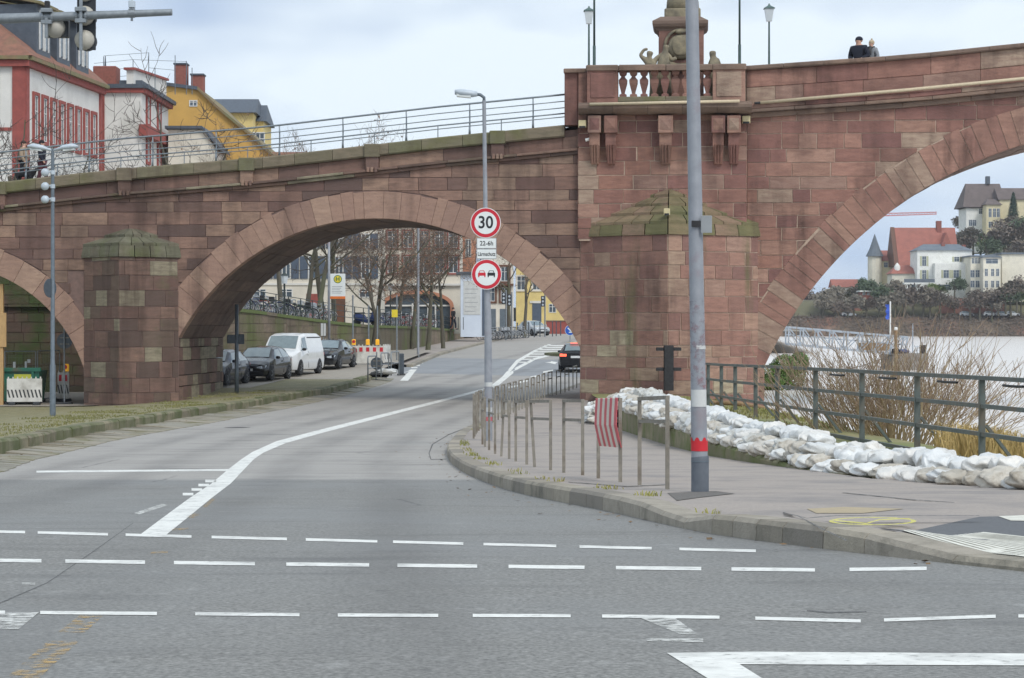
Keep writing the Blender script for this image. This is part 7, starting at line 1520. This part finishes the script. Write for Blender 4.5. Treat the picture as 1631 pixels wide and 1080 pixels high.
# ------------------------------------------------------------------ near river bank: shrub, dry grass, ivy, jetty
m_stem = M('shrub_stem', sc(184, 164, 130), sc(156, 138, 108), scale=4); m_stemr = M('shrub_tip', sc(160, 138, 116), sc(138, 118, 98), scale=4)
sb_ = thing('bare_shrub', 'leafless tan shrub growing behind the river railing', 'shrub', (7.5, 43, gr(7.5, 43))); sb_.scale = (1.3, 1.2, 1.15); r = random.Random(5); S1, S2 = MB(), MB()
for i in range(260):
    a = r.uniform(0, 6.28); rr = abs(r.gauss(0, .75)); p = Vector((rr*math.cos(a)*1.05, rr*math.sin(a)*1.3, -.15)); d = Vector((math.cos(a)*r.uniform(.05, .75)+p.x*.22, math.sin(a)*r.uniform(.0, .6), 1.)).normalized(); L_ = r.uniform(1.0, 2.5)*(1-.12*rr); pts = [p.copy()]
    for k in range(6): d = (d+Vector((r.uniform(-.18, .18), r.uniform(-.18, .18), r.uniform(-.1, .06)))).normalized(); pts.append(pts[-1]+d*L_/6)
    S1.tube(pts, [.011-.0013*k for k in range(7)], 3, cap=False)
    for j in range(6):
        f = r.randrange(2, 6); q = pts[f]; dd = (d+Vector((r.uniform(-.8, .8), r.uniform(-.8, .8), r.uniform(-.1, .5)))).normalized(); l2 = r.uniform(.25, .7); S2.tube([q, q+dd*l2*.5, q+(dd+Vector((r.uniform(-.3, .3), 0, .2)))*l2], [.005, .004, .003], 3, cap=False)
S1.build('stems', m_stem, sb_, fix=False); S2.build('twigs', m_stemr, sb_, fix=False)
m_dry = M('dry_yellow_grass', sc(192, 168, 112), sc(160, 138, 90), scale=2, rough=.9); m_ivy = M('ivy_leaves', sc(92, 118, 44), sc(62, 86, 34), scale=1.5, rough=.6)
def tufts(name, spots, mat, hmin, hmax, seed, label, wd=.012):
    r = random.Random(seed); m = MB()
    for x, y, z, R_, n in spots:
        for _ in range(n):
            a = r.uniform(0, 6.28); q = r.random()**.6*R_; p = Vector((x+q*math.cos(a), y+q*math.sin(a), 0)); p.z = (gr(p.x, p.y) if z is None else z)-.03; h = r.uniform(hmin, hmax); l = Vector((r.uniform(-.7, .7), r.uniform(-.7, .7), 0))*h; s_ = Vector((r.uniform(-1, 1), r.uniform(-.4, .4), 0)).normalized()*wd
            m.add([p-s_, p+s_, p+l*.4+Vector((0, 0, h*.7))+s_*.6, p+l+Vector((0, 0, h*.8)), p+l*.4+Vector((0, 0, h*.7))-s_*.6], [(0, 1, 2, 4), (4, 2, 3)])
    o = m.build(name, mat, None, kind='stuff', fix=False); o['label'] = label; return o
tufts('dry_grass', [(8.6, 38, None, 1.1, 900), (9.4, 41, None, 1.0, 600), (8.0, 35, None, .9, 700), (9.8, 36.5, None, 1.2, 800), (7.2, 34, None, .6, 300)], m_dry, .25, .7, 3, 'dry yellow grass on the bank behind the railing')
tufts('bank_grass', [(U(4, 9), U(44, 105), None, 1.2, 130) for _ in range(45)], M('dull_bank_grass', sc(150, 146, 92), sc(118, 120, 70), scale=1), .04, .14, 4, 'short dull grass on the bank before the pier', .02)
tufts('kerb_weeds', [(xkr(y)+.32+U(0, .08), y, rz(y)+offr(y)+.01, .12, 14) for y in [U(17, 60) for _ in range(40)]], M('dry_weeds', sc(168, 156, 92), sc(120, 130, 64), scale=1), .03, .1, 6, 'small dry weeds in the kerb joint', .008)
tufts('verge_moss_grass', [(xkf(y)-.4-U(0, 2.5), y, kerbtop(y)-.03, .5, 60) for y in [U(33, 100) for _ in range(110)]], M('verge_grass', sc(136, 130, 84), sc(112, 114, 66), scale=1), .02, .07, 8, 'short moss and grass tufts along the left verge', .012)
# leaves and litter on the verge and gutter
m_litter = M('fallen_leaves', sc(132, 104, 70), sc(104, 84, 60), rough=.9); m = MB(); r = random.Random(9)
for _ in range(420):
    y = r.uniform(10, 95); 
    if r.random() < .5: x = xkf(y)+r.uniform(.02, .9); z = rz(y)+.07
    else: x = xkr(y)-abs(r.gauss(0, .35))-.02; z = rz(y)+.012
    a = r.uniform(0, 6.28); s_ = r.uniform(.015, .04); p = Vector((x, y, z)); u = Vector((math.cos(a), math.sin(a), r.uniform(-.2, .3)))*s_; v = Vector((-math.sin(a), math.cos(a), r.uniform(-.2, .3)))*s_*.7; m.add([p-u, p+v, p+u, p-v], [(0, 1, 2, 3)])
o = m.build('fallen_leaves', m_litter, None, kind='stuff', fix=False); o['label'] = 'small fallen leaves along kerb and gutter'
iv = thing('ivy_bush', 'dense green ivy bush under the river arch', 'bush', (12.9, 104, .1)); iv.scale = (.54, .54, .5); r = random.Random(12); m = MB()
for c_, R_ in (((-.6, 0, .7), (1.5, 1.4, 1.5)), ((.9, .5, .9), (1.3, 1.2, 1.3)), ((.2, 0, 1.7), (1.2, 1.1, 1.3)), ((1.6, 1, 2.2), (.9, .9, 1.0)), ((-1.6, 0, .3), (1., 1., .8))):
    for _ in range(1500):
        t_ = Vector((r.gauss(0, 1), r.gauss(0, 1), r.gauss(0, 1))).normalized()*r.uniform(.8, 1.05); p = Vector((c_[0]+t_.x*R_[0], c_[1]+t_.y*R_[1], c_[2]+t_.z*R_[2])); n = (t_+Vector((r.uniform(-.6, .6), r.uniform(-.6, .6), r.uniform(-.6, .6)))).normalized(); u = n.orthogonal().normalized()*.1; v = n.cross(u)*.9; m.add([p-u, p-v, p+u, p+v], [(0, 1, 2, 3)])
m.build('leaves', m_ivy, iv, fix=False); m = MB(); m.tube([(0, 0, -.5), (.1, 0, .8), (.4, .2, 1.8)], [.15, .1, .05], 7); m.build('stem', m_bark, iv)
# gangway and pontoon
m_alu = M('gangway_aluminium', sc(176, 184, 192), sc(160, 168, 176), rough=.45, metal=.4); m_pont = M('pontoon_concrete', sc(150, 144, 136), sc(126, 122, 116), scale=3, bump=.3, stain=sc(100, 92, 84), sscale=1.)
D = 152.; gw = thing('jetty_gangway', 'light grey steel truss gangway leading down to the pontoon', 'gangway', (0, 0, 0)); TA, TB = AT(1256, 521, D), AT(1446, 537, D); BA, BB = AT(1256, 548, D), AT(1440, 565, D)
for dy in (0, 1.6):
    o_ = Vector((0, dy, 0))
    for P, Q, w_ in ((TA, TB, .13), (BA, BB, .16), (TA.lerp(BA, .45), TB.lerp(BB, .45), .07)): m = MB(); m.bar(P+o_, Q+o_, w_, w_); m.build('chord', m_alu, gw)
    for i in range(9):
        f, g = i/8, min(1, (i+1)/8); m = MB(); m.bar(BA.lerp(BB, f)+o_, TA.lerp(TB, f)+o_, .1, .1); m.build('upright', m_alu, gw)
        if i < 8: m = MB(); (m.bar(TA.lerp(TB, f)+o_, BA.lerp(BB, g)+o_, .07, .07) if i < 4 else m.bar(BA.lerp(BB, f)+o_, TA.lerp(TB, g)+o_, .07, .07)); m.build('diagonal', m_alu, gw)
m = MB(); m.add([BA, BB, BB+Vector((0, 1.6, 0)), BA+Vector((0, 1.6, 0))], [(0, 1, 2, 3)]); o = m.build('walkway', m_alu, gw); so = o.modifiers.new('s', 'SOLIDIFY'); so.thickness = .08
pn = thing('pontoon', 'grey floating pontoon with bollards moored in the flood', 'pontoon', (0, 0, 0)); a, c = AT(1418, 563, D), AT(1474, 585, D)
MB().bbox(a.x, c.x, D-1., D+4, -.35, a.z, .05).build('hull', m_pont, pn); m = MB(); m.bbox(c.x-.5, c.x-.1, D-.8, D-.4, a.z, a.z+.6, .03); m.build('bollard', m_iron, pn); m = MB(); m.bbox(a.x+.05, a.x+.5, D-.8, D-.2, a.z, a.z+.35, .03); m.build('bollard', m_iron, pn)
m_tarp = M('blue_tarp', sc(54, 74, 124), rough=.5); m = MB(); m.sph((a.x+.9, D, a.z+.12), (.45, .5, .2), 10, 6); m.build('tarp', m_tarp, pn, smooth=True)
for z in (.25, .5): m = MB(); m.tube([(a.x+1.4, D-.8, a.z+z), (c.x-.5, D-.8, a.z+z)], .025, 5); m.build('rail', m_alu, pn)
for x in (a.x+1.4, (a.x+c.x)/2+.5): m = MB(); m.tube([(x, D-.8, a.z), (x, D-.8, a.z+.55)], .03, 5); m.build('rail_post', m_alu, pn)
q = AT(1458, 515, D); m = MB(); m.tube([(q.x, D+1, a.z), (q.x, D+1, q.z)], .04, 6); m.build('mast', m_alu, pn)
m = MB(); m.tube([(a.x, D-.9, a.z-.1), AT(1372, 582, 146)-Vector((0, 0, .05)), AT(1330, 592, 140)], .03, 5); m.build('mooring_line', m_iron, pn)
q0, q1 = AT(1371, 547, 268), AT(1414, 558, 268); dp = thing('floating_dock', 'low brown floating dock beyond the gangway', 'dock', (0, 0, 0)); MB().bbox(q0.x, q1.x, 266, 271, -.4, q0.z, .05).build('hull', m_wood, dp); MB().bbox(q0.x+.1, q1.x-.1, 266.1, 270.9, q0.z, q0.z+.08, .02).build('deck', m_wood, dp)
D = 170.; q0, q1 = AT(1418, 480, D), AT(1419, 545, D); fp = thing('flag_pole', 'white flagpole with a furled blue flag above the gangway', 'flagpole', (q0.x, D, -.6)); m = MB(); m.tube([(0, 0, 0), (0, 0, q0.z+.6)], .06, 8); m.build('pole', m_white, fp); m = MB(); n = 10; m.loft([[(-.05-.28*(1+.25*math.sin(k*1.7+j)), .1*math.sin(k*1.3), q0.z+.6-.25-k*.13) if j else (-.04, .02*math.sin(k), q0.z+.6-.25-k*.13) for j in (0, 1)] for k in range(n)], cap=False, close=False); o = m.build('flag', M('flag_blue', sc(52, 84, 176), sc(70, 100, 190), rough=.8), fp, fix=False); so = o.modifiers.new('s', 'SOLIDIFY'); so.thickness = .02
q = AT(1427, 524, 132); t = thing('mooring_pile', 'short pale mooring pile beyond the gangway', 'pile', (q.x, 132, -.6)); m = MB(); m.tube([(0, 0, 0), (0, 0, q.z+.6)], .1, 8); m.build('pile', m_wood, t); m = MB(); m.sph((0, 0, q.z+.6), .13, 8, 6); m.build('cap', m_white, t)

# ------------------------------------------------------------------ far shore
FD = 600.; K = FD/F
m_fb = M('far_bank_brush', sc(128, 110, 94), sc(102, 92, 76), scale=.12, rough=.95, bump=.6, bscale=.8, stain=sc(140, 106, 92), sscale=.04, spos=(.5, .6)); m_hill = M('hillside_scrub', sc(112, 108, 78), sc(92, 88, 68), scale=.08, rough=.95, bump=.7, bscale=.6)
def hillz(x, y):
    xx = x*650/y; t_ = smooth(121, 150, xx)*15+smooth(150, 190, xx)*6; u = smooth(612, 640, y)*.35+smooth(640, 760, y)*.65; base = 5.2+smooth(FD+6, FD+22, y)*5
    return base+t_*u*1.5
fbk = strip('far_bank', [FD-3, FD, FD+2, FD+4, FD+6, FD+8], lambda y: 60, lambda y: 420, lambda x, y: interp([(FD-3, -1.5), (FD, -.1), (FD+2, 1.8), (FD+4, 3.4), (FD+6, 4.9), (FD+8, 5.2)], y)+.3*math.sin(x*.3)+.25*math.sin(x*.11+y), m_fb, 140)
hill = strip('hill', rng_(FD+8, FD+300, 9), lambda y: 55, lambda y: 520, hillz, m_hill, 60)
def house_box(name, label, px0, px1, ytop, ybase, D, mat, rmat=None, roof='gable', ridge=0, depth=10, par=None):
    a, c = AT(px0, ytop, D), AT(px1, ybase, D); t = par or thing(name, label, 'house', (0, 0, 0)); z0 = c.z-3
    MB().loft([[(a.x, D, z), (c.x, D, z), (c.x, D+depth, z), (a.x, D+depth, z)] for z in (z0, a.z)]).build('wall', mat, t)
    fc = Face((a.x, D), (c.x, D)); e = .5; zr_ = a.z+ridge
    if roof == 'gable': MB().loft([[(x, y, z) for y, z in ((D-e, a.z-.1), (D+depth+e, a.z-.1), (D+depth/2, zr_))] for x in (a.x-e, c.x+e)]).build('roof', rmat, t)
    elif roof == 'side': MB().loft([[(x, y, z) for x, z in ((a.x-e, a.z-.1), (c.x+e, a.z-.1), ((a.x+c.x)/2, zr_))] for y in (D-e, D+depth+e)]).build('roof', rmat, t)
    elif roof == 'hip':
        h = min(depth, c.x-a.x)*.42; m = MB(); m.add([(a.x-e, D-e, a.z), (c.x+e, D-e, a.z), (c.x+e, D+depth+e, a.z), (a.x-e, D+depth+e, a.z), (a.x+h*.6, D+depth/2, zr_), (c.x-h*.6, D+depth/2, zr_)], [(0, 1, 5, 4), (1, 2, 5), (2, 3, 4, 5), (3, 0, 4), (0, 3, 2, 1)]); m.build('roof', rmat, t)
    else: MB().bbox(a.x-.4, c.x+.4, D-.4, D+depth+.4, a.z, a.z+.4, .05).build('roof', rmat, t)
    return t, fc, a, c
def wins(t, fc, D, pxs, y0, y1, wd=1.1, sur=None, shut=None):
    for px in pxs: window(fc, t, AT(px, 0, D).x-fc.A.x, AT(0, y1, D).z, AT(0, y0, D).z, wd, sur, .25, shut)
m_fw, m_fy, m_fc = plaster('villa_white', 236, 236, 230), plaster('villa_yellow', 222, 210, 174), plaster('villa_cream', 230, 224, 206); m_froof = M('far_red_roof', sc(164, 104, 90), sc(144, 92, 80), scale=.6); m_fgrey = M('far_grey_roof', sc(112, 120, 128), sc(98, 106, 114), scale=.5); m_fbr = M('far_brown_roof', sc(108, 96, 92), sc(94, 84, 80), scale=.5); m_gshut = M('grey_green_shutter', sc(190, 190, 160), rough=.7)
t, fc, a, c = house_box('red_roof_house', 'large house with a steep red tiled roof behind the white villa', 1434, 1526, 422, 470, 640, m_fc, m_froof, 'gable', (422-361)*640/F, 14); q = AT(1495, 352, 647); MB().bbox(q.x-.7, q.x+.7, 646, 648, q.z-3.5, q.z, .05).build('chimney', m_brick, t); MB().loft([[(x, y, z) for x, z in ((AT(1497, 0, 640).x, AT(0, 400, 640).z), (AT(1520, 0, 640).x, AT(0, 400, 640).z), (AT(1508, 0, 640).x, AT(0, 370, 640).z))] for y in (640.5, 647)]).build('roof_gable', m_froof, t); MB().loft([[(AT(1431, 0, 640).x-.3*s_, y, z) for y, z in ((639.3, AT(0, 424, 640).z), (654.7, AT(0, 424, 640).z), (647, AT(0, 360, 640).z))] for s_ in (0, 4)]).build('gable_wall', m_brown, t)
t, fc, a, c = house_box('white_villa', 'white villa with grey hipped roof and green-grey shutters', 1461, 1548, 399, 467, 622, m_fw, m_fgrey, 'hip', 2.0, 11); wins(t, fc, 622, (1472,), 408, 424, 1.2, None, m_gshut); wins(t, fc, 622, (1472,), 430, 446, 1.2, None, m_gshut)
a2, c2 = AT(1489, 419, 619), AT(1546, 467, 619); MB().bbox(a2.x, c2.x, 619, 621.9, c2.z-3, a2.z, .05).build('front_wing', m_fw, t); f2 = Face((a2.x, 619), (c2.x, 619)); wins(t, f2, 619, (1507, 1523), 430, 443, 1.6, None, m_gshut); wins(t, f2, 619, (1500,), 453, 462, 5.); wins(t, fc, 621.98, (1524, 1537), 409, 417, 1.5, None, m_gshut)
for px, py in ((1502, 386), (1535, 390)): q = AT(px, py, 626); MB().bbox(q.x-.5, q.x+.5, 625.5, 626.5, q.z-1.5, q.z, .03).build('chimney', m_brick, t)
a2, c2 = AT(1440, 450, 616), AT(1489, 453, 616); MB().bbox(a2.x, c2.x, 616, 618.9, c2.z, a2.z, .03).build('terrace_slab', m_fw, t); fbox(Face((a2.x, 616), (c2.x, 616)), 0, c2.x-a2.x, -.05, .0, a2.z, a2.z+1., 'terrace_rail', m_fgrey, t)
for px in (1445, 1465, 1485): q = AT(px, 467, 616); MB().bbox(q.x-.25, q.x+.25, 616.2, 616.7, q.z-2, c2.z, .02).build('terrace_column', m_fw, t)
t, fc, a, c = house_box('modern_house', 'cream modern house with curved roof beside the white villa', 1546, 1568, 409, 464, 612, m_fc, m_fgrey, 'flat', 0, 10); wins(t, fc, 612, (1550, 1555, 1560), 411, 420, .8); wins(t, fc, 612, (1549, 1557), 430, 442, 1.2); wins(t, fc, 612, (1549, 1557), 447, 458, 1.2)
a2, c2 = AT(1566, 410, 608), AT(1594, 464, 608); MB().bbox(a2.x, c2.x, 608, 616, c2.z-3, a2.z, .05).build('bay', m_fc, t); f2 = Face((a2.x, 608), (c2.x, 608)); wins(t, f2, 608, (1580,), 412, 420, 3.4); wins(t, f2, 608, (1571, 1581, 1589), 428, 440, .9); wins(t, f2, 608, (1571, 1581, 1589), 447, 458, .9); MB().loft([[(a2.x-.3+(c2.x-a2.x+.6)*i/8, y, a2.z+.9*math.sin(math.pi*i/8)) for i in range(9)]+[(c2.x+.3, y, a2.z-.05), (a2.x-.3, y, a2.z-.05)] for y in (607.5, 616.5)]).build('curved_roof', m_fgrey, t)
a2, c2 = AT(1596, 405, 614), AT(1660, 464, 614); MB().bbox(a2.x, c2.x, 614, 624, c2.z-3, a2.z, .05).build('side_wing', m_fc, t); MB().bbox(a2.x-.3, c2.x, 613.5, 624.5, a2.z, a2.z+.5, .03).build('side_roof', m_fgrey, t)
t, fc, a, c = house_box('hilltop_house', 'tall white house with big brown roof on the hillside', 1539, 1573, 331, 388, 700, m_fw, m_fbr, 'side', 0.5, 12) ; wins(t, fc, 700, (1546, 1552), 350, 360, 1.2); wins(t, fc, 700, (1546, 1552, 1566), 366, 376, 1.2); wins(t, fc, 700, (1562, 1568), 332, 341, 1.2)
a2, c2 = AT(1537, 330, 700), AT(1599, 291, 700); MB().loft([[(a2.x-.8, 699, a2.z), (c2.x+.8, 699, a2.z), (c2.x, 706, c2.z), (a2.x+1.5, 706, c2.z)], [(a2.x-.8, 714, a2.z), (c2.x+.8, 714, a2.z), (c2.x, 707, c2.z+.1), (a2.x+1.5, 707, c2.z+.1)]]).build('main_roof', m_fbr, t); q = AT(1573, 281, 706); MB().bbox(q.x-.6, q.x+.6, 705, 707, q.z-2.5, q.z, .03).build('chimney', m_slate, t)
t, fc, a, c = house_box('yellow_hill_house', 'pale yellow house with bay beside the brown-roofed hillside house', 1571, 1594, 326, 372, 694, m_fy, m_fbr, 'hip', 2., 8); wins(t, fc, 694, (1577, 1584, 1590), 332, 346, 1.0); wins(t, fc, 694, (1578, 1587), 353, 363, 1.4); a2, c2 = AT(1592, 318, 697), AT(1660, 372, 697); MB().bbox(a2.x, c2.x, 697, 707, c2.z-3, a2.z, .05).build('main_block', m_fy, t); MB().loft([[(x, y, z) for y, z in ((696.4, a2.z), (708, a2.z), (702, a2.z+4))] for x in (a2.x-.5, c2.x+.5)]).build('main_roof', m_fbr, t)
t, fc, a, c = house_box('turret_house', 'yellow house with red roof beside the pointed slate turret', 1404, 1434, 415, 445, 650, m_fy, m_froof, 'gable', (415-398)*650/F, 10); wins(t, fc, 650, (1411, 1421, 1429), 418, 426, 1.2)
q = AT(1395, 372, 648); b2 = AT(1395, 407, 648); tt = thing('slate_turret', 'round tower with steep pointed slate roof', 'tower', (q.x, 650, 0)); m = MB(); m.lathe([(2.1, 8), (2.1, b2.z)], 12); m.build('tower_wall', m_fc, tt); m = MB(); m.lathe([(2.7, b2.z-.2), (1.6, b2.z+2.), (.05, q.z)], 12); m.build('spire', m_fgrey, tt)
t, fc, a, c = house_box('cream_garden_house', 'cream house with small white roof turret and red roof at the waterside road', 1421, 1462, 436, 468, 626, m_fc, m_froof, 'hip', 2.6, 8); wins(t, fc, 626, (1428, 1446, 1455), 449, 460, 1.2); q = AT(1430, 421, 627); m = MB(); m.lathe([(.9, q.z-2.6), (.9, q.z-.6), (.5, q.z), (.05, q.z+.5)], 8, (q.x, 628, 0)); m.build('roof_turret', m_fw, t)
t, fc, a, c = house_box('small_red_house', 'small low house with red roof at the far bend', 1328, 1368, 457, 475, 660, m_fw, m_froof, 'gable', 2.4, 8); wins(t, fc, 660, (1340, 1352), 461, 468, 1.2)
t, fc, a, c = house_box('boat_house', 'small brick hut with pale flat roof on the far bank', 1371, 1394, 465, 482, 618, m_brick, m_fw, 'flat', 0, 5); wins(t, fc, 618, (1376, 1383, 1390), 466, 470, .8)
# promenade wall pieces and road on the far bank
m_fwall = M('far_red_wall', sc(172, 122, 106), sc(150, 108, 94), scale=.5, bump=.4)
for px0, px1, y0, y1, D in ((1496, 1570, 476, 500, 610), (1560, 1600, 484, 502, 609), (1330, 1372, 490, 505, 612)):
    a, c = AT(px0, y0, D), AT(px1, y1, D); t = thing('promenade_wall', 'red sandstone wall along the far waterside road', 'wall', (0, 0, 0), 0, 'far promenade walls'); MB().bbox(a.x, c.x, D, D+.6, c.z-2, a.z, .05).build('wall', m_fwall, t); MB().bbox(a.x-.1, c.x+.1, D-.1, D+.7, a.z, a.z+.2, .04).build('coping', m_copR, t)
for px, m_, lb in ((1537, m_cars, 'silver car on the far waterside road'), (1575, m_carw, 'white car on the far waterside road'), (1594, m_cars, 'second silver car beside the white car across the river'), (1610, m_carw, 'white car at the right end of the far road'), (1350, m_carw, 'pale car far along the waterside road')):
    q = AT(px, 504, 609); car(lb, HATCH, m_, (q.x, 607.2, hillz(q.x, 608)+.05), math.radians(92), (1.12, 1.86), (4.03, 3.66), (.8, 3.4), panes=((1.3, 2.5, .25, 1), (2.56, 3.6, 1, .3)))
# trees and scrub of the far shore
def clump(seed, R_, n, size, mat, parent, name='crown', c0=(0, 0, 0), flat=.8, core=.3):
    r = random.Random(seed); m = MB(); lobes = [(Vector((r.uniform(-.6, .6)*R_, r.uniform(-.6, .6)*R_, r.uniform(-.3, .5)*R_)), r.uniform(.4, .7)*R_) for _ in range(8)]
    for _ in range(n):
        lc, lr = r.choice(lobes); t_ = Vector((r.gauss(0, 1), r.gauss(0, 1), r.gauss(0, 1))).normalized()*lr*r.uniform(core, 1.05)+lc; t_.z *= flat; p = t_+Vector(c0); u = Vector((r.uniform(-1, 1), r.uniform(-1, 1), r.uniform(-1, 1))).normalized()*size*r.uniform(.5, 1.2); v = u.orthogonal().normalized()*size*r.uniform(.2, .6); m.add([p-u, p-v, p+u, p+v], [(0, 1, 2, 3)])
    return m.build(name, mat, parent, fix=False)
m_far = [M('far_twigs_brown', sc(120, 108, 96), sc(98, 90, 82), scale=.5), M('far_evergreen', sc(84, 98, 70), sc(66, 80, 58), scale=.5), M('far_twigs_grey', sc(130, 122, 108), sc(108, 102, 90), scale=.5), M('far_green', sc(112, 128, 70), sc(92, 106, 58), scale=.5)]
FT = []
for k in range(4):
    t = thing('shore_tree', 'x', 'tree'); clump(300+k, 3.2, 1000 if k != 0 else 850, .42, m_far[k], t, c0=(0, 0, 4.4), core=.2); m = MB(); m.tube([(0, 0, -1), (.1, 0, 2), (.3, .1, 4.5)], [.3, .22, .1], 6)
    for j in range(5): m.tube([(.1, 0, 2+j*.3), (1.6*math.cos(j*1.3), 1.6*math.sin(j*1.3), 4.5+.3*j)], [.1, .03], 4)
    m.build('trunk', m_bark, t); FT.append(t)
fu_ = [False]*4; KIND = ['brown leafless', 'dark evergreen', 'grey leafless', 'mid green']
def far_tree(px, D, k, s_, z, where, zs=1.):
    x = (px-CX)*D/F; lb = '%s tree %s' % (KIND[k], where)
    if not fu_[k]: fu_[k] = True; o = FT[k]; o.location = (x, D, z); o.scale = (s_, s_, s_*zs)
    else: o = dup(FT[k], (x, D, z), U(0, 6.28), None, (s_, s_, s_*zs))
    o['label'] = lb; o['group'] = 'trees on the far shore'
for px, D, k, s_, y in [(1405, 612, 1, 1.1, 486), (1392, 618, 1, 1.2, 480), (1382, 625, 1, 1.0, 470), (1418, 620, 2, 1.1, 478), (1370, 630, 2, 1.1, 482), (1352, 640, 1, .9, 480), (1340, 620, 2, 1.2, 492), (1322, 615, 2, 1.3, 496), (1308, 610, 2, 1.3, 500), (1296, 640, 0, 1.3, 498)]: far_tree(px, D, k, s_, AT(0, y+8, D).z, 'at the far bend of the river')
for px, D, k, s_, y in [(1440, 606, 0, 1.5, 505), (1455, 607, 0, 1.4, 503), (1470, 607, 2, 1.3, 502), (1482, 606, 0, 1.2, 503), (1498, 606, 2, 1.1, 503), (1520, 607, 0, 1.0, 503), (1545, 605, 0, 1.2, 505), (1560, 605, 0, 1.3, 505), (1425, 606, 2, 1.2, 505), (1400, 606, 2, 1., 506), (1380, 606, 0, 1., 506), (1360, 606, 2, 1.1, 506), (1580, 604, 2, .9, 506), (1350, 606, 0, .9, 508), (1330, 606, 0, 1., 508), (1310, 606, 2, 1.1, 508)]: far_tree(px, D, k, s_, AT(0, y+4, D).z, 'along the far waterside road')
for px, D, k, s_, y in [(1520, 612, 1, .95, 470), (1483, 612, 3, .8, 476), (1497, 613, 3, .7, 474), (1602, 604, 0, 1.1, 488), (1620, 604, 2, 1.2, 486), (1636, 604, 0, 1.3, 482), (1590, 604, 0, 1., 492), (1610, 605, 1, 1.2, 492), (1626, 606, 3, 1., 494)]: far_tree(px, D, k, s_, AT(0, y+6, D).z, 'in the gardens beside the white villa')
for px, D, k, s_, y in [(1550, 680, 2, 1.2, 392), (1562, 676, 1, 1.0, 394), (1575, 672, 3, 1.0, 402), (1590, 660, 0, 1.6, 405), (1605, 660, 1, 1.6, 405), (1620, 660, 0, 1.7, 400), (1635, 660, 1, 1.8, 395), (1600, 675, 0, 1.4, 385), (1622, 680, 2, 1.4, 380), (1540, 672, 0, 1.1, 402), (1570, 655, 1, 1.3, 412), (1630, 640, 0, 1.6, 425), (1534, 690, 2, 1.1, 395), (1536, 720, 2, 1.2, 372)]: far_tree(px, D, k, s_, AT(0, y+10, D).z, 'on the hillside below the hilltop house')
cf = thing('conifer', 'tall dark conifer before the yellow hillside house', 'tree', tuple(AT(1614, 374, 690))); m = MB(); r = random.Random(4); H = 13.
for _ in range(2600):
    z = r.random()**1.25*H; R_ = 3.0*(1-z/H)**.85+.1; a = r.uniform(0, 6.28); q = R_*r.uniform(.5, 1.05); p = Vector((q*math.cos(a), q*math.sin(a), z+.4)); u = Vector((math.cos(a), math.sin(a), -.5))*.42; v = Vector((-math.sin(a), math.cos(a), 0))*.2; m.add([p-u, p-v, p+u, p+v], [(0, 1, 2, 3)])
m.build('crown', M('conifer_green', sc(64, 84, 62), sc(50, 68, 52), scale=.5), cf, fix=False); m = MB(); m.tube([(0, 0, -2), (0, 0, H)], [.35, .05], 6); m.build('trunk', m_bark, cf)
# scrub along the waterline
m = MB(); r = random.Random(31)
for _ in range(9000):
    x = r.uniform(75, 150); y = r.uniform(FD-.5, FD+8); z = interp([(FD-3, -1.5), (FD, -.1), (FD+2, 1.8), (FD+4, 3.4), (FD+6, 4.9), (FD+8, 5.2)], y)+r.random()**2*1.6*(.4+.6*math.sin(x*.5)**2); p = Vector((x, y, z)); u = Vector((r.uniform(-1, 1), r.uniform(-1, 1), r.uniform(-.4, 1.2))).normalized()*.45; v = u.orthogonal().normalized()*.12; m.add([p-u, p-v, p+u, p+v], [(0, 1, 2, 3)])
o = m.build('bank_scrub', m_far[0], None, kind='stuff', fix=False); o['label'] = 'brown leafless scrub covering the far river bank'
# crane beyond the houses
m_crane = M('crane_red', sc(206, 120, 120), rough=.6); D = 1100.; cr = thing('tower_crane', 'pale red tower crane jib far beyond the red roof', 'crane', (0, 0, 0)); A, B = AT(1285, 348, D), AT(1492, 341, D); base = Vector((A.x, D, 2))
for oz in (0, 1.6): m = MB(); m.bar(A+Vector((0, 0, oz)), B+Vector((0, 0, oz*.6)), .45, .45); m.build('jib_chord', m_crane, cr)
for i in range(24): P, Q = A.lerp(B, i/24), A.lerp(B, (i+.5)/24)+Vector((0, 0, 1.6-.6*i/24)); m = MB(); m.bar(P, Q, .22, .22); m.bar(Q, A.lerp(B, (i+1)/24), .22, .22); m.build('jib_lattice', m_crane, cr)
m = MB(); m.bar(base, A+Vector((0, 0, 5)), 1.4, 1.4); m.build('mast', m_crane, cr); m = MB(); m.bar(A, A-Vector((14, 0, 0)), 1., 1.); m.build('counter_jib', m_crane, cr); m = MB(); m.box(A.x-14, A.x-10, D-1, D+1, A.z-2.5, A.z); m.build('counterweight', m_pont, cr)
strip('far_ground', rng_(FD+290, 1700, 90), lambda y: -20, lambda y: 620, lambda x, y: 6+max(0, (hillz(x, FD+299)-6)*smooth(1700, 900, y)), m_hill, 12)

# ------------------------------------------------------------------ thin winter haze over the river valley
mh = bpy.data.materials.new('winter_haze'); mh.use_nodes = True; t = mh.node_tree; t.nodes.clear(); o_ = N(t, 'ShaderNodeOutputMaterial'); v = N(t, 'ShaderNodeVolumePrincipled')
v.inputs['Color'].default_value = (.86, .91, 1, 1); v.inputs['Density'].default_value = .00014; v.inputs['Anisotropy'].default_value = .2; t.links.new(v.outputs[0], o_.inputs['Volume'])
m = MB(); m.box(-3200, 3200, -700, 5100, -11, 75); m.build('haze', mh, None, kind='stuff')
